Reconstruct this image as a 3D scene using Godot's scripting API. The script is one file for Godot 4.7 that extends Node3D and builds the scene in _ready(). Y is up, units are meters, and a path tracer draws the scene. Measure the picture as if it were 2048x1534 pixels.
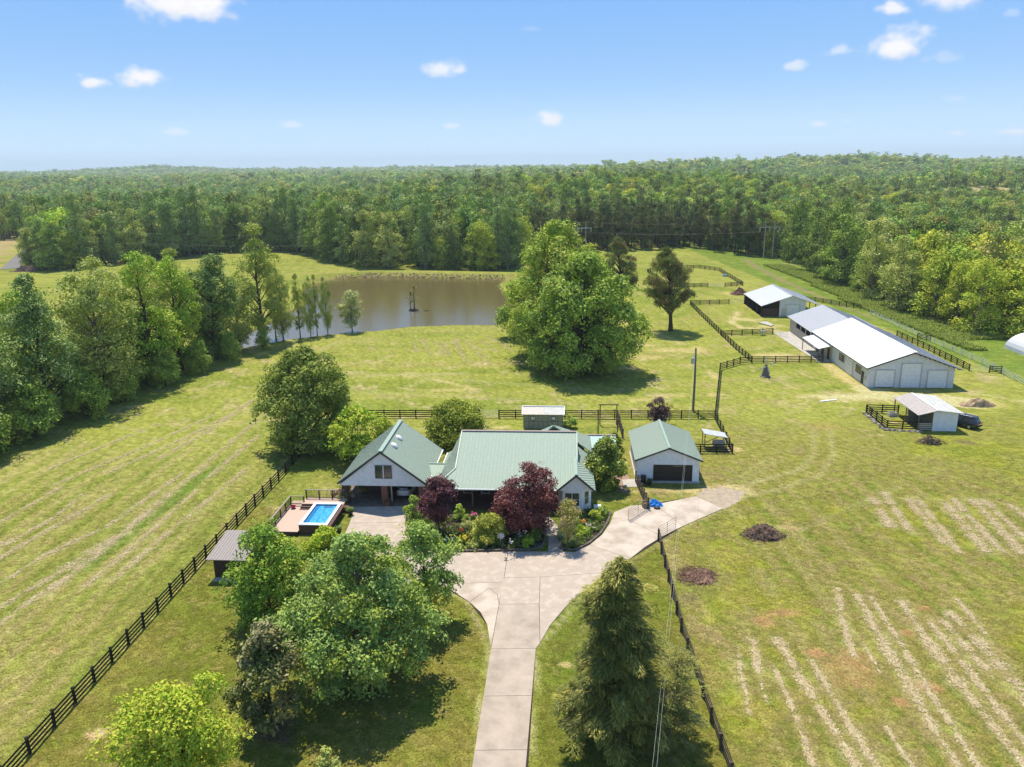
extends Node3D
# A farmstead seen from the air: house, barns, fences, pond and woods. World units are metres, -z is away from the road.

const YAW := -0.07        # the buildings and fences all stand turned a little
const LK := 1.9           # leaf colours are stored times this, the material divides by it
const GK := 2.0           # the same for the ground

var rng := RandomNumberGenerator.new()
var M := {}               # materials
var counts := {}          # names in use under each parent
var nz := FastNoiseLite.new()
var nw := FastNoiseLite.new()

class Shape:
	var v := PackedVector3Array()
	var n := PackedVector3Array()
	var c := PackedColorArray()
	var col := Color(1, 1, 1)

	func tri(a: Vector3, b: Vector3, d: Vector3) -> void:   # a, b, d anticlockwise as seen from outside
		var m := (b - a).cross(d - a).normalized()
		v.append(a); v.append(d); v.append(b)
		for i in 3:
			n.append(m); c.append(col)

	func tri_n(a: Vector3, b: Vector3, d: Vector3, na: Vector3, nb: Vector3, nd: Vector3) -> void:
		v.append(a); v.append(d); v.append(b)
		n.append(na); n.append(nd); n.append(nb)
		for i in 3:
			c.append(col)

	func quad(a: Vector3, b: Vector3, d: Vector3, e: Vector3) -> void:
		tri(a, b, d)
		tri(a, d, e)

	func hexa(p: Array) -> void:   # eight corners: 0-3 the lower ring anticlockwise from above, 4-7 the upper ring
		quad(p[3], p[2], p[1], p[0]); quad(p[4], p[5], p[6], p[7])
		for i in 4:
			var j := (i + 1) % 4
			quad(p[i], p[j], p[j + 4], p[i + 4])

	func box(mid: Vector3, size: Vector3, turn := Basis()) -> void:
		var h := size * 0.5
		var p := []
		for y in [-1.0, 1.0]:
			for q in [Vector2(-1, 1), Vector2(1, 1), Vector2(1, -1), Vector2(-1, -1)]:
				p.append(mid + turn * Vector3(q.x * h.x, y * h.y, q.y * h.z))
		hexa(p)

	func span(x0: float, x1: float, y0: float, y1: float, z0: float, z1: float) -> void:
		box(Vector3((x0 + x1) / 2, (y0 + y1) / 2, (z0 + z1) / 2), Vector3(absf(x1 - x0), absf(y1 - y0), absf(z1 - z0)))

	func bar(a: Vector3, b: Vector3, wide: float, high: float) -> void:
		var f := (b - a).normalized()
		var s := f.cross(Vector3.UP)
		if s.length() < 0.01:
			s = Vector3.RIGHT
		s = s.normalized()
		box((a + b) / 2, Vector3(wide, high, a.distance_to(b)), Basis(s, s.cross(f).normalized() * 1.0, -f))

	func tube(p: Array, r: Array, sides := 8) -> void:
		var rings := []
		var norms := []
		for i in p.size():
			var f: Vector3 = (p[mini(i + 1, p.size() - 1)] - p[maxi(i - 1, 0)]).normalized()
			var s := f.cross(Vector3(0.31, 0.2, 0.93)).normalized()
			var t := f.cross(s).normalized()
			var ring := []
			var nr := []
			for k in sides:
				var a := TAU * k / sides
				var d := s * cos(a) + t * sin(a)
				ring.append(p[i] + d * float(r[i])); nr.append(d)
			rings.append(ring); norms.append(nr)
		for i in p.size() - 1:
			for k in sides:
				var j := (k + 1) % sides
				tri_n(rings[i][k], rings[i][j], rings[i + 1][j], norms[i][k], norms[i][j], norms[i + 1][j])
				tri_n(rings[i][k], rings[i + 1][j], rings[i + 1][k], norms[i][k], norms[i + 1][j], norms[i + 1][k])
		var e := p.size() - 1
		for k in range(1, sides - 1):
			tri(rings[e][0], rings[e][k], rings[e][k + 1])
			tri(rings[0][0], rings[0][k + 1], rings[0][k])

	func lathe(mid: Vector3, prof: Array, sides := 12) -> void:   # prof: Vector2(radius, height) from the bottom up
		for i in prof.size() - 1:
			for k in sides:
				var a := TAU * k / sides
				var b := TAU * (k + 1) / sides
				var p0: Vector2 = prof[i]
				var p1: Vector2 = prof[i + 1]
				quad(mid + Vector3(cos(b) * p0.x, p0.y, sin(b) * p0.x), mid + Vector3(cos(a) * p0.x, p0.y, sin(a) * p0.x), mid + Vector3(cos(a) * p1.x, p1.y, sin(a) * p1.x), mid + Vector3(cos(b) * p1.x, p1.y, sin(b) * p1.x))

	func plate(pts: Array, y0: float, y1: float) -> void:   # a polygon (x, z) with thickness
		var q := PackedVector2Array(pts)
		if Geometry2D.is_polygon_clockwise(q):
			q.reverse()
		var ids := Geometry2D.triangulate_polygon(q)
		for i in range(0, ids.size(), 3):
			var a := q[ids[i]]
			var b := q[ids[i + 1]]
			var d := q[ids[i + 2]]
			if (b - a).cross(d - a) > 0:
				var t := b; b = d; d = t
			tri(Vector3(a.x, y1, a.y), Vector3(b.x, y1, b.y), Vector3(d.x, y1, d.y))
		for i in q.size():
			var a := q[i]
			var b := q[(i + 1) % q.size()]
			tri(Vector3(b.x, y0, b.y), Vector3(a.x, y0, a.y), Vector3(a.x, y1, a.y))
			tri(Vector3(b.x, y0, b.y), Vector3(a.x, y1, a.y), Vector3(b.x, y1, b.y))

	func slab(pts: Array, thick: float) -> void:   # a flat polygon in space, given anticlockwise as seen from above, with thickness below it
		var m: Vector3 = (pts[1] - pts[0]).cross(pts[2] - pts[0]).normalized() * thick
		for i in range(1, pts.size() - 1):
			tri(pts[0], pts[i], pts[i + 1])
			tri(pts[0] - m, pts[i + 1] - m, pts[i] - m)
		for i in pts.size():
			var a: Vector3 = pts[i]
			var b: Vector3 = pts[(i + 1) % pts.size()]
			quad(a - m, b - m, b, a)

	func ribs(pts: Array, step: float, wide: float, high: float) -> void:   # seams down a roof plane; its first edge is the eave
		var o: Vector3 = pts[0]
		var e: Vector3 = (pts[1] - o).normalized()
		var m: Vector3 = (pts[1] - o).cross(pts[2] - o).normalized()
		var u := m.cross(e)
		var flat := []
		var lo := 0.0
		var hi := 0.0
		for p in pts:
			var w := Vector2((p - o).dot(e), (p - o).dot(u))
			flat.append(w); lo = minf(lo, w.x); hi = maxf(hi, w.x)
		var x := lo + step * 0.5
		while x < hi:
			var y0 := INF
			var y1 := -INF
			for i in flat.size():
				var a: Vector2 = flat[i]
				var b: Vector2 = flat[(i + 1) % flat.size()]
				if (a.x - x) * (b.x - x) < 0:
					var y := lerpf(a.y, b.y, (x - a.x) / (b.x - a.x))
					y0 = minf(y0, y); y1 = maxf(y1, y)
			if y1 - y0 > 0.15:
				box(o + e * x + u * (y0 + y1) / 2 + m * high * 0.5, Vector3(wide, high, y1 - y0), Basis(e, m, e.cross(m)))
			x += step

	func mesh() -> ArrayMesh:
		var a := []
		a.resize(Mesh.ARRAY_MAX)
		a[Mesh.ARRAY_VERTEX] = v; a[Mesh.ARRAY_NORMAL] = n; a[Mesh.ARRAY_COLOR] = c
		var r := ArrayMesh.new()
		r.add_surface_from_arrays(Mesh.PRIMITIVE_TRIANGLES, a)
		return r


func lin(r: float, g: float, b: float) -> Color:   # an albedo given in linear values
	return Color(r, g, b).linear_to_srgb()

func numbered(parent: Node, called: String) -> String:
	var key := str(parent.get_instance_id()) + called
	var k: int = counts.get(key, 0)
	counts[key] = k + 1
	return called if k == 0 else "%s_%03d" % [called, k]

func tag(o: Node, label: String, category: String, group := "", kind := "") -> Node:
	if label: o.set_meta("label", label)
	if category: o.set_meta("category", category)
	if group: o.set_meta("group", group)
	if kind: o.set_meta("kind", kind)
	return o

func thing(called: String, label: String, category: String, at := Vector3.ZERO, turn := 0.0, group := "") -> Node3D:
	var o := Node3D.new()
	o.name = numbered(self, called)
	add_child(o)
	o.position = at
	o.rotation.y = turn
	tag(o, label, category, group)
	return o

func part(parent: Node, called: String, shape, m: Material, at := Vector3.ZERO, turn := Basis(), kind := "") -> MeshInstance3D:
	var o := MeshInstance3D.new()
	o.name = numbered(parent, called)
	o.mesh = shape.mesh() if shape is Shape else shape
	if m: o.material_override = m
	o.transform = Transform3D(turn, at)
	parent.add_child(o)
	if kind: o.set_meta("kind", kind)
	return o

func struct(called: String, shape, m: Material, label := "", kind := "structure") -> MeshInstance3D:
	var o := part(self, called, shape, m)
	o.set_meta("kind", kind)
	if label: o.set_meta("label", label)
	return o

func copy(o: Node3D, label: String, at: Vector3, turn: float, grow := Vector3.ONE, group := "") -> Node3D:
	var r: Node3D = o.duplicate()
	r.name = numbered(self, String(o.get_meta("base_name", o.name)))
	add_child(r)
	r.position = at
	r.rotation.y = turn
	r.scale = grow
	r.set_meta("label", label)
	if group: r.set_meta("group", group)
	return r

func ordinal(i: int) -> String:
	var units := ["zeroth", "first", "second", "third", "fourth", "fifth", "sixth", "seventh", "eighth", "ninth", "tenth", "eleventh", "twelfth", "thirteenth", "fourteenth", "fifteenth", "sixteenth", "seventeenth", "eighteenth", "nineteenth"]
	var tens := ["", "", "twenty", "thirty", "forty", "fifty", "sixty", "seventy", "eighty", "ninety"]
	var whole := ["", "", "twentieth", "thirtieth", "fortieth", "fiftieth", "sixtieth", "seventieth", "eightieth", "ninetieth"]
	if i < 20: return units[i]
	if i >= 100: return "hundred-" + ordinal(i - 100)
	return whole[i / 10] if i % 10 == 0 else tens[i / 10] + "-" + units[i % 10]

# ---------------------------------------------------------------- materials

func noise_tex(freq: float, octaves: int, ramp: Array, size := 512, kind := FastNoiseLite.TYPE_SIMPLEX_SMOOTH, seed_no := 1, as_normal := 0.0) -> NoiseTexture2D:
	var f := FastNoiseLite.new()
	f.noise_type = kind
	f.frequency = freq
	f.fractal_octaves = octaves
	f.fractal_gain = 0.6
	f.seed = seed_no
	var t := NoiseTexture2D.new()
	t.width = size; t.height = size
	t.seamless = true
	t.noise = f
	if as_normal > 0.0:
		t.as_normal_map = true
		t.bump_strength = as_normal
	elif ramp.size():
		var g := Gradient.new()
		var offs := PackedFloat32Array()
		var cols := PackedColorArray()
		for i in ramp.size():
			offs.append(float(ramp[i][0])); cols.append(Color(ramp[i][1], ramp[i][1], ramp[i][1]).linear_to_srgb() if ramp[i].size() == 2 else lin(ramp[i][1], ramp[i][2], ramp[i][3]))
		g.offsets = offs; g.colors = cols
		t.color_ramp = g
	return t

func mat(c: Color, rough := 0.8, opts := {}) -> StandardMaterial3D:
	var m := StandardMaterial3D.new()
	m.albedo_color = c
	m.roughness = rough
	m.metallic_specular = opts.get("spec", 0.4)
	m.metallic = opts.get("metal", 0.0)
	if opts.get("vc", false): m.vertex_color_use_as_albedo = true
	if opts.has("tex"):
		m.albedo_texture = opts.tex
		m.uv1_triplanar = true
		m.uv1_world_triplanar = opts.get("world", false)
		m.uv1_scale = Vector3.ONE / float(opts.get("size", 4.0))
	if opts.has("detail"):
		m.detail_enabled = true
		m.detail_albedo = opts.detail
		m.detail_blend_mode = BaseMaterial3D.BLEND_MODE_MUL
		m.detail_uv_layer = BaseMaterial3D.DETAIL_UV_2
		m.uv2_triplanar = true
		m.uv2_world_triplanar = opts.get("world", false)
		m.uv2_scale = Vector3.ONE / float(opts.get("size2", 1.0))
	if opts.has("normal"):
		m.normal_enabled = true
		m.normal_texture = opts.normal
		m.normal_scale = opts.get("ns", 1.0)
		m.uv1_triplanar = true
		m.uv1_world_triplanar = opts.get("world", false)
		m.uv1_scale = Vector3.ONE / float(opts.get("size", 4.0))
	if opts.has("back"):
		m.backlight_enabled = true
		m.backlight = opts.back
	m.cull_mode = BaseMaterial3D.CULL_BACK
	return m

func make_materials() -> void:
	var soft := noise_tex(0.012, 5, [[0.0, 0.62], [0.5, 0.84], [1.0, 1.0]], 512, FastNoiseLite.TYPE_SIMPLEX_SMOOTH, 3)
	var fine := noise_tex(0.06, 4, [[0.0, 0.55], [0.45, 0.86], [1.0, 1.0]], 512, FastNoiseLite.TYPE_SIMPLEX_SMOOTH, 4)
	var grass := noise_tex(0.035, 5, [[0.2, 0.36, 0.44, 0.34], [0.42, 0.66, 0.70, 0.60], [0.6, 0.92, 0.92, 0.90], [0.8, 1.0, 0.97, 1.0]], 1024, FastNoiseLite.TYPE_SIMPLEX_SMOOTH, 5)
	var tuft := noise_tex(0.03, 5, [[0.1, 0.55, 0.62, 0.5], [0.5, 0.84, 0.86, 0.8], [0.9, 1.0, 1.0, 1.0]], 1024, FastNoiseLite.TYPE_SIMPLEX_SMOOTH, 9)
	var streak := noise_tex(0.02, 5, [[0.0, 0.8], [0.5, 0.93], [1.0, 1.0]], 512, FastNoiseLite.TYPE_SIMPLEX_SMOOTH, 12)
	M.ground = mat(lin(0.68, 0.69, 0.62), 0.95, {"vc": true, "tex": grass, "detail": tuft, "size": 7.3, "size2": 31.0, "world": true, "spec": 0.1})
	var stain := noise_tex(0.007, 5, [[0.15, 0.70, 0.66, 0.62], [0.4, 0.82, 0.79, 0.76], [0.6, 0.93, 0.91, 0.89], [0.85, 1, 1, 1]], 1024, FastNoiseLite.TYPE_SIMPLEX_SMOOTH, 21)
	var patches := noise_tex(0.009, 4, [[0.25, 0.86, 0.84, 0.82], [0.50, 0.90, 0.885, 0.87], [0.62, 0.92, 0.91, 0.90], [0.68, 1, 1, 1], [0.8, 1, 1, 1]], 1024, FastNoiseLite.TYPE_SIMPLEX_SMOOTH, 77)
	M.concrete_old = mat(lin(0.55, 0.46, 0.37), 0.9, {"tex": soft, "detail": fine, "size": 14.0, "size2": 0.9, "world": true, "spec": 0.2})
	M.concrete_patchy = mat(lin(0.55, 0.465, 0.38), 0.9, {"tex": patches, "detail": fine, "size": 12.0, "size2": 1.9, "world": true, "spec": 0.2})
	M.concrete_new = mat(lin(0.62, 0.54, 0.45), 0.9, {"tex": stain, "detail": fine, "size": 23.0, "size2": 3.1, "world": true, "spec": 0.2})
	M.concrete_pale = mat(lin(0.60, 0.56, 0.50), 0.9, {"tex": soft, "detail": fine, "size": 9.0, "size2": 2.0, "world": true, "spec": 0.2})
	M.carport_floor_shaded = mat(lin(0.26, 0.20, 0.16), 0.8, {"tex": stain, "detail": fine, "size": 5.0, "size2": 1.7, "world": true, "spec": 0.2})  # concrete made darker and browner: shade under the carport put into its colour
	M.gravel = mat(lin(0.50, 0.41, 0.30), 0.95, {"tex": fine, "detail": soft, "size": 1.6, "size2": 6.0, "world": true, "spec": 0.1})
	M.soil = mat(lin(0.055, 0.042, 0.034), 0.95, {"tex": fine, "size": 1.2, "world": true, "spec": 0.1})
	M.dirt = mat(lin(1, 1, 1), 0.95, {"vc": true, "tex": fine, "size": 1.9, "world": true, "spec": 0.1})
	M.road = mat(lin(0.22, 0.21, 0.20), 0.9, {"tex": soft, "size": 9.0, "world": true, "spec": 0.2})
	M.fence = mat(lin(0.022, 0.018, 0.016), 0.75, {"tex": fine, "size": 2.4, "vc": true, "spec": 0.3})
	M.fence_old = mat(lin(0.11, 0.085, 0.07), 0.85, {"tex": fine, "size": 1.1, "vc": true, "spec": 0.2})
	M.gate = mat(lin(0.30, 0.27, 0.24), 0.55, {"metal": 0.3, "tex": soft, "size": 1.0})
	M.gate_pale = mat(lin(0.62, 0.64, 0.60), 0.6, {"tex": soft, "size": 1.0})
	M.green_roof = mat(lin(0.365, 0.445, 0.355), 0.75, {"tex": streak, "size": 5.0, "spec": 0.2})
	M.green_rib = mat(lin(0.27, 0.32, 0.265), 0.6, {"spec": 0.4})
	M.green_trim = mat(lin(0.28, 0.37, 0.30), 0.45, {"spec": 0.4})
	M.dark_trim = mat(lin(0.045, 0.05, 0.045), 0.6)
	M.teal_roof = mat(lin(0.27, 0.45, 0.42), 0.4, {"tex": streak, "size": 3.0})
	M.white_roof = mat(lin(0.84, 0.84, 0.83), 0.5, {"tex": streak, "size": 9.0, "spec": 0.4})
	M.galv_roof = mat(lin(0.62, 0.63, 0.65), 0.42, {"tex": streak, "size": 7.0, "spec": 0.5})
	M.galv_dull = mat(lin(0.44, 0.455, 0.48), 0.5, {"tex": streak, "size": 7.0, "spec": 0.4})
	M.rusty_roof = mat(lin(0.52, 0.46, 0.42), 0.5, {"tex": soft, "size": 4.0})
	M.brown_roof = mat(lin(0.29, 0.25, 0.23), 0.45, {"tex": streak, "size": 4.0})
	M.brown_wall = mat(lin(0.075, 0.045, 0.03), 0.8, {"tex": fine, "size": 1.5})
	M.white = mat(lin(0.82, 0.82, 0.82), 0.55, {"tex": streak, "size": 6.0})
	M.white_old = mat(lin(0.66, 0.65, 0.60), 0.7, {"tex": soft, "size": 5.0})
	M.white_dirty = mat(lin(0.62, 0.56, 0.47), 0.75, {"tex": soft, "detail": fine, "size": 3.0, "size2": 1.0})
	M.siding = mat(lin(0.80, 0.81, 0.83), 0.6, {"tex": streak, "size": 8.0})
	M.glass = mat(lin(0.035, 0.04, 0.045), 0.08, {"spec": 0.7})
	M.glass_warm = mat(lin(0.16, 0.13, 0.08), 0.15, {"spec": 0.6, "tex": fine, "size": 0.8})
	M.dark = mat(lin(0.015, 0.013, 0.012), 0.9)
	M.dark_door = mat(lin(0.035, 0.024, 0.02), 0.55, {"tex": streak, "size": 1.5})
	M.brick = mat(lin(0.24, 0.105, 0.07), 0.9, {"tex": fine, "size": 0.7})
	M.brick_dark = mat(lin(0.11, 0.055, 0.04), 0.9, {"tex": fine, "size": 0.8})
	M.brick_path = mat(lin(0.36, 0.22, 0.165), 0.9, {"tex": fine, "size": 0.9, "world": true})
	M.barn_wall = mat(lin(0.72, 0.725, 0.75), 0.6, {"tex": streak, "size": 8.0})
	M.shed_panel = mat(lin(0.40, 0.41, 0.28), 0.85, {"tex": soft, "detail": fine, "size": 2.4, "size2": 1.1})
	M.wood = mat(lin(0.22, 0.13, 0.075), 0.75, {"tex": fine, "size": 1.2})
	M.wood_grey = mat(lin(0.17, 0.155, 0.14), 0.85, {"tex": fine, "size": 1.2})
	M.wood_dark = mat(lin(0.05, 0.032, 0.026), 0.7, {"tex": fine, "size": 1.2})
	M.wood_brown = mat(lin(0.12, 0.062, 0.045), 0.7, {"tex": fine, "size": 1.2})
	M.deck = mat(lin(0.60, 0.43, 0.33), 0.7, {"tex": fine, "size": 2.0})
	M.rail_cap = mat(lin(0.34, 0.27, 0.24), 0.6, {"tex": fine, "size": 2.0})
	M.metal = mat(lin(0.45, 0.46, 0.47), 0.4, {"metal": 0.6})
	M.chrome = mat(lin(0.7, 0.7, 0.72), 0.2, {"metal": 0.9})
	M.black = mat(lin(0.02, 0.02, 0.021), 0.5)
	M.rubber = mat(lin(0.018, 0.018, 0.018), 0.8)
	M.terracotta = mat(lin(0.33, 0.14, 0.08), 0.85, {"tex": fine, "size": 0.6})
	M.bark = mat(lin(0.10, 0.078, 0.06), 0.95, {"tex": fine, "size": 0.9, "spec": 0.1})
	M.bark_grey = mat(lin(0.19, 0.165, 0.14), 0.95, {"tex": fine, "size": 0.9, "spec": 0.1})
	M.bark_pine = mat(lin(0.11, 0.075, 0.055), 0.95, {"tex": fine, "size": 0.9, "spec": 0.1})
	var k := 1.0 / LK
	M.leaf = mat(lin(k, k, k), 0.6, {"vc": true, "spec": 0.25, "back": Color(0.58, 0.63, 0.29)})
	M.leaf_waxy = mat(lin(k, k, k), 0.45, {"vc": true, "spec": 0.35, "back": Color(0.25, 0.3, 0.12)})
	M.leaf_red = mat(lin(k, k, k), 0.5, {"vc": true, "spec": 0.35, "back": Color(0.8, 0.42, 0.36)})
	M.needle = mat(lin(k, k, k), 0.6, {"vc": true, "spec": 0.3, "back": Color(0.6, 0.62, 0.3)})
	M.turf_blade = mat(lin(1, 1, 1), 0.85, {"vc": true, "spec": 0.1, "back": Color(0.5, 0.5, 0.25)})
	M.straw = mat(lin(0.5, 0.5, 0.5), 0.9, {"vc": true, "spec": 0.1})
	M.grass_blade = mat(lin(0.75, 0.72, 0.7), 0.8, {"vc": true, "spec": 0.15, "back": Color(0.4, 0.45, 0.2)})
	M.flower = mat(lin(1, 1, 1), 0.7, {"vc": true, "spec": 0.2, "back": Color(0.5, 0.5, 0.5)})
	M.water = mat(lin(0.135, 0.105, 0.042), 0.07, {"spec": 0.8, "normal": noise_tex(0.03, 4, [], 512, FastNoiseLite.TYPE_SIMPLEX_SMOOTH, 31, 2.0), "ns": 0.32, "size": 7.0, "world": true})
	M.pool_water = mat(lin(0.09, 0.42, 0.68), 0.06, {"spec": 0.5, "tex": noise_tex(0.02, 3, [[0.2, 0.45, 0.62, 0.75], [0.55, 0.8, 0.9, 0.95], [0.8, 1, 1, 1]], 256, FastNoiseLite.TYPE_SIMPLEX_SMOOTH, 41), "size": 2.3})
	M.stone = mat(lin(0.36, 0.30, 0.24), 0.9, {"tex": fine, "size": 1.2, "vc": true, "world": true})

# ---------------------------------------------------------------- land

var pond: PackedVector2Array
var cleared: PackedVector2Array

func smooth(a: float, b: float, x: float) -> float:
	var t := clampf((x - a) / (b - a), 0.0, 1.0)
	return t * t * (3.0 - 2.0 * t)

func edge_distance(poly: PackedVector2Array, p: Vector2) -> float:   # positive inside
	var best := INF
	for i in poly.size():
		var q := Geometry2D.get_closest_point_to_segment(p, poly[i], poly[(i + 1) % poly.size()])
		best = minf(best, q.distance_squared_to(p))
	best = sqrt(best)
	return best if Geometry2D.is_point_in_polygon(p, poly) else -best

func bump(x: float, z: float, cx: float, cz: float, rx: float, rz: float) -> float:
	var u := (x - cx) / rx
	var w := (z - cz) / rz
	return exp(-(u * u + w * w))

func hgt(x: float, z: float) -> float:
	var h := 0.0
	var far := sqrt(x * x + z * z)
	if x > -75.0 and x < 12.0 and z < -145.0 and z > -292.0:
		var d := edge_distance(pond, Vector2(x, z))
		if d > -6.0:
			h += -0.30 * clampf(d + 0.4, 0.0, 5.0)
		if z < -258.0:   # the dam beyond the pond
			h += 1.1 * smooth(-1.0, -5.0, d) * smooth(-16.0, -9.0, d)
	if far > 250.0 or x > 96.0 or x < -150.0 or z > -30.0:
		var away := smooth(330.0, 900.0, far)
		h -= 11.0 * bump(x, z, 230, -340, 95, 150) * smooth(98.0, 140.0, x)
		h -= 7.0 * bump(x, z, 220, -170, 80, 110) * smooth(102.0, 140.0, x)
		h += 15.0 * bump(x, z, 75, -640, 200, 150)
		h += 15.0 * bump(x, z, 490, -800, 140, 80)
		h -= 6.0 * bump(x, z, 420, -620, 190, 170)
		h += 27.0 * bump(x, z, 640, -1900, 520, 420) + 16.0 * bump(x, z, 1500, -2500, 700, 600)
		h -= 9.0 * bump(x, z, 420, -1080, 380, 240)
		h -= 8.0 * bump(x, z, -420, -900, 420, 330)
		h += 30.0 * bump(x, z, -1900, -4200, 330, 500) + 17.0 * bump(x, z, -700, -4700, 1500, 500) + 12.0 * bump(x, z, -3000, -4700, 1100, 500)
		h += away * (nz.get_noise_2d(x * 0.28, z * 0.28) * 21.0 * smooth(500.0, 1500.0, far) + nz.get_noise_2d(x * 1.1 + 900.0, z * 1.1) * 5.0)
		h += 10.0 * smooth(1300.0, 5000.0, far)
	return h

func seg_near(p: Vector2, a: Vector2, b: Vector2) -> float:
	return Geometry2D.get_closest_point_to_segment(p, a, b).distance_to(p)

func ground_color(x: float, z: float) -> Color:
	var p := Vector2(x, z)
	var n1 := nz.get_noise_2d(x * 1.6, z * 1.6)
	var n2 := nz.get_noise_2d(x * 7.0 + 300.0, z * 7.0)
	var n3 := nz.get_noise_2d(x * 24.0, z * 24.0 + 500.0)
	var n4 := nz.get_noise_2d(x * 70.0, z * 70.0)
	var lush := Color(0.160, 0.195, 0.034)
	var mid := Color(0.235, 0.226, 0.056)
	var dry := Color(0.315, 0.265, 0.105)
	var straw := Color(0.40, 0.335, 0.195)
	var clay := Color(0.42, 0.245, 0.135)
	var tan_c := Color(0.60, 0.43, 0.27)
	var c := mid.lerp(lush, clampf(0.30 + n1 * 0.9 + n2 * 0.9 + n3 * 0.8 + n4 * 0.4, 0.0, 1.0)).lerp(dry, clampf(-n2 * 0.9 + n3 * 1.2 + n4 * 0.9 - 0.06, 0.0, 0.9))
	var fx := -34.4 - 0.07 * z      # the long fence on the left
	var gx := 10.0 - 0.045 * z * 0.9
	var c0 := c
	var n5 := nz.get_noise_2d(x * 130.0 + 77.0, z * 130.0)
	if z > -116.0:
		if x < fx:                  # the mown field on the left: windrow stripes along the fence
			var s := x + 0.07 * z
			s += 1.2 * sin(z * 0.03) + n1 * 1.5
			var st := nz.get_noise_2d(s * 26.0, z * 0.55) + 0.5 * nz.get_noise_2d(s * 60.0, z * 1.5)
			c = c.lerp(Color(0.30, 0.282, 0.085), 0.6)
			c = c.lerp(Color(0.36, 0.30, 0.14), clampf(st * 1.5 + 0.05 + n3 * 0.6, 0.0, 0.8))
			c = c.lerp(lush, clampf(-st * 1.3 - 0.1, 0.0, 0.6))
			c = c.lerp(Color(0.11, 0.185, 0.024), 0.75 * smooth(1.5, 0.5, absf(x + 0.13 * z + 49.6 + n2)) * smooth(-100.0, -90.0, z) * smooth(-62.0, -68.0, z))
		elif x < 13.5 + 0.03 * (-40.0 - z) and z > -80.0:   # front lawn
			c = Color(0.155, 0.170, 0.030).lerp(Color(0.225, 0.200, 0.052), clampf(0.45 + n1 * 0.7 + n2 * 0.8, 0.0, 1.0)).lerp(dry, clampf(n3 * 0.9 - 0.10 + n4 * 0.5, 0.0, 0.55))
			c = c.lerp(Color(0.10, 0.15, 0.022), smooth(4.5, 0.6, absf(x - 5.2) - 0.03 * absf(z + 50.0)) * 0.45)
		elif x > 13.0:              # the big field on the right: more bare and rust-coloured
			c = c.lerp(Color(0.25, 0.218, 0.066), 0.6 + 0.2 * n1)
			c = c.lerp(lush, clampf(n1 * 1.3 + n2 * 0.8 - 0.1 + n3 * 0.6, 0.0, 0.75))
			c = c.lerp(Color(0.32, 0.235, 0.13), clampf(n2 * 1.3 + n3 * 1.0 - 0.14 + n4 * 0.3, 0.0, 0.65))
			var s := x - 0.06 * z
			var st := nz.get_noise_2d(s * 30.0, z * 0.9) + 0.4 * n3
			c = c.lerp(Color(0.34, 0.28, 0.14), clampf(st * 1.6 - 0.12, 0.0, 0.5) * smooth(-92.0, -80.0, z))
			c = c.lerp(Color(0.115, 0.17, 0.026), clampf(-st * 1.6 - 0.25, 0.0, 0.5) * smooth(-92.0, -80.0, z))
			c = c.lerp(Color(0.31, 0.29, 0.035), clampf(n1 * 2.0 - 0.35 + n2, 0.0, 0.45))
	if z < -96.0:
		var near := c
		c = c0.lerp(Color(0.315, 0.308, 0.075), 0.65)
		var r := Vector2((x + 10.0) / 1.5, z + 215.0).length()      # mowing rounds about the pond and the knoll
		var st := nz.get_noise_2d(r * 9.0, atan2(x + 10.0, z + 215.0) * 14.0)
		c = c.lerp(dry, clampf(st * 1.5 + n2 * 0.9 - 0.10 + n3 * 0.4, 0.0, 0.65))
		c = c.lerp(lush, clampf(-st * 1.2 + n1 - 0.1, 0.0, 0.5))
		c = c.lerp(Color(0.45, 0.345, 0.215), clampf(n2 * 1.9 + n3 * 1.0 - 0.45, 0.0, 0.65) * smooth(-185.0, -150.0, z))
		if x > 84.0 + (z + 210.0) * 0.03 and z < -120.0:
			c = c.lerp(Color(0.135, 0.195, 0.036), 0.75 + n2 * 0.4)
		c = near.lerp(c, smooth(-98.0, -112.0, z + n1 * 9.0 + n2 * 4.0 + (4.0 if x > 30.0 else -2.0)))
	c = c * (1.0 + 0.35 * n5 + 0.22 * n4)
	# worn and bare places
	var cell: Array = worn_cells.get(Vector2i(floori(x / 8.0), floori(z / 8.0)), [])
	for w in cell:
		if w.size() == 6:
			var q: float = Vector2((x - w[0]) / w[2], (z - w[1]) / w[3]).length() + n2 * 0.55 + n3 * 0.6 + n4 * 0.3
			c = c.lerp([straw, clay, tan_c, Color(0.16, 0.12, 0.09), lush][int(w[4])], smooth(1.15, 0.45, q) * w[5])
		else:
			var q: float = seg_near(p, Vector2(w[0], w[1]), Vector2(w[2], w[3])) / w[4] + n2 * 0.5 + n3 * 0.7 + n4 * 0.3
			c = c.lerp([straw, clay, tan_c, Color(0.27, 0.205, 0.13), lush][int(w[5])], smooth(1.3, 0.2, q) * w[6])
	if z < -258.0 and z > -290.0 and x > -70.0 and x < 5.0:
		var d := edge_distance(pond, p)
		if d < 0.0 and d > -6.0:
			c = c.lerp(Color(0.26, 0.19, 0.10), clampf(0.5 + n3 * 1.4, 0.0, 0.85) * smooth(-6.0, -3.0, d))
	if x > -75.0 and x < 12.0 and z < -145.0 and z > -292.0:
		var d2 := edge_distance(pond, p)
		if d2 > -0.9:
			c = c.lerp(Color(0.16, 0.115, 0.06), smooth(-0.9, 0.2, d2))
	if x < -190.0 and z < -290.0 and z > -520.0:
		c = c.lerp(Color(0.40, 0.275, 0.175), smooth(-211.0, -219.0, x - 0.48 * (z + 319.0) + n2 * 4.0) * 0.95)
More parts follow.
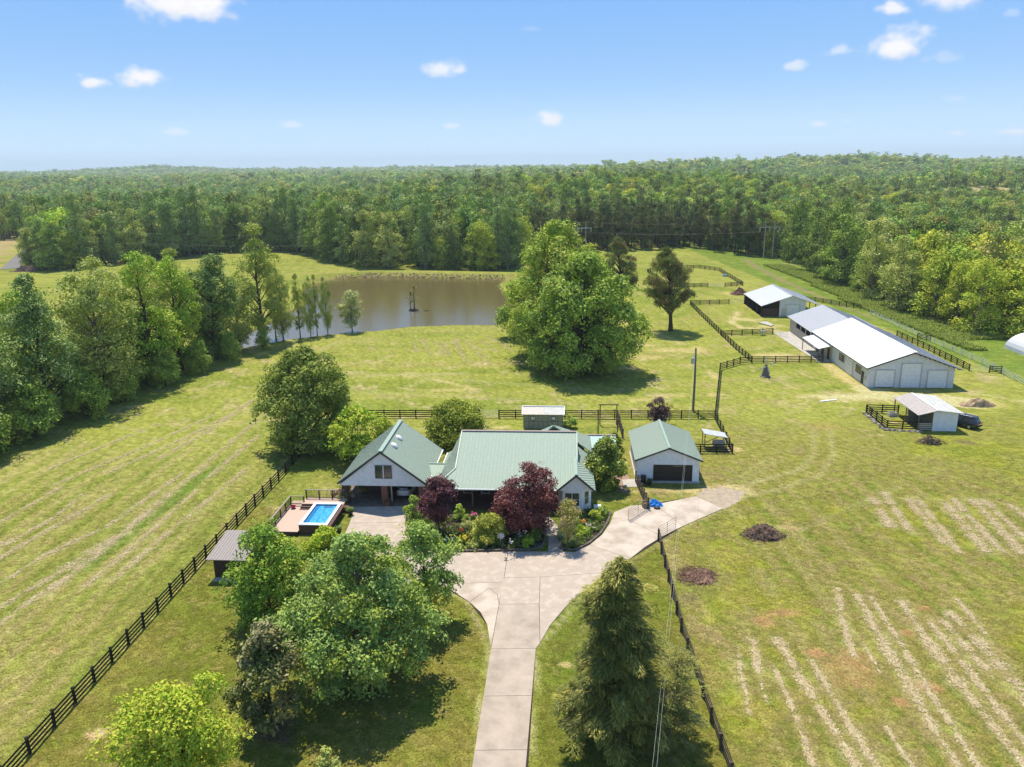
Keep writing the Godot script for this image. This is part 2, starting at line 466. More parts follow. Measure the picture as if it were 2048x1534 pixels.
	if x > 330.0 and x < 650.0 and z < -650.0 and z > -860.0:
		c = c.lerp(Color(0.45, 0.33, 0.20), smooth(0.0, 25.0, 75.0 - absf(z + 730.0 + n1 * 30.0)) * 0.9)
	return c

func spaced(a: float, b: float, bands: Array) -> PackedFloat32Array:   # positions from a to b; bands: [from, to, step]; beyond them the step grows
	var r := PackedFloat32Array()
	var x: float = bands[0][0]
	var s: float = bands[0][2]
	while x > a:
		s *= 1.11
		x -= s
		r.append(x)
	r.reverse()
	for w in bands:
		x = w[0]
		while x < w[1] - 0.001:
			r.append(x); x += w[2]
	s = bands[-1][2]
	while x < b:
		r.append(x)
		s *= 1.11
		x += s
	r.append(x)
	return r

var worn_cells := {}

func sort_worn() -> void:
	for w in HAY_RIGHT: TRACKS.append([w[0], w[1], w[2], w[3], w[4] * 0.9 + 0.15, 0, 0.42])
	for w in HAY_LEFT: TRACKS.append([w[0], w[1], w[2], w[3], w[4] * 1.1 + 0.2, 0, 0.40])
	for w in WORN + TRACKS:
		var lo := Vector2(w[0] - w[2] * 2.0, w[1] - w[3] * 2.0)
		var hi := Vector2(w[0] + w[2] * 2.0, w[1] + w[3] * 2.0)
		if w.size() == 7:
			lo = Vector2(minf(w[0], w[2]), minf(w[1], w[3])) - Vector2.ONE * w[4] * 2.0
			hi = Vector2(maxf(w[0], w[2]), maxf(w[1], w[3])) + Vector2.ONE * w[4] * 2.0
		for i in range(floori(lo.x / 8.0), floori(hi.x / 8.0) + 1):
			for j in range(floori(lo.y / 8.0), floori(hi.y / 8.0) + 1):
				if not worn_cells.has(Vector2i(i, j)): worn_cells[Vector2i(i, j)] = []
				worn_cells[Vector2i(i, j)].append(w)

func build_ground() -> void:
	sort_worn()
	var xs := spaced(-6500.0, 6500.0, [[-120.0, -72.0, 1.4], [-72.0, 62.0, 0.5], [62.0, 100.0, 1.0]])
	var zs := spaced(-7500.0, 500.0, [[-310.0, -170.0, 1.6], [-170.0, -112.0, 0.9], [-112.0, -37.0, 0.5]])
	var w := xs.size()
	var h := zs.size()
	var v := PackedVector3Array()
	var n := PackedVector3Array()
	var c := PackedColorArray()
	v.resize(w * h); n.resize(w * h); c.resize(w * h)
	for j in h:
		for i in w:
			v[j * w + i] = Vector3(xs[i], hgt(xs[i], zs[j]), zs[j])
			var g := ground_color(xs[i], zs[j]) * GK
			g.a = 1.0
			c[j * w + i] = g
	for j in h:
		for i in w:
			var l := v[j * w + maxi(i - 1, 0)]
			var r := v[j * w + mini(i + 1, w - 1)]
			var u := v[maxi(j - 1, 0) * w + i]
			var d := v[mini(j + 1, h - 1) * w + i]
			n[j * w + i] = Vector3(-(r.y - l.y) / (r.x - l.x), 1.0, -(d.y - u.y) / (d.z - u.z)).normalized()
	var ids := PackedInt32Array()
	ids.resize((w - 1) * (h - 1) * 6)
	var k := 0
	for j in h - 1:
		for i in w - 1:
			var a := j * w + i
			ids[k] = a; ids[k + 1] = a + 1; ids[k + 2] = a + w + 1
			ids[k + 3] = a; ids[k + 4] = a + w + 1; ids[k + 5] = a + w
			k += 6
	var arr := []
	arr.resize(Mesh.ARRAY_MAX)
	arr[Mesh.ARRAY_VERTEX] = v; arr[Mesh.ARRAY_NORMAL] = n; arr[Mesh.ARRAY_COLOR] = c; arr[Mesh.ARRAY_INDEX] = ids
	var m := ArrayMesh.new()
	m.add_surface_from_arrays(Mesh.PRIMITIVE_TRIANGLES, arr)
	struct("ground", m, M.ground)

var WORN := [
	[59.0, -119.2, 11.0, 2.4, 2, 1.0], [66.0, -117.4, 9.0, 2.2, 2, 0.9],   # x, z, half sizes, what shows (0 straw, 1 clay, 2 tan, 3 mulch, 4 lush), how strongly
	[22.8, -57.2, 1.6, 0.8, 1, 0.8], [24.4, -49.5, 2.6, 2.2, 1, 0.5], [23.0, -51.4, 1.0, 0.6, 1, 0.8], [29.4, -47.4, 0.8, 0.6, 1, 0.9], [26.6, -45.8, 0.6, 0.5, 1, 0.8], [31.2, -54.0, 0.7, 0.6, 1, 0.8],
	[20.4, -56.0, 1.0, 0.8, 1, 0.7], [25.8, -50.8, 1.6, 1.4, 1, 0.55], [34.4, -57.6, 0.7, 0.5, 1, 0.7], [-27.9, -43.6, 0.9, 0.7, 2, 0.95], [-36.3, -53.2, 0.5, 0.35, 1, 0.7], [28.4, -73.0, 1.4, 0.8, 2, 0.5],
	[15.6, -62.0, 2.6, 2.2, 4, 0.5], [16.6, -63.4, 1.7, 1.3, 3, 0.95], [15.0, -59.6, 0.9, 0.8, 3, 0.7], [25.2, -71.4, 2.3, 1.3, 3, 0.8], [24.6, -82.6, 3.2, 2.2, 2, 0.9], [21.6, -82.2, 2.6, 1.2, 2, 0.55], [16.8, -82.8, 4.0, 0.7, 2, 0.5], [28.6, -96.2, 1.6, 1.1, 2, 0.6],
	[32.3, -154.2, 4.5, 2.6, 2, 0.55], [28.1, -159.1, 3.2, 2.0, 2, 0.5], [25.1, -121.8, 3.0, 1.2, 2, 0.5], [35.9, -134.1, 1.2, 3.2, 2, 0.65], [33.2, -121.5, 1.6, 1.4, 2, 0.6], [22.1, -119.1, 4.0, 0.9, 2, 0.45], [-10.5, -126.4, 6.0, 1.0, 2, 0.4], [38.4, -153.9, 2.0, 3.5, 2, 0.5], [20.5, -140.0, 3.0, 2.2, 2, 0.6], [27.0, -148.0, 3.5, 2.0, 2, 0.5],
	[55.0, -119.8, 8.0, 2.0, 2, 1.0], [64.0, -118.8, 8.0, 2.6, 2, 1.0], [70.0, -116.0, 5.5, 3.0, 2, 0.9], [49.5, -119.6, 3.0, 0.8, 2, 0.5], [74.2, -121.5, 2.0, 1.6, 2, 0.5], [60.0, -122.6, 3.0, 3.4, 2, 0.9],
	[52.0, -148.5, 4.6, 2.2, 2, 0.75], [50.8, -144.6, 4.0, 1.4, 2, 0.6], [55.6, -146.4, 3.0, 1.6, 2, 0.6], [49.0, -167.0, 3.4, 1.0, 2, 0.5], [40.0, -118.0, 1.6, 1.2, 1, 0.4], [44.0, -105.0, 3.0, 2.0, 1, 0.3], [60.4, -97.6, 2.0, 1.4, 3, 0.7], [55.2, -106.2, 1.0, 0.8, 2, 0.8], [59.6, -94.4, 4.0, 2.0, 4, 0.4],
	[57.6, -185.2, 2.8, 3.0, 2, 0.7], [61.0, -177.0, 4.0, 2.0, 2, 0.6], [66.0, -226.0, 4.6, 3.0, 2, 0.6], [71.4, -114.2, 4.0, 1.8, 2, 0.7], [-7.4, -56.4, 1.6, 1.2, 3, 0.95], [-16.4, -44.1, 1.9, 1.6, 3, 0.95], [-19.6, -56.4, 1.6, 1.2, 3, 0.8], [12.5, -136.6, 8.0, 6.0, 3, 0.35],
	[-12.0, -48.6, 4.0, 3.0, 3, 0.25], [6.8, -42.3, 2.5, 2.2, 3, 0.5], [-28.0, -98.0, 4.0, 3.2, 3, 0.5], [-1.6, -106.4, 1.4, 0.7, 2, 0.7], [3.8, -50.5, 0.7, 0.35, 2, 0.7], [4.0, -46.0, 1.0, 0.5, 2, 0.5], [3.6, -44.2, 0.8, 0.4, 2, 0.5], [-25.2, -79.0, 2.6, 1.2, 2, 0.35], [-41.0, -110.0, 4.0, 1.2, 2, 0.3],
]
var TRACKS := [
	[-4.2, -22.0, -2.0, -52.0, 0.22, 0, 0.75], [-2.0, -52.6, -4.1, -59.6, 0.22, 0, 0.75], [-4.1, -59.6, -7.2, -62.6, 0.22, 0, 0.6], [-0.75, -22.0, 1.7, -52.6, 0.2, 0, 0.7], [1.9, -53.0, 6.4, -61.2, 0.2, 0, 0.7], [6.4, -61.2, 17.8, -73.4, 0.18, 0, 0.6], [17.8, -73.4, 22.9, -77.5, 0.2, 0, 0.6],   # x, z to x, z, half width, what shows, how strongly
	[58.2, -196.0, 52.9, -183.0, 0.9, 2, 0.8], [52.9, -183.0, 53.2, -176.5, 0.9, 2, 0.8], [53.2, -176.5, 60.5, -171.0, 1.2, 2, 0.8], [58.2, -122.5, 59.0, -140.5, 1.3, 2, 0.75],
	[93.3, -309.8, 88.2, -252.7, 1.5, 3, 0.85], [88.2, -252.7, 87.6, -215.0, 1.4, 3, 0.85], [87.6, -215.0, 88.0, -185.0, 1.1, 3, 0.6], [105.8, -299.9, 98.6, -258.0, 0.8, 0, 0.5], [98.6, -258.0, 99.6, -236.0, 0.7, 0, 0.5], [107.6, -299.9, 100.6, -258.0, 0.6, 0, 0.5],
	[24.8, -82.1, 29.5, -85.6, 0.45, 0, 0.7], [29.5, -85.6, 35.0, -88.6, 0.45, 0, 0.6], [25.6, -80.6, 32.0, -83.6, 0.45, 0, 0.55], [32.0, -83.6, 37.0, -87.0, 0.45, 0, 0.5], [35.0, -88.6, 39.0, -94.0, 0.4, 0, 0.5], [37.0, -87.0, 41.2, -93.4, 0.4, 0, 0.5], [39.0, -94.0, 42.4, -104.0, 0.4, 0, 0.45], [41.2, -93.4, 44.9, -104.0, 0.4, 0, 0.45],
	[24.6, -84.0, 33.0, -93.0, 0.4, 0, 0.35], [26.0, -84.0, 34.6, -93.0, 0.4, 0, 0.35], [27.5, -71.0, 45.0, -83.5, 0.35, 0, 0.3], [-40.1, -157.9, -37.9, -166.7, 0.7, 0, 0.6], [-37.9, -166.7, -29.2, -166.2, 0.7, 0, 0.5], [-28.3, -136.2, -9.0, -137.6, 0.6, 0, 0.6], [-26.2, -136.1, -7.8, -137.1, 0.5, 0, 0.5], [-14.1, -133.7, -5.9, -126.6, 0.8, 2, 0.5], [-20.0, -113.5, 24.0, -113.0, 0.7, 4, 0.3],
	[26.0, -190.0, 36.0, -160.0, 1.6, 2, 0.3], [24.0, -240.0, 48.0, -244.0, 0.9, 0, 0.45], [70.0, -262.0, 86.0, -225.0, 0.5, 0, 0.4], [72.0, -262.0, 88.0, -225.0, 0.5, 0, 0.4], [55.0, -330.0, 75.0, -322.0, 0.9, 0, 0.35], [-40.0, -143.0, 6.0, -128.0, 0.8, 0, 0.3], [-34.0, -128.0, 10.0, -118.0, 0.8, 0, 0.3], [-44.0, -132.0, -30.0, -122.0, 0.7, 0, 0.35],
]

func make_sky() -> PanoramaSkyMaterial:   # clear spring air, paler towards the horizon, with small fair-weather clouds
	var w := 4096
	var h := 2048
	var im := Image.create(w, h, false, Image.FORMAT_RGBF)
	var stops := [[-90.0, 150, 160, 150], [-2.0, 196, 214, 226], [0.0, 206, 229, 251], [1.2, 202, 227, 252], [3.0, 188, 220, 253], [5.5, 166, 208, 253], [8.0, 150, 198, 252], [11.0, 137, 188, 250], [18.0, 126, 176, 240], [40.0, 112, 158, 218], [90.0, 98, 140, 200]]
	var rows := []
	for y in h:
		var e := 90.0 - 180.0 * (y + 0.5) / h
		var c := Color()
		for i in stops.size() - 1:
			if e >= stops[i][0] and e <= stops[i + 1][0]:
				var t: float = (e - stops[i][0]) / (stops[i + 1][0] - stops[i][0])
				c = Color8(stops[i][1], stops[i][2], stops[i][3]).srgb_to_linear().lerp(Color8(stops[i + 1][1], stops[i + 1][2], stops[i + 1][3]).srgb_to_linear(), t)
		c = c * lerpf(0.90, 0.785, smooth(1.0, 7.0, e))
		rows.append(c)
		im.fill_rect(Rect2i(0, y, w, 1), c)
	var n := FastNoiseLite.new()
	n.noise_type = FastNoiseLite.TYPE_SIMPLEX_SMOOTH
	n.fractal_octaves = 5
	n.fractal_gain = 0.55
	n.frequency = 0.028
	var clouds := [[-20.93, 10.3, 3.4, 1.5, 1.0], [-23.78, 5.80, 1.5, 0.62, 1.0], [-26.63, 5.50, 0.85, 0.5, 0.95], [-4.61, 6.65, 1.55, 0.75, 0.8], [2.72, 3.27, 1.15, 0.62, 0.85], [24.99, 7.10, 2.1, 1.05, 1.0], [24.42, 9.23, 0.95, 0.55, 0.9], [27.6, 9.5, 2.3, 0.9, 0.95], [19.05, 6.28, 0.85, 0.42, 0.6], [21.70, 7.03, 0.95, 0.40, 0.5], [27.57, 6.21, 1.1, 0.4, 0.25], [-22.26, 2.64, 1.5, 0.33, 0.4], [-14.99, 3.12, 0.8, 0.3, 0.45], [-4.12, 2.95, 0.8, 0.27, 0.45], [20.80, 2.64, 0.6, 0.22, 0.5], [22.39, 2.80, 0.4, 0.16, 0.4], [28.91, 1.84, 0.5, 0.18, 0.6], [31.79, 1.83, 0.9, 0.24, 0.7], [28.57, 3.88, 0.75, 0.25, 0.2], [1.53, 9.15, 0.8, 0.18, 0.2], [30.77, 8.38, 0.45, 0.28, 0.25]]
	var r := RandomNumberGenerator.new()
	r.seed = 88
	for i in 120:   # the same fair-weather clouds all round
		var az := r.randf_range(38.0, 322.0)
		var el := 2.0 + 30.0 * pow(r.randf(), 1.6)
		var s := r.randf_range(0.5, 1.0) * (0.6 + el * 0.13)
		clouds.append([az, el, s * 1.6, s * 0.7, r.randf_range(0.4, 1.0)])
	for c in clouds:
		var cx: float = c[0] / 360.0 * w
		var cy: float = (90.0 - c[1]) / 180.0 * h
		var rx: float = c[2] / 360.0 * w * 1.15
		var ry: float = c[3] / 180.0 * h * 1.25
		for y in range(int(cy - ry * 1.7), int(cy + ry * 1.7)):
			if y < 0 or y >= int(h * 0.4995): continue
			for x in range(int(cx - rx * 1.7), int(cx + rx * 1.7)):
				var u := (x - cx) / rx
				var v := (y - cy) / ry
				var k := 30.0 / maxf(rx, 12.0)
				var a := n.get_noise_2d(x * k * 0.8 + c[0] * 31.0, y * k * 1.5 + c[1] * 57.0)
				var b := n.get_noise_2d(x * 2.2 + 400.0, y * 3.0)
				var low := 1.0 if v < 0.15 else 1.0 + (v - 0.15) * 1.6     # flatter beneath
				var q := 1.0 - sqrt(u * u + v * v * low) + a * 0.55 + b * 0.34
				var cover := smooth(0.05, 0.85, q) * float(c[4])
				if cover <= 0.0: continue
				var col := Color(0.77, 0.765, 0.78).lerp(Color(0.63, 0.615, 0.66), clampf(v * 0.8 - 0.1 + b * 0.5, 0.0, 1.0))
				var px := posmod(x, w)
				im.set_pixel(px, y, im.get_pixel(px, y).lerp(col, cover))
	var m := PanoramaSkyMaterial.new()
	m.panorama = ImageTexture.create_from_image(im)
	return m

func build_water() -> void:
	var s := Shape.new()
	var grown: Array = Geometry2D.offset_polygon(pond, 1.5)
	s.plate(grown[0], -0.4, -0.28)
	struct("pond_water", s, M.water, "brown-green pond lying beyond the mown knoll")

# ---------------------------------------------------------------- trees

const BROAD := 0
const SPRAY := 1
const NEEDLES := 2
var quads: PackedInt32Array   # 0 1 2 0 2 3, 4 5 6 4 6 7 ...

class Crown:
	var v := PackedVector3Array()
	var n := PackedVector3Array()
	var c := PackedColorArray()
	func add(s: Dictionary, at: Transform3D, tone: int) -> void:
		v.append_array(at * (s.v as PackedVector3Array))
		n.append_array(Transform3D(at.basis.orthonormalized(), Vector3.ZERO) * (s.n as PackedVector3Array))
		c.append_array(s.c[tone])

func quad_ids(count: int) -> PackedInt32Array:
	while quads.size() < count * 6:
		var b := quads.size() / 6 * 4
		quads.append_array([b, b + 1, b + 2, b, b + 2, b + 3])
	return quads.slice(0, count * 6)

func crown_arrays(cr: Crown) -> Array:
	var a := []
	a.resize(Mesh.ARRAY_MAX)
	a[Mesh.ARRAY_VERTEX] = cr.v; a[Mesh.ARRAY_NORMAL] = cr.n; a[Mesh.ARRAY_COLOR] = cr.c
	a[Mesh.ARRAY_INDEX] = quad_ids(cr.v.size() / 4)
	return a

func rand_dir(r: RandomNumberGenerator) -> Vector3:
	var z := r.randf_range(-1.0, 1.0)
	var a := r.randf() * TAU
	var q := sqrt(1.0 - z * z)
	return Vector3(q * cos(a), z, q * sin(a))

func sprig(r: RandomNumberGenerator, kind: int, count: int, leaf: float, tones: Array, wide := 0.62) -> Dictionary:   # a bunch of leaves about one unit in radius
	var v := PackedVector3Array()
	var n := PackedVector3Array()
	var shade := PackedFloat32Array()
	for i in count:
		var p: Vector3
		var m: Vector3
		var t: Vector3
		var l := leaf * r.randf_range(0.7, 1.25)
		var w := l * wide
		if kind == BROAD:
			var d := rand_dir(r)
			p = d * pow(r.randf(), 0.45)
			p.y *= 0.5
			m = (d * 0.40 + Vector3.UP * 0.9 + rand_dir(r) * 0.75).normalized()
			t = m.cross(rand_dir(r)).normalized()
		elif kind == SPRAY:   # a drooping fan of twigs along +z
			var s := pow(r.randf(), 0.8)
			var side := r.randf_range(-1.0, 1.0)
			p = Vector3(side * 0.42 * sin(PI * (0.12 + 0.8 * s)), -0.34 * s * s - 0.22 * side * side + r.randf_range(-0.05, 0.05), s)
			t = Vector3(side * 0.75, -0.5 * s - 0.15, 1.0).normalized()
			m = (Vector3.UP + rand_dir(r) * 0.5).normalized()
		else:
			var d := rand_dir(r)
			if d.y < 0.0 and r.randf() < 0.6: d.y = -d.y
			t = d
			p = d * r.randf_range(0.25, 0.8)
			m = d.cross(rand_dir(r)).normalized()
		var b := m.cross(t).normalized()
		t = b.cross(m)
		v.append(p - t * l * 0.5); v.append(p + b * w * 0.5); v.append(p + t * l * 0.5); v.append(p - b * w * 0.5)
		for k in 4: n.append(m)
		shade.append(r.randf_range(0.66, 1.34))
	var cols := []
	for tone in tones:
		var c := PackedColorArray()
		for s in shade:
			var q := Color(tone.r * 2.85 * LK * s, tone.g * 2.5 * LK * (0.15 + 0.85 * s), tone.b * 2.1 * LK * s)
			for k in 4: c.append(q)
		cols.append(c)
	return {"v": v, "n": n, "c": cols}

func profile(shape: String, t: float) -> float:
	match shape:
		"round": return sqrt(maxf(0.0, 1.0 - pow(2.0 * t - 1.0, 2)))
		"oval": return pow(maxf(0.0, sin(PI * pow(t, 0.72))), 0.7)
		"cone": return pow(1.0 - t, 0.75) * smooth(-0.05, 0.12, t)
		"vase": return pow(maxf(0.0, sin(PI * pow(t, 1.35))), 0.75)
		"pear": return pow(maxf(0.0, sin(PI * pow(t, 0.58))), 0.85)
		"dome": return sqrt(maxf(0.0, 1.0 - t * t)) * smooth(-0.1, 0.14, t)
		"column": return pow(maxf(0.0, sin(PI * pow(t, 0.8))), 0.45)
	return 1.0

# s: h height, base crown bottom as a share of h, rad, shape, masses, per (clumps in a mass), clump (its size), leaf (length in m), leaves (in a clump), tones, kind, trunk, lump (mass radius as a share of rad), seed
func grow(s: Dictionary) -> Array:   # [wood Shape, Crown]
	var r := RandomNumberGenerator.new()
	r.seed = int(s.get("seed", 1)) * 7919 + 13
	var h: float = s.h
	var rad: float = s.rad
	var y0: float = h * float(s.base)
	var kind: int = s.get("kind", BROAD)
	var clump: float = s.clump
	var tones: Array = s.tones
	var sprigs := []
	for i in 5:
		sprigs.append(sprig(r, kind, int(s.leaves * (0.78 if kind == BROAD else 0.85)), float(s.leaf) * 1.08 / clump, tones, s.get("wide", 0.62)))
	var wood := Shape.new()
	var cr := Crown.new()
	var tr: float = s.get("trunk", h * 0.018)
	var lean: Vector3 = s.get("lean", Vector3.ZERO)
	var sides: int = s.get("sides", 7)
	var axis := func(y: float) -> Vector3: return Vector3(0, y, 0) + lean * pow(y / h, 1.5) + Vector3(sin(y * 0.5 + float(s.seed)), 0, cos(y * 0.43 + float(s.seed) * 2.0)) * 0.012 * h * (y / h)
	var top: float = h * float(s.get("stem", 0.86))
	var pts := []
	var rs := []
	for i in 9:
		var y := top * i / 8.0
		pts.append(axis.call(y) - (Vector3.UP * 0.3 if i == 0 else Vector3.ZERO)); rs.append(tr * (1.35 if i == 0 else 1.0) * pow(1.0 - 0.93 * i / 8.0, 0.85))
	wood.tube(pts, rs, sides)
	if kind == SPRAY:
		var y := y0
		while y < h * 0.985:
			var t := (y - y0) / (h - y0)
			var reach := rad * profile("cone", t) + 0.25
			var arms := int(s.get("arms", 7)) if t < 0.8 else 5
			for k in arms:
				var a := r.randf() * TAU
				var len := reach * r.randf_range(0.55, 1.18) * (1.0 + 0.22 * sin(a * 2.0 + y * 0.8))
				var dir := Vector3(cos(a), 0, sin(a))
				var root: Vector3 = axis.call(minf(y, top))
				root.y = y
				var tip := root + dir * len + Vector3.UP * (0.10 * len - 0.05 * len * len * float(s.get("droop", 0.35)) + (0.5 * t * len))
				wood.tube([root, root.lerp(tip, 0.5) + Vector3.UP * len * 0.05, tip], [0.018 + 0.012 * len, 0.014 + 0.006 * len, 0.008], 4)
				var n: int = maxi(2, int(len / clump * float(s.get("dense", 2.2))))
				for i in n:
					var f := 0.25 + 0.75 * (i + r.randf()) / n
					var p := root.lerp(tip, f) + Vector3.UP * sin(f * PI) * len * 0.05
					var out := (dir + Vector3(r.randf_range(-0.8, 0.8), r.randf_range(-0.45, 0.2), r.randf_range(-0.8, 0.8))).normalized()
					var x := Vector3.UP.cross(out).normalized()
					var g := clump * r.randf_range(0.7, 1.25)
					cr.add(sprigs[r.randi() % 5], Transform3D(Basis(x, out.cross(x), out).scaled(Vector3.ONE * g), p - out * g * 0.3), r.randi() % tones.size())
			y += float(s.get("whorl", 0.42)) * r.randf_range(0.7, 1.3)
		return [wood, cr]
	var shape: String = s.shape
	var masses: int = s.masses
	var lump: float = s.get("lump", 0.36)
	var flat: float = s.get("flat", 0.8)
	var done := 0
	var tries := 0
	while done < masses and tries < masses * 30:
		tries += 1
		var t := r.randf()
		var w := profile(shape, t)
		if r.randf() > w + 0.12: continue
		var a := 2.39996 * done + r.randf_range(-0.5, 0.5)
		var f := lerpf(float(s.get("hollow", 0.35)), 0.95, sqrt(r.randf()))
		var rm := rad * lump * r.randf_range(0.55, 1.3) * (0.55 + 0.45 * w)
		var y := lerpf(y0, h, t)
		var mid: Vector3 = axis.call(minf(y, h))
		mid += Vector3(cos(a), 0, sin(a)) * maxf(0.0, w * rad - rm * 0.75) * f
		mid.y = clampf(y, y0 + rm * 0.35, h - rm * flat * 0.8)
		var from: Vector3 = axis.call(clampf(mid.y - 0.55 * Vector2(mid.x, mid.z).length() - 0.06 * h, h * 0.14, top * 0.95))
		var k := tr * 0.5 * pow(1.0 - from.y / h, 0.6)
		wood.tube([from, from.lerp(mid, 0.45) + Vector3.UP * 0.05 * from.distance_to(mid), mid, mid + rand_dir(r) * rm * 0.5 + Vector3.UP * rm * 0.4], [k, k * 0.6, k * 0.3, k * 0.1], 5)
		var tone0 := r.randi() % tones.size()
		for i in int(s.per):
			var d := rand_dir(r)
			if d.y < -0.25 and r.randf() < 0.65: d.y = -d.y
			var p := mid + Vector3(d.x, d.y * flat, d.z) * rm * (r.randf_range(0.62, 1.12) if r.randf() < 0.84 else r.randf_range(1.1, 1.6))
			if p.y < y0 * 0.8 + 0.1: p.y = y0 * 0.8 + 0.1 + r.randf() * rm * 0.4
			var up := (d + Vector3.UP * 0.8 + rand_dir(r) * 0.3).normalized()
			var x := up.cross(rand_dir(r)).normalized()
			var g := clump * r.randf_range(0.65, 1.3)
			cr.add(sprigs[r.randi() % 5], Transform3D(Basis(x, up, x.cross(up)).scaled(Vector3.ONE * g), p), tone0 if r.randf() < 0.6 else r.randi() % tones.size())
		done += 1
	return [wood, cr]

func tree_mesh(s: Dictionary) -> ArrayMesh:   # wood and crown as two surfaces of one mesh, for the mass of a wood
	var g := grow(s)
	var m: ArrayMesh = g[0].mesh()
	m.surface_set_material(0, s.get("bark", M.bark))
	m.add_surface_from_arrays(Mesh.PRIMITIVE_TRIANGLES, crown_arrays(g[1]))
	m.surface_set_material(1, s.get("mat", M.leaf))
	return m

func plant(called: String, label: String, category: String, at: Vector3, s: Dictionary, group := "") -> Node3D:
	var o := thing(called, label, category, at, 0.0, group)
	o.set_meta("base_name", called)
	var g := grow(s)
	part(o, "trunk" if not s.get("shrub", false) else "stems", g[0], s.get("bark", M.bark))
	var m := ArrayMesh.new()
	m.add_surface_from_arrays(Mesh.PRIMITIVE_TRIANGLES, crown_arrays(g[1]))
	part(o, "crown" if not s.get("shrub", false) else "foliage", m, s.get("mat", M.leaf), Vector3.ZERO, Basis(), "stuff")
	return o

const GREEN_MID := [Color(0.115, 0.175, 0.030), Color(0.090, 0.145, 0.028), Color(0.140, 0.195, 0.036), Color(0.105, 0.165, 0.036)]
const GREEN_DARK := [Color(0.062, 0.100, 0.022), Color(0.075, 0.118, 0.022), Color(0.088, 0.128, 0.024), Color(0.055, 0.092, 0.024)]
const GREEN_LIME := [Color(0.175, 0.245, 0.024), Color(0.150, 0.225, 0.022), Color(0.205, 0.265, 0.030), Color(0.135, 0.200, 0.024)]
const GREEN_PALE := [Color(0.165, 0.205, 0.055), Color(0.140, 0.185, 0.052), Color(0.190, 0.220, 0.070), Color(0.125, 0.165, 0.046)]
const GREEN_BLUE := [Color(0.085, 0.135, 0.045), Color(0.105, 0.160, 0.055), Color(0.125, 0.180, 0.070), Color(0.075, 0.120, 0.038)]
const PINE_TONES := [Color(0.055, 0.080, 0.026), Color(0.070, 0.092, 0.034), Color(0.048, 0.072, 0.024), Color(0.085, 0.085, 0.042)]
const HEMLOCK := [Color(0.090, 0.104, 0.026), Color(0.070, 0.086, 0.022), Color(0.150, 0.155, 0.044), Color(0.052, 0.066, 0.020)]
const MAROON := [Color(0.085, 0.024, 0.026), Color(0.120, 0.038, 0.036), Color(0.165, 0.060, 0.052), Color(0.062, 0.020, 0.025)]

func in_wood(x: float, z: float) -> float:   # metres into the wood, negative on cleared land
	var d := -edge_distance(cleared, Vector2(x, z))
	if x < -190.0 and z > -520.0 and z < -300.0:      # the far field and its lane on the left
		if x - 0.48 * (z + 319.0) < -196.0 and z > -470.0: return -1.0
	if x > 350.0 and x < 640.0 and z < -655.0 and z > -800.0: return -1.0
	return d

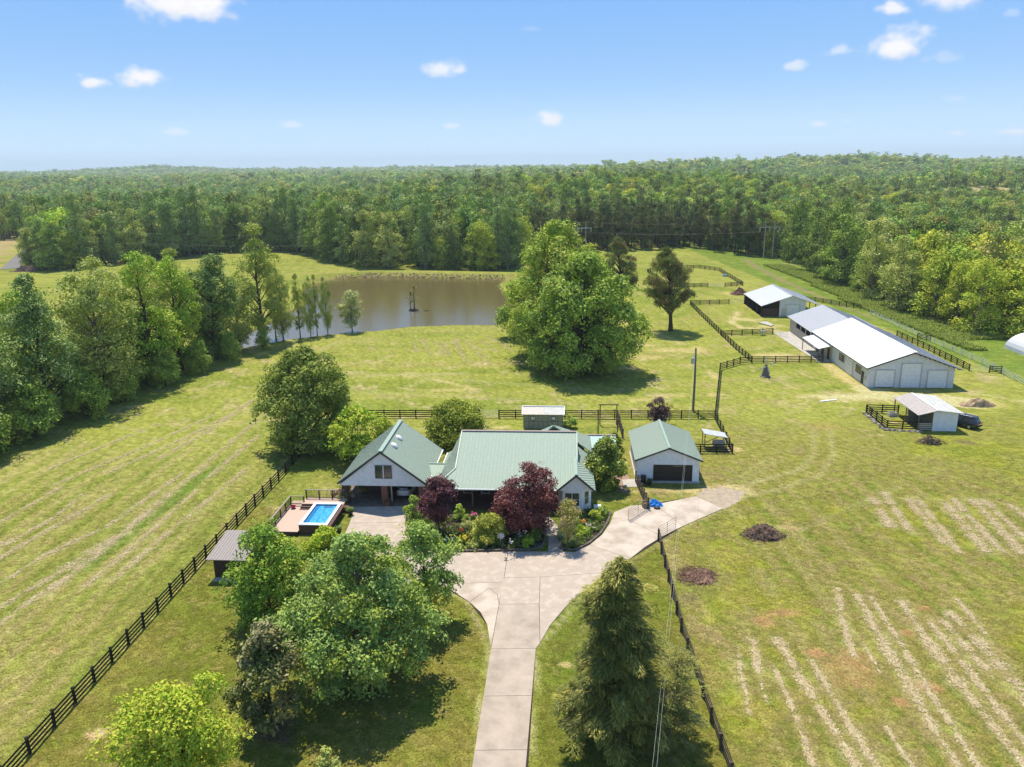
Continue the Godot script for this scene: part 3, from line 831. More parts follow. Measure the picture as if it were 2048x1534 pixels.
func build_woods() -> void:
	var r := RandomNumberGenerator.new()
	r.seed = 4242
	var edge := [
		["rounded mid-green tree", {"h": 20.0, "base": 0.0, "rad": 5.8, "shape": "dome", "masses": 38, "per": 12, "clump": 1.25, "leaf": 0.42, "leaves": 17, "tones": GREEN_MID, "sides": 6, "seed": 11}],
		["slender blue-green tree", {"h": 23.0, "base": 0.05, "rad": 4.4, "shape": "oval", "masses": 34, "per": 13, "clump": 1.15, "leaf": 0.40, "leaves": 17, "tones": GREEN_BLUE, "sides": 6, "seed": 12}],
		["pale yellow-green tree", {"h": 19.0, "base": 0.0, "rad": 5.4, "shape": "dome", "masses": 36, "per": 12, "clump": 1.2, "leaf": 0.42, "leaves": 17, "tones": GREEN_PALE, "sides": 6, "seed": 13}],
		["dense dark tree", {"h": 20.0, "base": 0.0, "rad": 6.2, "shape": "dome", "masses": 38, "per": 12, "clump": 1.3, "leaf": 0.44, "leaves": 17, "tones": GREEN_DARK, "sides": 6, "seed": 14}],
		["bright spreading tree", {"h": 18.0, "base": 0.0, "rad": 6.2, "shape": "dome", "masses": 38, "per": 12, "clump": 1.25, "leaf": 0.42, "leaves": 17, "tones": GREEN_LIME, "sides": 6, "seed": 15}],
	]
	var pine := {"h": 22.0, "base": 0.22, "rad": 3.2, "shape": "oval", "masses": 34, "per": 8, "clump": 0.95, "leaf": 0.62, "leaves": 26, "wide": 0.20, "tones": PINE_TONES, "kind": NEEDLES, "mat": M.needle, "bark": M.bark_pine, "trunk": 0.24, "stem": 0.97, "lump": 0.36, "seed": 21}
	# low versions of the same kinds for the mass of the wood
	var low := []
	var tiny := []
	for e in edge:
		var a: Dictionary = e[1].duplicate()
		a.masses = 20; a.per = 7; a.clump = 1.75; a.leaf = 0.62; a.leaves = 19; a.sides = 4
		low.append(tree_mesh(a))
		a.masses = 10; a.per = 4; a.clump = 2.6; a.leaf = 1.5; a.leaves = 15; a.lump = 0.42; a.base = 0.15; a.rad = float(a.rad) * 1.2
		tiny.append(tree_mesh(a))
	var pl: Dictionary = pine.duplicate()
	pl.masses = 20; pl.per = 5; pl.clump = 1.3; pl.leaf = 0.9; pl.leaves = 20; pl.wide = 0.25; pl.sides = 4
	low.append(tree_mesh(pl))
	pl.masses = 7; pl.per = 3; pl.clump = 2.4; pl.leaf = 2.2; pl.leaves = 10
	tiny.append(tree_mesh(pl))
	var protos := []
	for e in edge:
		var g := grow(e[1])
		var m := ArrayMesh.new()
		m.add_surface_from_arrays(Mesh.PRIMITIVE_TRIANGLES, crown_arrays(g[1]))
		protos.append([g[0].mesh(), m, M.bark_grey, M.leaf])
	var pg := grow(pine)
	var pm := ArrayMesh.new()
	pm.add_surface_from_arrays(Mesh.PRIMITIVE_TRIANGLES, crown_arrays(pg[1]))
	protos.append([pg[0].mesh(), pm, M.bark_pine, M.needle])
	var zones := {}
	var mass := []
	for i in 12: mass.append([[], []])
	var z := -85.0
	while z > -6800.0:
		var far := -z
		var step := 5.6 if far < 440.0 else (8.0 if far < 760.0 else (10.5 if far < 1500.0 else (17.0 if far < 3000.0 else 27.0)))
		var x := -0.78 * far - 40.0
		while x < 0.78 * far + 40.0:
			var px := x + r.randf_range(-0.45, 0.45) * step
			var pz := z + r.randf_range(-0.45, 0.45) * step
			var pick := r.randf()
			var size := r.randf_range(0.62, 1.0) + 0.38 * r.randf() * r.randf()
			var turn := r.randf() * TAU
			var tint := r.randf_range(0.62, 1.3)
			var warm := r.randf_range(0.82, 1.22)
			x += step
			var d := in_wood(px, pz) if far < 900.0 else 50.0
			if d < 1.0: continue
			var patch := nz.get_noise_2d(px * 0.9, pz * 0.9)
			var k := int(clampf((pick + patch * 0.8) * 5.0, 0.0, 4.0))
			var pines := (px > 9.0 and px < 92.0 and pz < -330.0 and pz > -395.0) or (px > 86.0 and px < 104.0 and pz < -316.0 and pz > -350.0)
			if pines and pick < 0.93: k = 5
			elif pick > 0.90 and far > 330.0: k = 5
			elif px > 8.0 and px < 240.0 and pz < -400.0 and pz > -820.0 and pick > 0.4: k = 4 if pick > 0.7 else 0
			elif px > 95.0 and pz > -330.0 and k == 1: k = 3
			if px < 9.0 and far < 420.0:
				k = [1, 1, 1, 0, 2, 3, 1, 4][r.randi() % 8]
				size = size * 1.12
			var y := hgt(px, pz) - 0.1
			if far < 440.0 and d < 6.6 and absf(px) < 0.70 * far + 6.0 and (px > -200.0):
				var zone := "far left wood edge" if px < -104.0 else ("wood edge left of the pond" if px < -58.0 else ("wood edge behind the pond" if px < 9.0 else ("pine row behind the pasture" if px < 92.0 else ("wood corner by the pylon" if pz < -285.0 else "wood edge right of the barns"))))
				if not zones.has(zone): zones[zone] = []
				zones[zone].append([px, pz, y, k, size, turn])
				continue
			if pines and pick < 0.7:   # young broadleaf growth under the pines
				mass[int(pick * 5.0)][0].append(Transform3D(Basis(Vector3.UP, turn).scaled(Vector3(0.55, 0.42, 0.55)), Vector3(px + 2.0, y, pz + 1.5)))
				mass[int(pick * 5.0)][1].append(Color(0.7, 0.8, 0.7))
			var b := k + (0 if far < 760.0 else 6)
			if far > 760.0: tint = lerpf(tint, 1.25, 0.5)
			var g := size * (1.0 if far < 1500.0 else (1.15 if far < 3000.0 else 1.35))
			var wide := g * (1.0 if far < 1500.0 else (1.6 if far < 3000.0 else 2.3))
			mass[b][0].append(Transform3D(Basis(Vector3.UP, turn).scaled(Vector3(wide, g, wide)), Vector3(px, y, pz)))
			mass[b][1].append(Color(tint * warm, tint, tint * r.randf_range(0.8, 1.3)))
		z -= step
	var kinds := ["rounded", "slender", "pale", "dark", "bright", "pine"]
	for b in 12:
		if mass[b][0].is_empty(): continue
		var mm := MultiMesh.new()
		mm.transform_format = MultiMesh.TRANSFORM_3D
		mm.use_colors = true
		mm.mesh = low[b] if b < 6 else tiny[b - 6]
		mm.instance_count = mass[b][0].size()
		for i in mm.instance_count:
			mm.set_instance_transform(i, mass[b][0][i])
			mm.set_instance_color(i, mass[b][1][i])
		var o := MultiMeshInstance3D.new()
		o.multimesh = mm
		o.name = numbered(self, "forest")
		add_child(o)
		tag(o, "%s of the woods running back to the %s" % [["round green crowns", "slender blue-green crowns", "pale crowns", "dark crowns", "bright green crowns", "pine tops"][b % 6], "first hills" if b < 6 else "far skyline"], "forest", "", "stuff")
	for zone in zones:
		var list: Array = zones[zone]
		list.sort_custom(func(a, b): return a[0] / -a[1] < b[0] / -b[1])
		for i in list.size():
			var t: Array = list[i]
			var looks: String = edge[t[3]][0] if t[3] < 5 else "tall bare-trunked pine"
			var o := thing("pine_tree" if t[3] == 5 else "broadleaf_tree", "%s, %s from left, %s" % [looks, ordinal(i + 1), zone], "tree", Vector3(t[0], t[2], t[1]), t[5], "trees along the edge of the woods")
			o.scale = Vector3(t[4], t[4] * (0.95 + 0.1 * sin(t[5])), t[4])
			var p: Array = protos[t[3]]
			part(o, "trunk", p[0], p[2])
			part(o, "crown", p[1], p[3], Vector3.ZERO, Basis(), "stuff")

# ---------------------------------------------------------------- driveway and fences

func slab_part(parent: Node, called: String, pts: Array, m: Material, top := 0.05, inset := 0.018) -> void:
	var q := PackedVector2Array(pts)
	var s := Shape.new()
	for ring in Geometry2D.offset_polygon(q, -inset):
		s.plate(ring, 0.0, top)
	part(parent, called, s, m)

func v2(a: Array) -> Array:
	var r := []
	for i in range(0, a.size(), 2): r.append(Vector2(a[i], a[i + 1]))
	return r

func build_paving() -> void:
	var d := Node3D.new()
	d.name = "driveway"
	add_child(d)
	d.set_meta("kind", "structure")
	var zs := [-22.0, -27.0, -32.0, -36.8, -41.7, -47.0, -52.6]
	for i in 6:
		var a: float = zs[i]
		var b: float = zs[i + 1]
		slab_part(d, "slab", v2([0.2 - 0.074 * (a + 37.0) - 3.25, a, 0.2 - 0.074 * (a + 37.0) + 0.1 + 0.02 * (-37.0 - a) * 0.5, a, 0.2 - 0.074 * (b + 37.0) + 0.1 + 0.02 * (-37.0 - b) * 0.5, b, 0.2 - 0.074 * (b + 37.0) - 3.25, b]), M.concrete_old)
	slab_part(d, "slab", v2([-1.90, -52.6, 1.62, -52.6, 1.95, -53.3, 2.1, -59.0, -1.35, -59.0]), M.concrete_old)
	slab_part(d, "slab", v2([-1.35, -59.0, 2.1, -59.0, 2.35, -63.5, -1.0, -63.5]), M.concrete_patchy)
	slab_part(d, "slab", v2([-1.9, -52.6, -1.35, -59.0, -1.5, -60.6, -2.3, -61.7, -3.9, -59.4, -2.9, -57.8, -2.3, -56.0]), M.concrete_new)
	slab_part(d, "slab", v2([-1.5, -60.6, -1.35, -59.0, -1.0, -62.7, -6.9, -62.5, -5.7, -61.5, -3.9, -59.4, -2.3, -61.7]), M.concrete_new)
	slab_part(d, "slab", v2([1.95, -53.3, 2.9, -55.8, 4.3, -58.4, 6.2, -61.2, 8.6, -64.2, 2.35, -63.5, 2.1, -59.0]), M.concrete_patchy)
	slab_part(d, "slab", v2([-19.0, -66.4, -15.0, -64.0, -11.0, -62.5, -6.9, -62.5, -1.0, -62.7, -0.6, -68.45, -6.2, -68.4, -8.2, -68.7, -9.9, -70.7, -17.4, -70.7]), M.concrete_patchy)
	slab_part(d, "slab", v2([-1.0, -62.7, -1.0, -63.5, 2.35, -63.5, 8.6, -64.2, 11.1, -66.8, 7.5, -69.7, 5.9, -68.2, 4.0, -68.4, -0.6, -68.45]), M.concrete_patchy)
	slab_part(d, "slab", v2([-17.4, -70.7, -9.9, -70.7, -11.1, -74.1, -11.5, -75.3, -17.4, -75.3]), M.concrete_patchy)
	slab_part(d, "slab", v2([-17.4, -75.3, -11.5, -75.3, -11.7, -77.8, -10.2, -79.4, -19.3, -79.4, -17.6, -78.6]), M.concrete_patchy)
	slab_part(d, "slab", v2([-19.3, -79.4, -10.2, -79.4, -9.6, -90.0, -18.9, -90.2]), M.carport_floor_shaded)
	slab_part(d, "slab", v2([7.5, -69.7, 11.1, -66.8, 12.9, -69.1, 15.0, -71.3, 12.2, -75.2, 10.2, -74.7, 9.0, -71.9]), M.concrete_new)
	slab_part(d, "slab", v2([15.0, -71.3, 17.6, -73.6, 15.6, -79.0, 12.9, -78.8, 10.9, -77.2, 10.2, -74.7, 12.2, -75.2]), M.concrete_new)
	slab_part(d, "slab", v2([17.6, -73.6, 22.8, -77.7, 20.7, -81.1, 15.6, -79.0]), M.concrete_new)
	var bed := Shape.new()
	bed.plate(v2([-4.3, -22.0, -0.6, -22.0, 1.6, -52.6, 2.9, -55.8, 4.3, -58.4, 6.2, -61.2, 8.6, -64.2, 17.6, -73.6, 22.8, -77.7, 20.7, -81.0, 12.9, -78.7, 10.9, -77.1, 10.2, -74.7, 9.0, -71.9, 7.5, -69.7, 5.9, -68.2, -6.2, -68.4, -8.2, -68.7, -9.9, -70.7, -11.1, -74.1, -11.7, -77.8, -17.4, -77.8, -17.4, -70.7, -15.0, -64.0, -11.0, -62.6, -6.7, -62.4, -3.9, -59.4, -2.3, -56.0, -1.8, -52.6]), -0.02, 0.012)
	part(d, "joint_bed", bed, M.soil)
	var g := Shape.new()
	g.plate(v2([20.7, -81.3, 22.9, -77.6, 24.2, -78.7, 25.4, -79.9, 25.9, -81.2, 26.8, -82.2, 25.4, -82.9, 24.3, -84.0, 23.2, -83.2, 22.0, -83.4, 21.6, -82.4]), -0.05, 0.012)
	struct("gravel_patch", g, M.gravel)
	var w := Node3D.new()
	w.name = "garage_walkway"
	add_child(w)
	w.set_meta("kind", "structure")
	slab_part(w, "brick_paving", v2([11.7, -93.0, 13.2, -93.0, 14.1, -86.4, 12.95, -86.3, 12.9, -84.0, 13.3, -82.4, 12.5, -82.4, 12.1, -86.0]), M.brick_path, 0.04)
	slab_part(w, "slab", v2([12.95, -84.0, 14.5, -84.0, 14.6, -86.4, 12.95, -86.3]), M.concrete_pale)
	var gp := Shape.new()
	gp.plate(v2([3.35, -68.5, 4.75, -68.5, 4.5, -71.0, 4.6, -74.0, 3.6, -77.0, 2.0, -78.6, 0.4, -78.6, 2.2, -76.4, 3.2, -73.5, 3.5, -71.0]), -0.02, 0.045)
	struct("garden_path", gp, M.concrete_old)
	var p2 := Shape.new()
	p2.plate(v2([-9.4, -75.8, -2.6, -76.3, -2.4, -75.3, -6.0, -75.0, -9.2, -74.9]), -0.02, 0.05)
	struct("porch_path", p2, M.brick_path)

func fence(label: String, pts: Array, m: Material, height := 1.3, boards := 4, group := "black board fences", gap := 2.44, cap := Color(9, 8, 7), deep := 0.145) -> Node3D:
	var o := thing("board_fence", label, "fence", Vector3(pts[0].x, 0, pts[0].y), 0.0, group)
	var post := Shape.new()
	post.box(Vector3(0, height * 0.5 - 0.1, 0), Vector3(0.15, height + 0.2, 0.15))
	post.col = cap
	post.box(Vector3(0, height + 0.012, 0), Vector3(0.19, 0.03, 0.19))
	var pm := post.mesh()
	for k in pts.size() - 1:
		var a := Vector3(pts[k].x - pts[0].x, 0, pts[k].y - pts[0].y)
		var b := Vector3(pts[k + 1].x - pts[0].x, 0, pts[k + 1].y - pts[0].y)
		var n := maxi(1, roundi(a.distance_to(b) / gap))
		var f := (b - a).normalized()
		var side := f.cross(Vector3.UP)
		var len := a.distance_to(b) / n
		var plank := Shape.new()
		plank.box(Vector3.ZERO, Vector3(len - 0.012, deep, 0.032))
		var bm := plank.mesh()
		var turn := Basis(f, Vector3.UP, f.cross(Vector3.UP))
		for i in n + 1:
			if i < n or k == pts.size() - 2:
				part(o, "post", pm, m, a.lerp(b, float(i) / n) + Vector3.UP * rng.randf_range(-0.04, 0.03), turn * Basis.from_euler(Vector3(rng.randf_range(-0.02, 0.02), 0, rng.randf_range(-0.02, 0.02))))
			if i == n: break
			for j in boards:
				var y := height * (0.2 + 0.72 * j / (boards - 1))
				part(o, "board", bm, m, a.lerp(b, (i + 0.5) / n) + Vector3.UP * (y + rng.randf_range(-0.012, 0.012)) + side * 0.094, turn * Basis(Vector3.BACK, rng.randf_range(-0.008, 0.008)))
	return o

func gate(label: String, a: Vector2, b: Vector2, high: float, rails: int, m: Material, group := "metal tube gates", r := 0.022) -> Node3D:
	var d := b - a
	var o := thing("metal_gate", label, "gate", Vector3(a.x, 0, a.y), -d.angle(), group)
	var w := d.length()
	for i in rails:
		var s := Shape.new()
		var y := 0.18 + (high - 0.18) * pow(float(i) / (rails - 1), 1.15)
		s.tube([Vector3(0, y, 0), Vector3(w, y, 0)], [r, r], 6)
		part(o, "rail", s, m)
	for x in [0.0, 0.5, 1.0]:
		var s := Shape.new()
		s.tube([Vector3(x * w, 0.1, 0), Vector3(x * w, high, 0)], [r, r], 6)
		part(o, "upright", s, m)
	return o

func build_fences() -> void:
	fence("long black board fence with pale post caps beside the mown field on the left", v2([-32.0, -29.0, -31.25, -44.5, -29.85, -68.0, -26.6, -111.8]), M.fence, 1.32, 4, "", 2.44, Color(22, 19, 16))
	fence("weathered brown board fence between driveway gate and the striped field", v2([12.9, -29.0, 13.05, -44.0, 13.3, -54.6, 14.4, -70.4]), M.fence_old, 1.3, 4, "", 2.44, Color(3.0, 2.9, 2.8))
	fence("black board fence behind the shade trees, left of the pale back gate", v2([-26.6, -111.8, -4.9, -110.9]), M.fence)
	fence("black board fence behind the house between back gate and utility pole corner", v2([-2.0, -110.7, 30.0, -109.2]), M.fence)
	fence("black fence climbing from the utility pole corner to the horse paddock", v2([30.0, -109.2, 38.2, -137.6, 43.1, -141.9, 45.5, -142.5]), M.fence, 1.32, 4, "black board fences", 2.44, Color(14, 12, 10))
	fence("black fence behind the small windmill ending at the barn awning", v2([45.5, -142.5, 59.0, -142.6]), M.fence)
	fence("long black fence running back from the paddock corner past the lone pine", v2([45.5, -142.5, 45.6, -153.5, 47.5, -192.5, 48.4, -207.3]), M.fence)
	fence("black cross fence at the far end of the paddock, with a hanging feeder", v2([46.2, -167.0, 58.0, -168.6]), M.fence)
	fence("short black fence left of the open machine shed", v2([48.4, -207.3, 59.1, -208.1]), M.fence)
	fence("black fence around the far round pen on the hilltop pasture", v2([61.1, -239.4, 54.5, -238.8, 49.0, -246.0, 48.6, -276.0, 56.0, -287.0, 69.5, -285.2, 74.4, -276.0, 72.6, -241.6, 66.3, -239.0]), M.fence)
	fence("black fence from utility pole corner down to the dog shelter", v2([30.0, -109.2, 28.55, -94.6]), M.fence)
	fence("short black fence between garage and dog shelter", v2([28.55, -94.6, 22.35, -94.9]), M.fence)
	fence("rough dark wooden fence running from the garage corner to the drive gate", v2([14.55, -85.6, 14.7, -77.9]), M.fence_old, 1.35, 4, "", 1.4)
	fence("rustic picket fence leading from the back fence towards the garage", v2([15.6, -109.6, 15.2, -101.0]), M.fence_old, 1.35, 3, "", 1.2)
	fence("black fence along the far right side of the big white barn", v2([82.2, -134.6, 83.2, -150.5, 83.6, -164.5]), M.fence)
	fence("black fence behind the long barn, at the foot of the tall grass bank", v2([90.2, -197.4, 86.9, -203.0, 83.0, -209.6, 78.0, -214.0]), M.fence)
	fence("tiny two-panel black fence standing in the white fence line", v2([86.7, -161.8, 88.2, -159.4]), M.fence)
	fence("short black fence panel right of the wire gates beyond the barn", v2([85.1, -133.4, 86.8, -132.7]), M.fence)
	fence("black fence around the little paddock of the white stall shed", v2([57.7, -110.4, 53.3, -111.2, 52.85, -103.5, 56.75, -102.75]), M.fence, 1.3, 4, "black board fences", 2.2)
	fence("thin white rail fence running behind the barns towards the metal hut", v2([89.7, -191.0, 87.9, -160.5, 87.5, -139.6, 86.0, -124.5, 83.5, -105.0]), M.gate_pale, 1.15, 4, "", 3.4, Color(1, 1, 1), 0.05)
	gate("open tube gate left of the new concrete, by the blue tarpaulin", Vector2(12.1, -75.0), Vector2(14.6, -77.9), 1.35, 6, M.gate)
	gate("open tube gate at the head of the weathered fence", Vector2(14.45, -70.7), Vector2(16.7, -73.0), 1.35, 6, M.gate)
	gate("pale tube gate in the back fence behind the spreading tree", Vector2(-4.85, -110.9), Vector2(-2.1, -110.7), 1.25, 6, M.gate_pale)
	gate("pale gate at the end of the paddock cross fence", Vector2(58.1, -168.5), Vector2(59.6, -163.8), 1.3, 5, M.gate_pale)
	gate("faint wire gate of the round pen", Vector2(61.3, -239.3), Vector2(66.1, -239.0), 1.2, 5, M.gate_pale)
	gate("wire gate between short black fence and machine shed", Vector2(59.3, -208.1), Vector2(64.0, -208.4), 1.25, 6, M.gate_pale, "metal tube gates", 0.014)
	gate("double wire gates right of the white barn", Vector2(82.4, -134.5), Vector2(85.0, -133.5), 1.25, 6, M.gate_pale, "metal tube gates", 0.016)

# ---------------------------------------------------------------- house, carport, garage

func window(parent: Node, mid: Vector3, turn: Basis, w: float, h: float, cols: int, rows: int, frame: Material, pane: Material, called := "window") -> void:
	var s := Shape.new()
	var t := 0.07
	s.box(Vector3(0, h / 2, 0.02), Vector3(w + 2 * t, t, 0.07)); s.box(Vector3(0, -h / 2, 0.03), Vector3(w + 2 * t, t, 0.10))
	for x in [-1, 1]: s.box(Vector3(x * (w / 2 + t / 2), 0, 0.02), Vector3(t, h - t, 0.07))
	for i in range(1, cols): s.box(Vector3(-w / 2 + w * i / cols, 0, 0.02), Vector3(0.06, h - t, 0.05))
	for j in range(1, rows): s.box(Vector3(0, -h / 2 + h * j / rows, 0.018), Vector3(w, 0.04, 0.04))
	var f := part(parent, called, s, frame, mid, turn)
	for i in cols:
		for j in rows:
			var p := Shape.new()
			p.box(Vector3(-w / 2 + w * (i + 0.5) / cols, -h / 2 + h * (j + 0.5) / rows, 0.004), Vector3(w / cols, h / rows, 0.012))
			part(f, "pane", p, pane)

func roof(parent: Node, pts: Array, m: Material, rib: Material, step := 0.36, called := "roof", thick := 0.12, rib_h := 0.03) -> MeshInstance3D:
	var s := Shape.new()
	s.slab(pts, thick)
	var o := part(parent, called, s, m)
	var q := Shape.new()
	q.ribs(pts, step, 0.06, rib_h)
	if q.v.size(): part(o, "seams", q, rib, Vector3.ZERO, Basis(), "stuff")
	return o

func gable(parent: Node, called: String, a: Vector3, b: Vector3, top: Vector3, thick: float, m: Material) -> void:   # a triangular wall; its face looks along (b - a) x up
	var s := Shape.new()
	var nrm := (b - a).cross(Vector3.UP).normalized() * thick
	s.tri(a, b, top); s.tri(b - nrm, a - nrm, top - nrm)
	s.quad(a - nrm, b - nrm, b, a); s.quad(b, b - nrm, top - nrm, top); s.quad(a - nrm, a, top, top - nrm)
	part(parent, called, s, m)

func trim(parent: Node, called: String, a: Vector3, b: Vector3, w: float, h: float, m: Material) -> void:
	var s := Shape.new()
	s.bar(a, b, w, h)
	part(parent, called, s, m)

func wall(parent: Node, called: String, x0: float, x1: float, y0: float, y1: float, z0: float, z1: float, m: Material) -> MeshInstance3D:
	var s := Shape.new()
	s.span(x0, x1, y0, y1, z0, z1)
	return part(parent, called, s, m)

func laps(parent: Node, x0: float, x1: float, y0: float, y1: float, z: float, m: Material, step := 0.2) -> void:   # lap siding on a wall that looks along +z
	var s := Shape.new()
	var y := y0
	while y < y1 - 0.05:
		var t := minf(y + step, y1)
		s.quad(Vector3(x0, y, z + 0.022), Vector3(x1, y, z + 0.022), Vector3(x1, t, z + 0.004), Vector3(x0, t, z + 0.004))
		s.quad(Vector3(x0, y, z), Vector3(x1, y, z), Vector3(x1, y, z + 0.022), Vector3(x0, y, z + 0.022))
		y = t
	part(parent, "lap_siding", s, m, Vector3.ZERO, Basis(), "stuff")

func build_house() -> void:
	var o := thing("house", "white and brick farmhouse under a pale green standing-seam metal roof", "house", Vector3(0, 0, -80), YAW)
	var e := 0.006
	wall(o, "wall", -6.3, 7.0, 0.0, 2.75, -14.0, -0.6, M.brick_dark)
	wall(o, "wall", 7.0 + e, 8.6, 0.0, 2.7, -8.2, -0.4, M.siding)
	wall(o, "wall", 5.0, 8.6, 0.0, 2.75, -0.4 + e, 1.0, M.siding)
	var porch := wall(o, "porch_floor", -8.3, 4.9, 0.0, 0.38, -0.6 + e, 1.95, M.brick_dark)
	wall(o, "side_porch_floor", -8.3, -6.3 - e, 0.0, 0.36, -8.2, -0.6, M.brick_dark)
	for i in 3: wall(o, "step", -1.0, 1.0, 0.0, 0.30 - 0.1 * i, 1.96 + 0.3 * i, 2.25 + 0.3 * i, M.brick_dark)
	# main roof: ridge along x, long front slope over the porch, hipped at its lower left corner
	var rd := -7.0
	var ry := 6.05
	var fe := 2.3
	var ey := 2.62
	var slope := (ry - ey) / (fe - rd)
	var hz := -0.75
	var hy := ey + slope * (fe - hz)
	roof(o, [Vector3(-8.55, ey, fe), Vector3(4.95, ey, fe), Vector3(7.05, ey + slope * 2.05, fe - 2.05), Vector3(7.05, ry, rd), Vector3(-6.5, ry, rd), Vector3(-6.5, hy, hz)], M.green_roof, M.green_rib, 0.40, "front_roof")
	roof(o, [Vector3(7.05, 2.75, -14.9), Vector3(-6.5, 2.75, -14.9), Vector3(-6.5, ry - 0.004, rd), Vector3(7.05, ry - 0.004, rd)], M.green_roof, M.green_rib, 0.40, "rear_roof")
	roof(o, [Vector3(-8.55, ey, -8.7), Vector3(-8.55, ey, fe), Vector3(-6.5, hy, hz), Vector3(-6.5, hy, -8.7)], M.green_roof, M.green_rib, 0.36, "left_porch_roof")
	roof(o, [Vector3(8.95, 2.62, -0.1), Vector3(8.95, 2.62, -8.6), Vector3(7.06, hy, -8.6), Vector3(7.06, hy, -1.0)], M.green_roof, M.green_rib, 0.36, "right_roof")
	trim(o, "ridge_cap", Vector3(-6.55, ry + 0.04, rd), Vector3(7.1, ry + 0.04, rd), 0.4, 0.07, M.rail_cap)
	trim(o, "hip_cap", Vector3(-8.55, ey + 0.04, fe), Vector3(-6.5, hy + 0.05, hz), 0.2, 0.06, M.green_trim)
	trim(o, "rake_trim", Vector3(-6.52, hy, hz), Vector3(-6.52, ry, rd), 0.12, 0.2, M.green_trim)
	trim(o, "rake_trim", Vector3(7.09, ey + slope * 2.05, fe - 2.05), Vector3(7.09, ry, rd), 0.12, 0.2, M.green_trim)
	trim(o, "gutter", Vector3(-8.6, ey - 0.06, fe + 0.07), Vector3(4.9, ey - 0.06, fe + 0.07), 0.13, 0.12, M.white)
	trim(o, "gutter", Vector3(-8.62, ey - 0.06, -8.7), Vector3(-8.62, ey - 0.06, fe), 0.12, 0.12, M.white)
	gable(o, "gable_wall", Vector3(-6.3, 2.75, -13.6), Vector3(-6.3, 2.75, -0.7), Vector3(-6.3, 5.85, rd), 0.15, M.siding)
	gable(o, "gable_wall", Vector3(7.0, 2.75, -0.7), Vector3(7.0, 2.75, -13.6), Vector3(7.0, 5.85, rd), 0.15, M.siding)
	wall(o, "porch_ceiling", -8.4, 4.9, 2.40, 2.46, -0.6, 2.05, M.wood_dark)
	wall(o, "porch_beam", -8.4, 4.9, 2.2, 2.4, 1.75, 1.9, M.wood)
	for x in [-8.2, -4.35, -0.6, 2.4]: wall(o, "porch_post", x - 0.09, x + 0.09, 0.38, 2.2, 1.73, 1.91, M.wood)
	for z in [-8.0, -4.4]: wall(o, "porch_post", -8.3, -8.14, 0.36, 2.5, z, z + 0.16, M.wood)
	window(o, Vector3(-3.2, 1.55, -0.6), Basis(), 0.85, 1.35, 1, 2, M.white, M.glass)
	window(o, Vector3(-5.2, 1.55, -0.6), Basis(), 0.85, 1.35, 1, 2, M.white, M.glass)
	window(o, Vector3(2.9, 1.55, -0.6), Basis(), 0.85, 1.35, 1, 2, M.white, M.glass)
	var door := wall(o, "front_door", -0.5, 0.45, 0.4, 2.35, -0.6 + e, -0.54, M.wood)
	wall(door, "handle", 0.30, 0.36, 1.3, 1.45, -0.54, -0.48, M.chrome)
	# the bay: a gabled wing with splayed corners
	var by := 2.72
	roof(o, [Vector3(4.85, by, 2.75), Vector3(6.92, 4.55, 2.75), Vector3(6.92, 4.55, -2.9), Vector3(4.85, by, 2.1)], M.green_roof, M.green_rib, 0.36, "bay_roof")
	roof(o, [Vector3(9.0, by, -0.15), Vector3(6.92, 4.55, -2.0), Vector3(6.92, 4.55, 2.75), Vector3(9.0, by, 2.75)], M.green_roof, M.green_rib, 0.36, "bay_roof")
	trim(o, "ridge_cap", Vector3(6.92, 4.60, 2.78), Vector3(6.92, 4.60, -2.6), 0.3, 0.06, M.green_trim)
	trim(o, "rake_trim", Vector3(4.84, by - 0.06, 2.80), Vector3(6.94, 4.50, 2.80), 0.08, 0.2, M.dark_trim)
	trim(o, "rake_trim", Vector3(9.01, by - 0.06, 2.80), Vector3(6.90, 4.50, 2.80), 0.08, 0.2, M.dark_trim)
	gable(o, "bay_gable", Vector3(5.0, 2.66, 2.45), Vector3(8.85, 2.66, 2.45), Vector3(6.92, 4.36, 2.45), 0.15, M.siding)
	wall(o, "bay_soffit", 5.0, 8.85, 2.6, 2.66, 1.0, 2.45, M.white)
	var b := Shape.new()
	b.plate(v2([5.1, 1.0, 5.5, 2.35, 7.55, 2.35, 8.55, 1.0]), 0.0, 2.6)
	part(o, "bay_wall", b, M.siding)
	window(o, Vector3(6.5, 1.55, 2.36), Basis(), 1.5, 1.6, 2, 2, M.white, M.glass)
	window(o, Vector3(8.05, 1.55, 1.68), Basis(Vector3.UP, 0.933), 0.75, 1.6, 1, 2, M.white, M.glass)
	# breezeway to the carport
	roof(o, [Vector3(-10.9, 2.5, -0.6), Vector3(-8.4, 2.5, -0.6), Vector3(-7.6, 3.15, -3.5), Vector3(-10.9, 3.15, -3.5)], M.green_roof, M.green_rib, 0.36, "breezeway_roof")
	trim(o, "ridge_cap", Vector3(-10.95, 3.2, -3.55), Vector3(-7.6, 3.2, -3.55), 0.22, 0.09, M.green_trim)
	for x in [-10.2, -8.7]: wall(o, "breezeway_post", x, x + 0.15, 0.0, 2.45, -0.9, -0.75, M.white)
	# rear wing: a hipped roof whose tip shows over the ridge, and the blue-green porch roof behind on the right
	wall(o, "wall", 1.4, 8.2, 0.0, 2.0, -16.0, -14.0 - e, M.siding)
	var tip := Vector3(4.3, 5.75, -10.4)
	roof(o, [Vector3(0.6, 3.2, -13.0), Vector3(0.9, 3.2, -7.8), tip], M.green_roof, M.green_rib, 0.4, "hip_roof")
	roof(o, [Vector3(8.9, 3.2, -13.6), Vector3(0.6, 3.2, -13.0), tip], M.green_roof, M.green_rib, 0.4, "hip_roof")
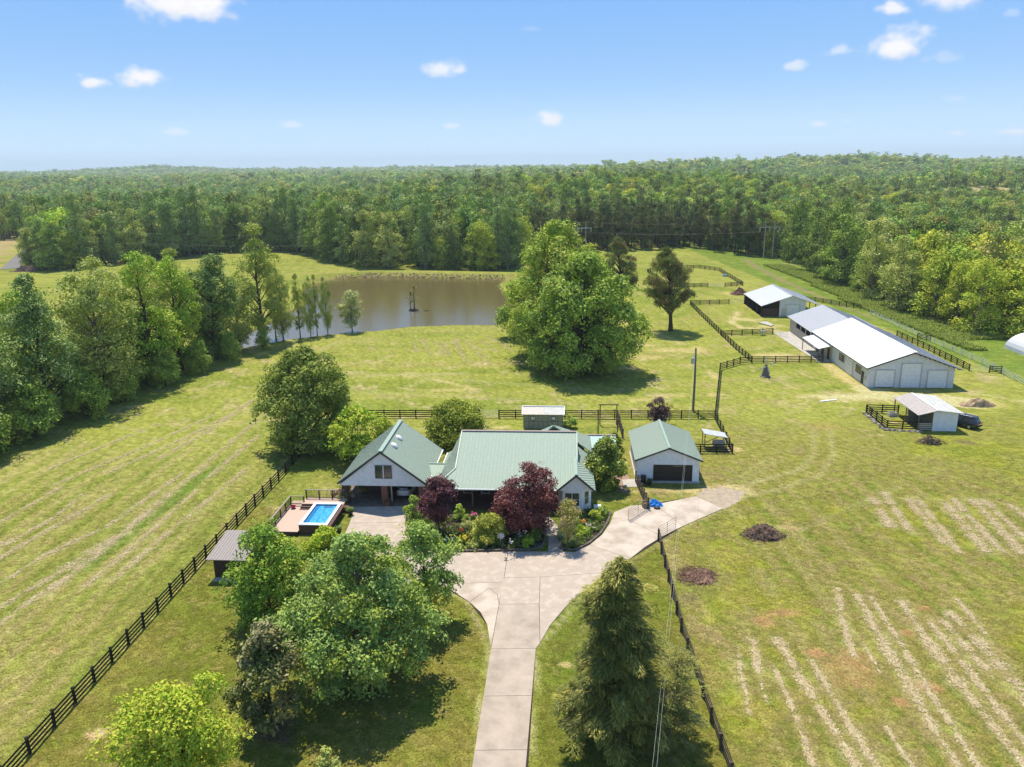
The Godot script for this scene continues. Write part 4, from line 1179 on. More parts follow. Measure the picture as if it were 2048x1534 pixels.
	roof(o, [Vector3(8.9, 3.2, -7.9), Vector3(8.9, 3.2, -13.6), tip], M.green_roof, M.green_rib, 0.4, "hip_roof")
	roof(o, [Vector3(7.2, 2.45, -11.4), Vector3(12.1, 2.45, -11.4), Vector3(12.1, 3.3, -13.8), Vector3(7.2, 3.3, -13.8)], M.teal_roof, M.teal_roof, 0.3, "sun_porch_roof", 0.08)
	roof(o, [Vector3(12.1, 2.45, -16.2), Vector3(7.2, 2.45, -16.2), Vector3(7.2, 3.296, -13.8), Vector3(12.1, 3.296, -13.8)], M.teal_roof, M.teal_roof, 0.3, "sun_porch_roof", 0.08)
	trim(o, "ridge_cap", Vector3(7.2, 3.34, -13.8), Vector3(12.15, 3.34, -13.8), 0.3, 0.06, M.rail_cap)
	wall(o, "sun_porch_wall", 8.7, 11.8, 0.0, 2.4, -15.9, -11.8, M.white_old)

func build_carport() -> void:
	var o := thing("carport", "open two-bay carport with brick pillars and steep green gable roof", "carport", Vector3(0, 0, -80), YAW)
	var x0 := -19.45
	var x1 := -9.4
	var xm := -14.42
	var y := 2.68
	var t := 6.45
	var f := 1.45
	var k := -9.6
	roof(o, [Vector3(x0, y, k), Vector3(x0, y, f), Vector3(xm, t, f), Vector3(xm, t, k)], M.green_roof, M.green_rib, 0.34)
	roof(o, [Vector3(x1, y, f), Vector3(x1, y, k), Vector3(xm, t, k), Vector3(xm, t, f)], M.green_roof, M.green_rib, 0.34)
	trim(o, "ridge_cap", Vector3(xm, t + 0.05, f + 0.03), Vector3(xm, t + 0.05, k - 0.03), 0.46, 0.07, M.green_trim)
	trim(o, "rake_trim", Vector3(x0, y - 0.07, f + 0.05), Vector3(xm, t - 0.07, f + 0.05), 0.08, 0.2, M.dark_trim)
	trim(o, "rake_trim", Vector3(x1, y - 0.07, f + 0.055), Vector3(xm, t - 0.07, f + 0.055), 0.08, 0.2, M.dark_trim)
	trim(o, "gutter", Vector3(x1 + 0.07, y - 0.08, f), Vector3(x1 + 0.07, y - 0.08, k), 0.13, 0.13, M.white)
	gable(o, "front_gable", Vector3(x0 + 0.25, y - 0.22, f - 0.25), Vector3(x1 - 0.25, y - 0.22, f - 0.25), Vector3(xm, t - 0.2, f - 0.25), 0.2, M.siding)
	gable(o, "rear_gable", Vector3(x1 - 0.25, y - 0.1, k + 0.2), Vector3(x0 + 0.25, y - 0.1, k + 0.2), Vector3(xm, t - 0.2, k + 0.2), 0.2, M.siding)
	wall(o, "fascia_beam", x0 + 0.25, x1 - 0.25, y - 0.36, y - 0.225, f - 0.45, f - 0.25, M.white)
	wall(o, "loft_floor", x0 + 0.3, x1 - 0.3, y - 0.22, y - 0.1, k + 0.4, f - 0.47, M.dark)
	window(o, Vector3(-14.25, 4.0, f - 0.25), Basis(), 1.75, 1.5, 2, 2, M.wood_grey, M.glass)
	trim(o, "window_mullion", Vector3(-14.25, 3.26, f - 0.16), Vector3(-14.25, 4.74, f - 0.16), 0.1, 0.06, M.white)
	for x in [-18.75, -14.3, -10.1]:
		wall(o, "brick_pillar", x - 0.34, x + 0.34, 0.0, y - 0.36, 0.45, 1.13, M.brick if x > -18.0 else M.brick_dark)
		wall(o, "pillar_cap", x - 0.4, x + 0.4, y - 0.37, y - 0.361, 0.4, 1.16, M.brick_dark)
	for x in [-18.75, -14.3, -10.1]: wall(o, "brick_pillar", x - 0.3, x + 0.3, 0.0, y - 0.23, -9.2, -8.6, M.brick_dark)
	wall(o, "rear_wall", -18.4, -10.5, 0.0, y - 0.23, -9.3, -9.12, M.wood_dark)
	wall(o, "inner_wall", -14.35, -14.2, 0.0, y - 0.23, -8.5, 0.4, M.wood_dark)
	wall(o, "door_post", -13.75, -13.6, 0.0, y - 0.36, 0.2, 0.4, M.white_old)
	for z in [-2.0, -4.6]:   # the two round skylights by the ridge
		var s := Shape.new()
		s.lathe(Vector3.ZERO, [Vector2(0.42, 0.0), Vector2(0.42, 0.10), Vector2(0.36, 0.2), Vector2(0.2, 0.28), Vector2(0.001, 0.31)], 14)
		var ang := atan2(t - y, x1 - xm)
		part(o, "skylight_dome", s, M.white, Vector3(xm + 0.95 * cos(ang), t - 0.95 * sin(ang), z), Basis(Vector3.BACK, -ang))

func build_garage() -> void:
	var o := thing("garage", "detached white garage with wide brown door and green metal roof", "garage", Vector3(18.3, 0, -85.4), YAW)
	var y := 2.92
	var t := 4.4
	wall(o, "wall", -3.6, -3.45, 0.12, y, -9.9, 0.0, M.siding)
	wall(o, "wall", 3.45, 3.6, 0.12, y, -9.9, 0.0, M.siding)
	wall(o, "wall", -3.45, 3.45, 0.12, y, -9.9, -9.75, M.siding)
	wall(o, "wall", -3.45, -1.75, 0.12, 2.9, -0.15, -0.003, M.siding)
	wall(o, "wall", 2.85, 3.45, 0.12, 2.9, -0.15, -0.003, M.siding)
	wall(o, "wall", -1.75, 2.85, 2.2, 2.9, -0.15, -0.006, M.siding)
	laps(o, -3.58, -1.85, 0.14, 2.3, 0.0, M.siding)
	laps(o, 2.95, 3.58, 0.14, 2.3, 0.0, M.siding)
	laps(o, -3.58, 3.58, 2.32, 2.9, 0.0, M.siding)
	gable(o, "gable_wall", Vector3(-3.6, 2.905, 0.0), Vector3(3.6, 2.905, 0.0), Vector3(0, t - 0.12, 0.0), 0.15, M.siding)
	gable(o, "gable_wall", Vector3(3.6, 2.905, -9.9), Vector3(-3.6, 2.905, -9.9), Vector3(0, t - 0.12, -9.9), 0.15, M.siding)
	wall(o, "footing", -3.75, 3.75, 0.0, 0.12, -10.0, 0.3, M.concrete_pale)
	var d := wall(o, "garage_door", -1.75, 2.85, 0.13, 2.2, -0.16, -0.12, M.dark_door)
	for i in 4:
		wall(d, "door_panel", -1.73, 2.83, 0.14 + 0.515 * i, 0.14 + 0.515 * i + 0.495, -0.115, -0.075, M.dark_door)
	for i in 7:  # row of small rectangles, lighter and warmer than the door
		wall(d, "pane", 0.62 + 0.14 * i, 0.72 + 0.14 * i, 1.93, 2.06, -0.073, -0.068, M.glass_warm)
	for x in [-1.85, 2.85]: wall(o, "door_frame", x, x + 0.1, 0.13, 2.2, -0.10, 0.028, M.white)
	wall(o, "door_frame", -1.85, 2.95, 2.202, 2.30, -0.10, 0.03, M.white)
	roof(o, [Vector3(-3.95, y - 0.1, -10.2), Vector3(-3.95, y - 0.1, 0.32), Vector3(0, t, 0.32), Vector3(0, t, -10.2)], M.green_roof, M.green_rib, 0.3)
	roof(o, [Vector3(3.95, y - 0.1, 0.32), Vector3(3.95, y - 0.1, -10.2), Vector3(0, t, -10.2), Vector3(0, t, 0.32)], M.green_roof, M.green_rib, 0.3)
	trim(o, "ridge_cap", Vector3(0, t + 0.04, 0.34), Vector3(0, t + 0.04, -10.22), 0.3, 0.06, M.green_trim)
	trim(o, "rake_trim", Vector3(-3.97, y - 0.16, 0.36), Vector3(0, t - 0.06, 0.36), 0.07, 0.17, M.dark_trim)
	trim(o, "rake_trim", Vector3(3.97, y - 0.16, 0.365), Vector3(0, t - 0.06, 0.365), 0.07, 0.17, M.dark_trim)
	for x in [-3.62, 3.5]: wall(o, "corner_board", x, x + 0.12, 0.12, 2.9, -0.1, 0.035, M.white)

# ---------------------------------------------------------------- barns and sheds

func sections(o: Node, x0: float, x1: float, y1: float, n: int, z: float, m: Material, y0 := 0.06) -> void:   # an overhead door of n panels looking along +z
	var d := wall(o, "overhead_door", x0, x1, y0, y1, z - 0.06, z - 0.03, m)
	var s := (y1 - y0) / n
	for i in n:
		wall(d, "door_panel", x0 + 0.02, x1 - 0.02, y0 + s * i + 0.012, y0 + s * (i + 1) - 0.012, z - 0.03, z, m)
	var f := Shape.new()
	f.span(x0 - 0.1, x0, 0.0, y1 + 0.1, z - 0.02, z + 0.07); f.span(x1, x1 + 0.1, 0.0, y1 + 0.1, z - 0.02, z + 0.07); f.span(x0, x1, y1, y1 + 0.1, z - 0.02, z + 0.07)
	part(d, "door_frame", f, M.metal)

func build_barn() -> void:
	var o := thing("horse_barn", "long white metal barn with three overhead doors and bright white roof", "barn", Vector3(66.4, 0, -124.3), YAW)
	var e := 3.5
	var t := 6.25
	var q := -29.6
	wall(o, "front_wall", -6.9, 6.9, 0.0, e, -0.2, 0.0, M.barn_wall)
	gable(o, "front_gable", Vector3(-6.9, e, 0.0), Vector3(6.9, e, 0.0), Vector3(0, t - 0.2, 0.0), 0.2, M.barn_wall)
	wall(o, "left_wall", -6.9, -6.75, 0.0, e, q, -0.21, M.barn_wall)
	wall(o, "right_wall", 6.75, 6.9, 0.0, e, -47.0, -0.21, M.barn_wall)
	sections(o, -5.75, -2.75, 3.0, 5, 0.075, M.white, 0.12)
	wall(o, "door_gap_shade", -5.75, -2.75, 0.0, 0.11, 0.0, 0.03, M.dark)  # near-black strip on the wall, painted in for the shade below the door
	sections(o, -1.65, 1.45, 4.15, 6, 0.075, M.white)
	sections(o, 2.65, 5.75, 3.0, 5, 0.075, M.white)
	var s := Shape.new()
	var x := -6.7
	while x < 6.8:   # ribs of the wall sheeting
		if not ((x > -5.9 and x < -2.6) or (x > -1.8 and x < 1.6) or (x > 2.5 and x < 5.9)):
			s.span(x, x + 0.04, 0.05, e, 0.0, 0.025)
		x += 0.3
	s.span(-6.9, -5.9, 3.15, 3.2, 0.0, 0.03); s.span(-2.6, -1.8, 3.15, 3.2, 0.0, 0.03); s.span(1.6, 2.5, 3.15, 3.2, 0.0, 0.03); s.span(5.9, 6.9, 3.15, 3.2, 0.0, 0.03)
	part(o, "wall_ribs", s, M.barn_wall, Vector3.ZERO, Basis(), "stuff")
	roof(o, [Vector3(-7.5, e - 0.05, q), Vector3(-7.5, e - 0.05, 0.55), Vector3(0, t, 0.55), Vector3(0, t, q)], M.white_roof, M.white_roof, 0.45, "white_roof", 0.1, 0.02)
	roof(o, [Vector3(7.9, e - 0.2, 0.9), Vector3(7.9, e - 0.2, q), Vector3(0, t, q), Vector3(0, t, 0.9)], M.galv_dull, M.galv_dull, 0.45, "roof", 0.1, 0.02)
	trim(o, "ridge_cap", Vector3(0, t + 0.03, 0.9), Vector3(0, t + 0.03, q), 0.4, 0.05, M.white)
	trim(o, "rake_trim", Vector3(-7.52, e - 0.2, 0.5), Vector3(0, t - 0.15, 0.5), 0.1, 0.2, M.dark)
	trim(o, "rake_trim", Vector3(7.8, e - 0.3, 0.5), Vector3(0, t - 0.18, 0.5), 0.1, 0.14, M.dark)
	trim(o, "eave_trim", Vector3(-7.53, e - 0.1, 0.5), Vector3(-7.53, e - 0.1, q), 0.06, 0.12, M.dark_trim)
	var truss := Shape.new()
	for i in 9: truss.bar(Vector3(7.2 - 0.8 * i, 3.36 + 0.29 * i, 0.1), Vector3(7.2 - 0.8 * i, 3.36 + 0.29 * i, 0.85), 0.05, 0.16)
	part(o, "rafter_ends", truss, M.wood_dark, Vector3.ZERO, Basis(), "stuff")
	# the lower rear half
	var u := t - 0.32
	roof(o, [Vector3(-7.5, e - 0.25, -47.6), Vector3(-7.5, e - 0.25, q - 0.01), Vector3(0, u, q - 0.01), Vector3(0, u, -47.6)], M.galv_dull, M.galv_dull, 0.45, "rear_roof", 0.1, 0.02)
	roof(o, [Vector3(7.9, e - 0.4, q - 0.01), Vector3(7.9, e - 0.4, -47.6), Vector3(0, u, -47.6), Vector3(0, u, q - 0.01)], M.galv_dull, M.galv_dull, 0.45, "rear_roof", 0.1, 0.02)
	wall(o, "rear_left_wall", -6.9, -6.75, 0.0, 1.75, -47.0, q - 0.01, M.white_dirty)
	wall(o, "rear_left_wall", -6.9, -6.75, 2.95, 3.25, -47.0, q - 0.01, M.white_dirty)
	var z := -47.0
	for w in [[-47.0, -42.4], [-39.2, -38.8], [-35.7, -35.3], [-32.3, -31.6], [-30.0, q - 0.01]]:
		wall(o, "opening_post", -6.9, -6.75, 1.75, 2.95, w[0], w[1], M.white_dirty)
	wall(o, "rear_wall", -6.9, 6.9, 0.0, 3.2, -47.2, -47.01, M.barn_wall)
	gable(o, "rear_gable", Vector3(6.9, 3.2, -47.2), Vector3(-6.9, 3.2, -47.2), Vector3(0, u - 0.2, -47.2), 0.2, M.barn_wall)
	wall(o, "interior_floor", -6.7, 6.7, 0.0, 0.03, -46.9, -0.3, M.dirt)
	# left side: windows, sliding door, side door
	var left := Basis(Vector3.UP, -PI / 2)
	window(o, Vector3(-6.9, 2.0, -4.6), left, 2.3, 1.2, 3, 2, M.wood_grey, M.glass_warm)
	window(o, Vector3(-6.9, 2.0, -13.0), left, 2.5, 1.2, 3, 2, M.wood_grey, M.glass_warm)
	var sd := wall(o, "sliding_door", -7.02, -6.93, 0.1, 2.95, -10.4, -7.2, M.white)
	for i in 4: wall(sd, "door_rib", -7.05, -7.02, 0.1, 2.95, -10.3 + i * 0.95, -10.2 + i * 0.95, M.white)
	wall(o, "door_track", -7.1, -6.92, 2.97, 3.08, -11.5, -6.4, M.white)
	var pd := wall(o, "side_door", -6.98, -6.9, 0.1, 2.15, -3.0, -2.0, M.dark_door)
	wall(pd, "handle", -7.03, -6.98, 1.0, 1.1, -2.2, -2.1, M.chrome)
	wall(o, "meter_box", -7.05, -6.9, 1.1, 1.6, -1.3, -1.0, M.metal)
	# the awning over the stable doors
	roof(o, [Vector3(-9.6, 2.5, -28.4), Vector3(-9.6, 2.5, -18.0), Vector3(-6.95, 3.15, -18.0), Vector3(-6.95, 3.15, -28.4)], M.white_roof, M.white_roof, 0.45, "awning_roof", 0.07, 0.02)
	for w in [-18.2, -28.2]: wall(o, "awning_post", -9.55, -9.42, 0.0, 2.4, w, w + 0.12, M.wood)
	wall(o, "stable_front", -6.98, -6.92, 0.0, 3.0, -28.2, -18.3, M.white_dirty)
	for w in [-20.6, -24.0, -27.2]: wall(o, "stable_door", -7.03, -6.985, 0.05, 2.2, w, w + 1.2, M.wood_dark)
	var a := Shape.new()
	var p := []
	for w in [[-11.0, -44.6], [-7.0, -46.0], [-7.0, -17.6], [-9.5, -17.6]]: p.append(Vector2(66.4, -124.3) + Vector2(w[0] * cos(YAW) + w[1] * sin(YAW), -w[0] * sin(YAW) + w[1] * cos(YAW)))
	a.plate(p, 0.0, 0.06)
	struct("barn_apron", a, M.concrete_pale)
	var ramp := Shape.new()
	ramp.plate(v2([58.6, -181.0, 60.3, -176.5, 61.2, -178.0, 61.0, -182.0]), 0.0, 0.25)
	struct("barn_ramp", ramp, M.concrete_pale)

func build_machine_shed() -> void:
	var o := thing("machine_shed", "grey-roofed open machine shed with a white enclosed room, behind the long barn", "shed", Vector3(67.0, 0, -190.0), YAW)
	roof(o, [Vector3(-5.3, 2.75, -18.0), Vector3(-5.3, 2.75, 1.6), Vector3(2.2, 5.3, 1.6), Vector3(2.2, 5.3, -18.0)], M.galv_roof, M.galv_roof, 0.5, "roof", 0.1, 0.02)
	roof(o, [Vector3(9.6, 2.75, 1.6), Vector3(9.6, 2.75, -18.0), Vector3(2.2, 5.3, -18.0), Vector3(2.2, 5.3, 1.6)], M.galv_roof, M.galv_roof, 0.5, "roof", 0.1, 0.02)
	trim(o, "ridge_cap", Vector3(2.2, 5.33, 1.6), Vector3(2.2, 5.33, -18.0), 0.4, 0.05, M.metal)
	var w := Shape.new()
	w.hexa([Vector3(-0.7, 0, 1.0), Vector3(5.6, 0, 1.0), Vector3(5.6, 0, -17.5), Vector3(-0.7, 0, -17.5), Vector3(-0.7, 4.1, 1.0), Vector3(5.6, 3.95, 1.0), Vector3(5.6, 3.95, -17.5), Vector3(-0.7, 4.1, -17.5)])
	part(o, "enclosed_room", w, M.barn_wall)
	gable(o, "room_gable", Vector3(-0.7, 4.1, 1.0), Vector3(5.6, 3.95, 1.0), Vector3(2.2, 5.15, 1.0), 0.15, M.barn_wall)
	sections(o, 1.0, 4.0, 3.0, 5, 1.07, M.white)
	var pd := wall(o, "side_door", -0.1, 0.75, 0.05, 2.1, 1.0, 1.05, M.metal)
	wall(pd, "handle", 0.6, 0.66, 1.0, 1.1, 1.05, 1.1, M.chrome)
	for z in [1.3, -3.3, -8.0, -12.8, -17.6]:
		wall(o, "post", -5.15, -4.98, 0.0, 2.72, z - 0.1, z + 0.07, M.wood_dark)
		wall(o, "post", 9.25, 9.42, 0.0, 2.72, z - 0.1, z + 0.07, M.wood_dark)
	wall(o, "back_wall", -5.0, -0.75, 0.0, 2.8, -17.6, -17.45, M.wood_dark)
	wall(o, "stall_wall", -4.6, -0.8, 0.0, 1.9, 0.6, 0.7, M.wood_brown)
	for i in 6: wall(o, "stall_board", -4.0, -0.9, 0.1 + i * 0.3, 0.34 + i * 0.3, 0.71, 0.75, M.wood_brown)
	wall(o, "room_cladding", -0.78, -0.71, 0.0, 3.7, -17.4, 0.9, M.wood_dark)
	wall(o, "dirt_floor", -5.0, -0.8, 0.0, 0.02, -17.4, 0.5, M.soil)

func build_stall_shed() -> void:
	var o := thing("stall_shed", "small white stall shed with open front stall and pale metal roof", "shed", Vector3(60.0, 0, -102.3), YAW)
	roof(o, [Vector3(-3.75, 2.45, -8.3), Vector3(-3.75, 2.45, 0.45), Vector3(-1.1, 3.15, 0.45), Vector3(-1.1, 3.15, -8.3)], M.rusty_roof, M.rusty_roof, 0.5, "roof", 0.08, 0.02)
	roof(o, [Vector3(2.4, 2.75, 0.45), Vector3(2.4, 2.75, -8.3), Vector3(-1.1, 3.146, -8.3), Vector3(-1.1, 3.146, 0.45)], M.white_old, M.white_old, 0.5, "roof", 0.08, 0.02)
	trim(o, "ridge_cap", Vector3(-1.1, 3.17, 0.45), Vector3(-1.1, 3.17, -8.3), 0.3, 0.04, M.white)
	var w := Shape.new()
	w.hexa([Vector3(-1.45, 0, 0.0), Vector3(1.85, 0, 0.0), Vector3(1.85, 0, -7.9), Vector3(-1.45, 0, -7.9), Vector3(-1.45, 2.96, 0.0), Vector3(1.85, 2.70, 0.0), Vector3(1.85, 2.70, -7.9), Vector3(-1.45, 2.96, -7.9)])
	part(o, "wall", w, M.siding)
	laps(o, -1.44, 1.84, 0.05, 2.65, 0.0, M.siding, 0.3)
	wall(o, "stall_lining", -1.56, -1.46, 0.0, 2.6, -7.8, -0.1, M.wood_grey)
	for z in [0.2, -3.9, -7.9]: wall(o, "post", -3.5, -3.38, 0.0, 2.4, z - 0.12, z, M.wood)
	wall(o, "stall_back", -3.3, -1.6, 0.0, 2.4, -3.6, -3.5, M.wood_grey)
	var g := wall(o, "stall_gate", -3.3, -1.6, 0.15, 1.15, 0.02, 0.08, M.wood_grey)
	for i in 4: wall(g, "rail", -3.3, -1.6, 0.2 + i * 0.28, 0.32 + i * 0.28, 0.085, 0.11, M.metal)

func build_small_sheds() -> void:
	var o := thing("garden_shed", "weathered grey-green garden shed with two white windows by the back fence", "shed", Vector3(4.4, 0, -105.6), YAW)
	wall(o, "wall", -2.85, 2.85, 0.0, 2.25, -2.6, 0.0, M.shed_panel)
	for i in 9: wall(o, "batten", -2.8 + i * 0.69, -2.75 + i * 0.69, 0.0, 2.2, 0.003, 0.025, M.wood_grey)
	wall(o, "mid_rail", -2.85, 2.85, 1.05, 1.1, 0.004, 0.03, M.wood_grey)
	for x in [-1.45, 1.45]: window(o, Vector3(x, 1.55, 0.0), Basis(), 0.5, 0.55, 1, 1, M.wood_dark, M.white)
	roof(o, [Vector3(-3.0, 2.2, 0.3), Vector3(0.25, 2.2, 0.3), Vector3(0.25, 2.95, -1.3), Vector3(-3.0, 2.95, -1.3)], M.rusty_roof, M.rusty_roof, 0.3, "roof", 0.06, 0.02)
	roof(o, [Vector3(0.26, 2.2, 0.3), Vector3(3.0, 2.2, 0.3), Vector3(3.0, 2.95, -1.3), Vector3(0.26, 2.95, -1.3)], M.white_old, M.white_old, 0.3, "roof", 0.06, 0.02)
	roof(o, [Vector3(3.0, 2.2, -2.9), Vector3(-3.0, 2.2, -2.9), Vector3(-3.0, 2.946, -1.3), Vector3(3.0, 2.946, -1.3)], M.white_old, M.white_old, 0.3, "roof", 0.06, 0.02)
	for x in [-3.02, 3.02]: trim(o, "edge_trim", Vector3(x, 2.2, 0.32), Vector3(x, 2.97, -1.3), 0.1, 0.08, M.white)
	trim(o, "ridge_cap", Vector3(-3.05, 2.98, -1.3), Vector3(3.05, 2.98, -1.3), 0.2, 0.05, M.white)
	gable(o, "gable_wall", Vector3(-2.85, 2.25, -2.6), Vector3(-2.85, 2.25, 0), Vector3(-2.85, 2.85, -1.3), 0.05, M.wood_grey)
	gable(o, "gable_wall", Vector3(2.85, 2.25, 0), Vector3(2.85, 2.25, -2.6), Vector3(2.85, 2.85, -1.3), 0.05, M.wood_grey)
	o = thing("tool_shed", "small brown wooden shed with grey-brown metal roof beside the long fence", "shed", Vector3(-26.0, 0, -64.0), YAW)
	wall(o, "wall", -1.55, 1.3, 0.0, 2.2, -3.6, 0.0, M.brown_wall)
	for i in 13: wall(o, "plank", -1.54 + i * 0.22, -1.36 + i * 0.22, 0.1, 2.15, 0.003, 0.03, M.brown_wall)
	roof(o, [Vector3(-2.0, 2.15, 0.5), Vector3(1.7, 2.15, 0.5), Vector3(1.7, 2.75, -4.3), Vector3(-2.0, 2.75, -4.3)], M.brown_roof, M.brown_roof, 0.28, "roof", 0.08, 0.03)
	wall(o, "door_step", -1.5, 1.2, 0.0, 0.12, 0.05, 0.6, M.concrete_pale)
	# shelter for the dogs beside the garage
	o = thing("dog_shelter", "open shelter with slanting pale metal roof on thin posts", "shelter", Vector3(27.0, 0, -97.5), YAW)
	roof(o, [Vector3(1.2, 1.85, 1.9), Vector3(1.2, 1.85, -0.2), Vector3(-1.75, 2.25, -0.6), Vector3(-1.75, 2.25, 1.5)], M.galv_roof, M.galv_roof, 0.3, "roof", 0.05, 0.02)
	for w in [Vector3(-1.6, 2.2, -0.45), Vector3(-1.6, 2.2, 1.35), Vector3(1.1, 1.8, -0.1), Vector3(1.1, 1.8, 1.75)]: wall(o, "post", w.x - 0.05, w.x + 0.05, 0.0, w.y - 0.03, w.z - 0.05, w.z + 0.05, M.wood)
	trim(o, "brace", Vector3(-1.6, 0.9, 1.35), Vector3(0.2, 1.95, 1.6), 0.05, 0.08, M.wood)
	# the corrugated arched hut at the far right
	o = thing("arched_hut", "rounded corrugated metal hut at the edge of the wood", "hut", Vector3(104.4, 0, -141.6), YAW)
	var s := Shape.new()
	var n := 15
	for i in 26:
		var z0 := 3.6 - i * 0.55
		for k in n:
			var a := PI * k / n
			var b := PI * (k + 1) / n
			for h in 2:
				var za := z0 - 0.275 * h
				var zb := za - 0.275
				var ra := 5.6 + (0.0 if h == 0 else 0.13)
				var rb := 5.6 + (0.13 if h == 0 else 0.0)
				s.quad(Vector3(cos(a) * ra, sin(a) * ra * 0.60, za), Vector3(cos(a) * rb, sin(a) * rb * 0.60, zb), Vector3(cos(b) * rb, sin(b) * rb * 0.60, zb), Vector3(cos(b) * ra, sin(b) * ra * 0.60, za))
	part(o, "shell", s, M.galv_roof)
	for z in [3.6, -10.7]:
		var f := Shape.new()
		for k in n:
			var a := PI * k / n
			var b := PI * (k + 1) / n
			f.tri(Vector3(0, 0, z), Vector3(cos(a) * 5.6, sin(a) * 3.36, z), Vector3(cos(b) * 5.6, sin(b) * 3.36, z))
		part(o, "end_wall", f, M.white_old)

# ---------------------------------------------------------------- the trees and shrubs one can point to

func build_trees() -> void:
	var SHADE := "shade trees on the front lawn"
	plant("maple_tree", "largest tree on the front lawn, broad green crown left of the driveway", "tree", Vector3(-11.6, 0, -49.0), {"h": 12.4, "base": 0.02, "rad": 6.7, "shape": "pear", "masses": 84, "per": 22, "clump": 0.58, "leaf": 0.22, "leaves": 36, "tones": [Color(0.095, 0.155, 0.045), Color(0.115, 0.175, 0.055), Color(0.075, 0.130, 0.035), Color(0.130, 0.190, 0.050), Color(0.120, 0.165, 0.028)], "bark": M.bark_grey, "lump": 0.21, "hollow": 0.3, "stem": 0.95, "lean": Vector3(0.9, 0, 0.2), "seed": 3}, SHADE)
	plant("maple_tree", "dense dark green tree beside the small brown shed", "tree", Vector3(-20.1, 0, -56.4), {"h": 9.2, "base": 0.06, "rad": 3.7, "shape": "oval", "masses": 34, "per": 30, "clump": 0.55, "leaf": 0.22, "leaves": 28, "tones": [Color(0.080, 0.145, 0.020), Color(0.100, 0.170, 0.022), Color(0.065, 0.120, 0.018), Color(0.135, 0.185, 0.028)], "lump": 0.36, "seed": 5}, SHADE)
	plant("maple_tree", "green tree with paler top where the lawn meets the driveway flare", "tree", Vector3(-7.4, 0, -57.0), {"h": 8.6, "base": 0.16, "rad": 3.2, "shape": "oval", "masses": 26, "per": 28, "clump": 0.52, "leaf": 0.21, "leaves": 26, "tones": [Color(0.100, 0.160, 0.045), Color(0.120, 0.185, 0.045), Color(0.150, 0.205, 0.040), Color(0.085, 0.140, 0.036)], "lump": 0.36, "stem": 0.97, "seed": 7}, SHADE)
	plant("magnolia_tree", "dark glossy magnolia with brownish leaves in a mulch ring", "tree", Vector3(-16.4, 0, -44.2), {"h": 7.7, "base": 0.10, "rad": 2.75, "shape": "oval", "masses": 26, "per": 26, "clump": 0.42, "leaf": 0.26, "leaves": 24, "wide": 0.45, "tones": [Color(0.034, 0.050, 0.012), Color(0.052, 0.066, 0.020), Color(0.085, 0.082, 0.032), Color(0.040, 0.058, 0.014), Color(0.115, 0.120, 0.062)], "mat": M.leaf_waxy, "lump": 0.34, "hollow": 0.2, "stem": 0.97, "seed": 9}, SHADE)
	plant("young_maple_tree", "lime green tree at the bottom left corner of the lawn", "tree", Vector3(-19.3, 0, -37.4), {"h": 8.2, "base": 0.2, "rad": 3.9, "shape": "round", "masses": 34, "per": 30, "clump": 0.5, "leaf": 0.20, "leaves": 26, "tones": GREEN_LIME, "lump": 0.32, "hollow": 0.3, "stem": 0.95, "seed": 10}, SHADE)
	plant("hemlock_tree", "tall shaggy dark hemlock right of the driveway", "tree", Vector3(6.5, 0, -42.4), {"h": 13.2, "base": 0.01, "rad": 3.55, "clump": 1.1, "leaf": 0.30, "wide": 0.17, "leaves": 80, "tones": HEMLOCK, "kind": SPRAY, "mat": M.needle, "trunk": 0.22, "arms": 9, "whorl": 0.38, "dense": 2.7, "droop": 0.4, "seed": 12})
	plant("hemlock_tree", "thin half-bare hemlock leaning out beside the tall one", "tree", Vector3(9.9, 0, -42.4), {"h": 7.4, "base": 0.05, "rad": 2.5, "clump": 0.9, "leaf": 0.20, "wide": 0.16, "leaves": 60, "tones": [Color(0.110, 0.125, 0.035), Color(0.090, 0.110, 0.030), Color(0.140, 0.145, 0.050)], "kind": SPRAY, "mat": M.needle, "bark": M.bark_grey, "trunk": 0.14, "arms": 7, "whorl": 0.44, "dense": 1.7, "droop": 0.25, "lean": Vector3(0.6, 0, 0), "seed": 14})
	plant("oak_tree", "big round dark oak by the fence corner behind the carport", "tree", Vector3(-27.6, 0, -99.8), {"h": 13.0, "base": 0.03, "rad": 8.1, "shape": "dome", "masses": 90, "per": 22, "clump": 0.85, "leaf": 0.33, "leaves": 26, "tones": [Color(0.085, 0.120, 0.026), Color(0.100, 0.135, 0.028), Color(0.068, 0.102, 0.024), Color(0.118, 0.150, 0.030)], "lump": 0.20, "seed": 16})
	plant("dogwood_tree", "bright lime dogwood spreading beside the carport roof", "tree", Vector3(-19.9, 0, -94.2), {"h": 6.6, "base": 0.10, "rad": 4.6, "shape": "round", "masses": 36, "per": 24, "clump": 0.62, "leaf": 0.28, "leaves": 24, "flat": 0.5, "tones": [Color(0.130, 0.215, 0.018), Color(0.155, 0.245, 0.022), Color(0.110, 0.185, 0.018), Color(0.185, 0.265, 0.030)], "lump": 0.32, "seed": 18})
	plant("zelkova_tree", "low spreading olive green tree behind the breezeway", "tree", Vector3(-7.6, 0, -100.3), {"h": 5.6, "base": 0.05, "rad": 5.5, "shape": "dome", "masses": 44, "per": 22, "clump": 0.62, "leaf": 0.26, "leaves": 24, "flat": 0.55, "tones": [Color(0.130, 0.165, 0.022), Color(0.105, 0.140, 0.020), Color(0.155, 0.185, 0.028), Color(0.085, 0.115, 0.018)], "lump": 0.28, "seed": 20})
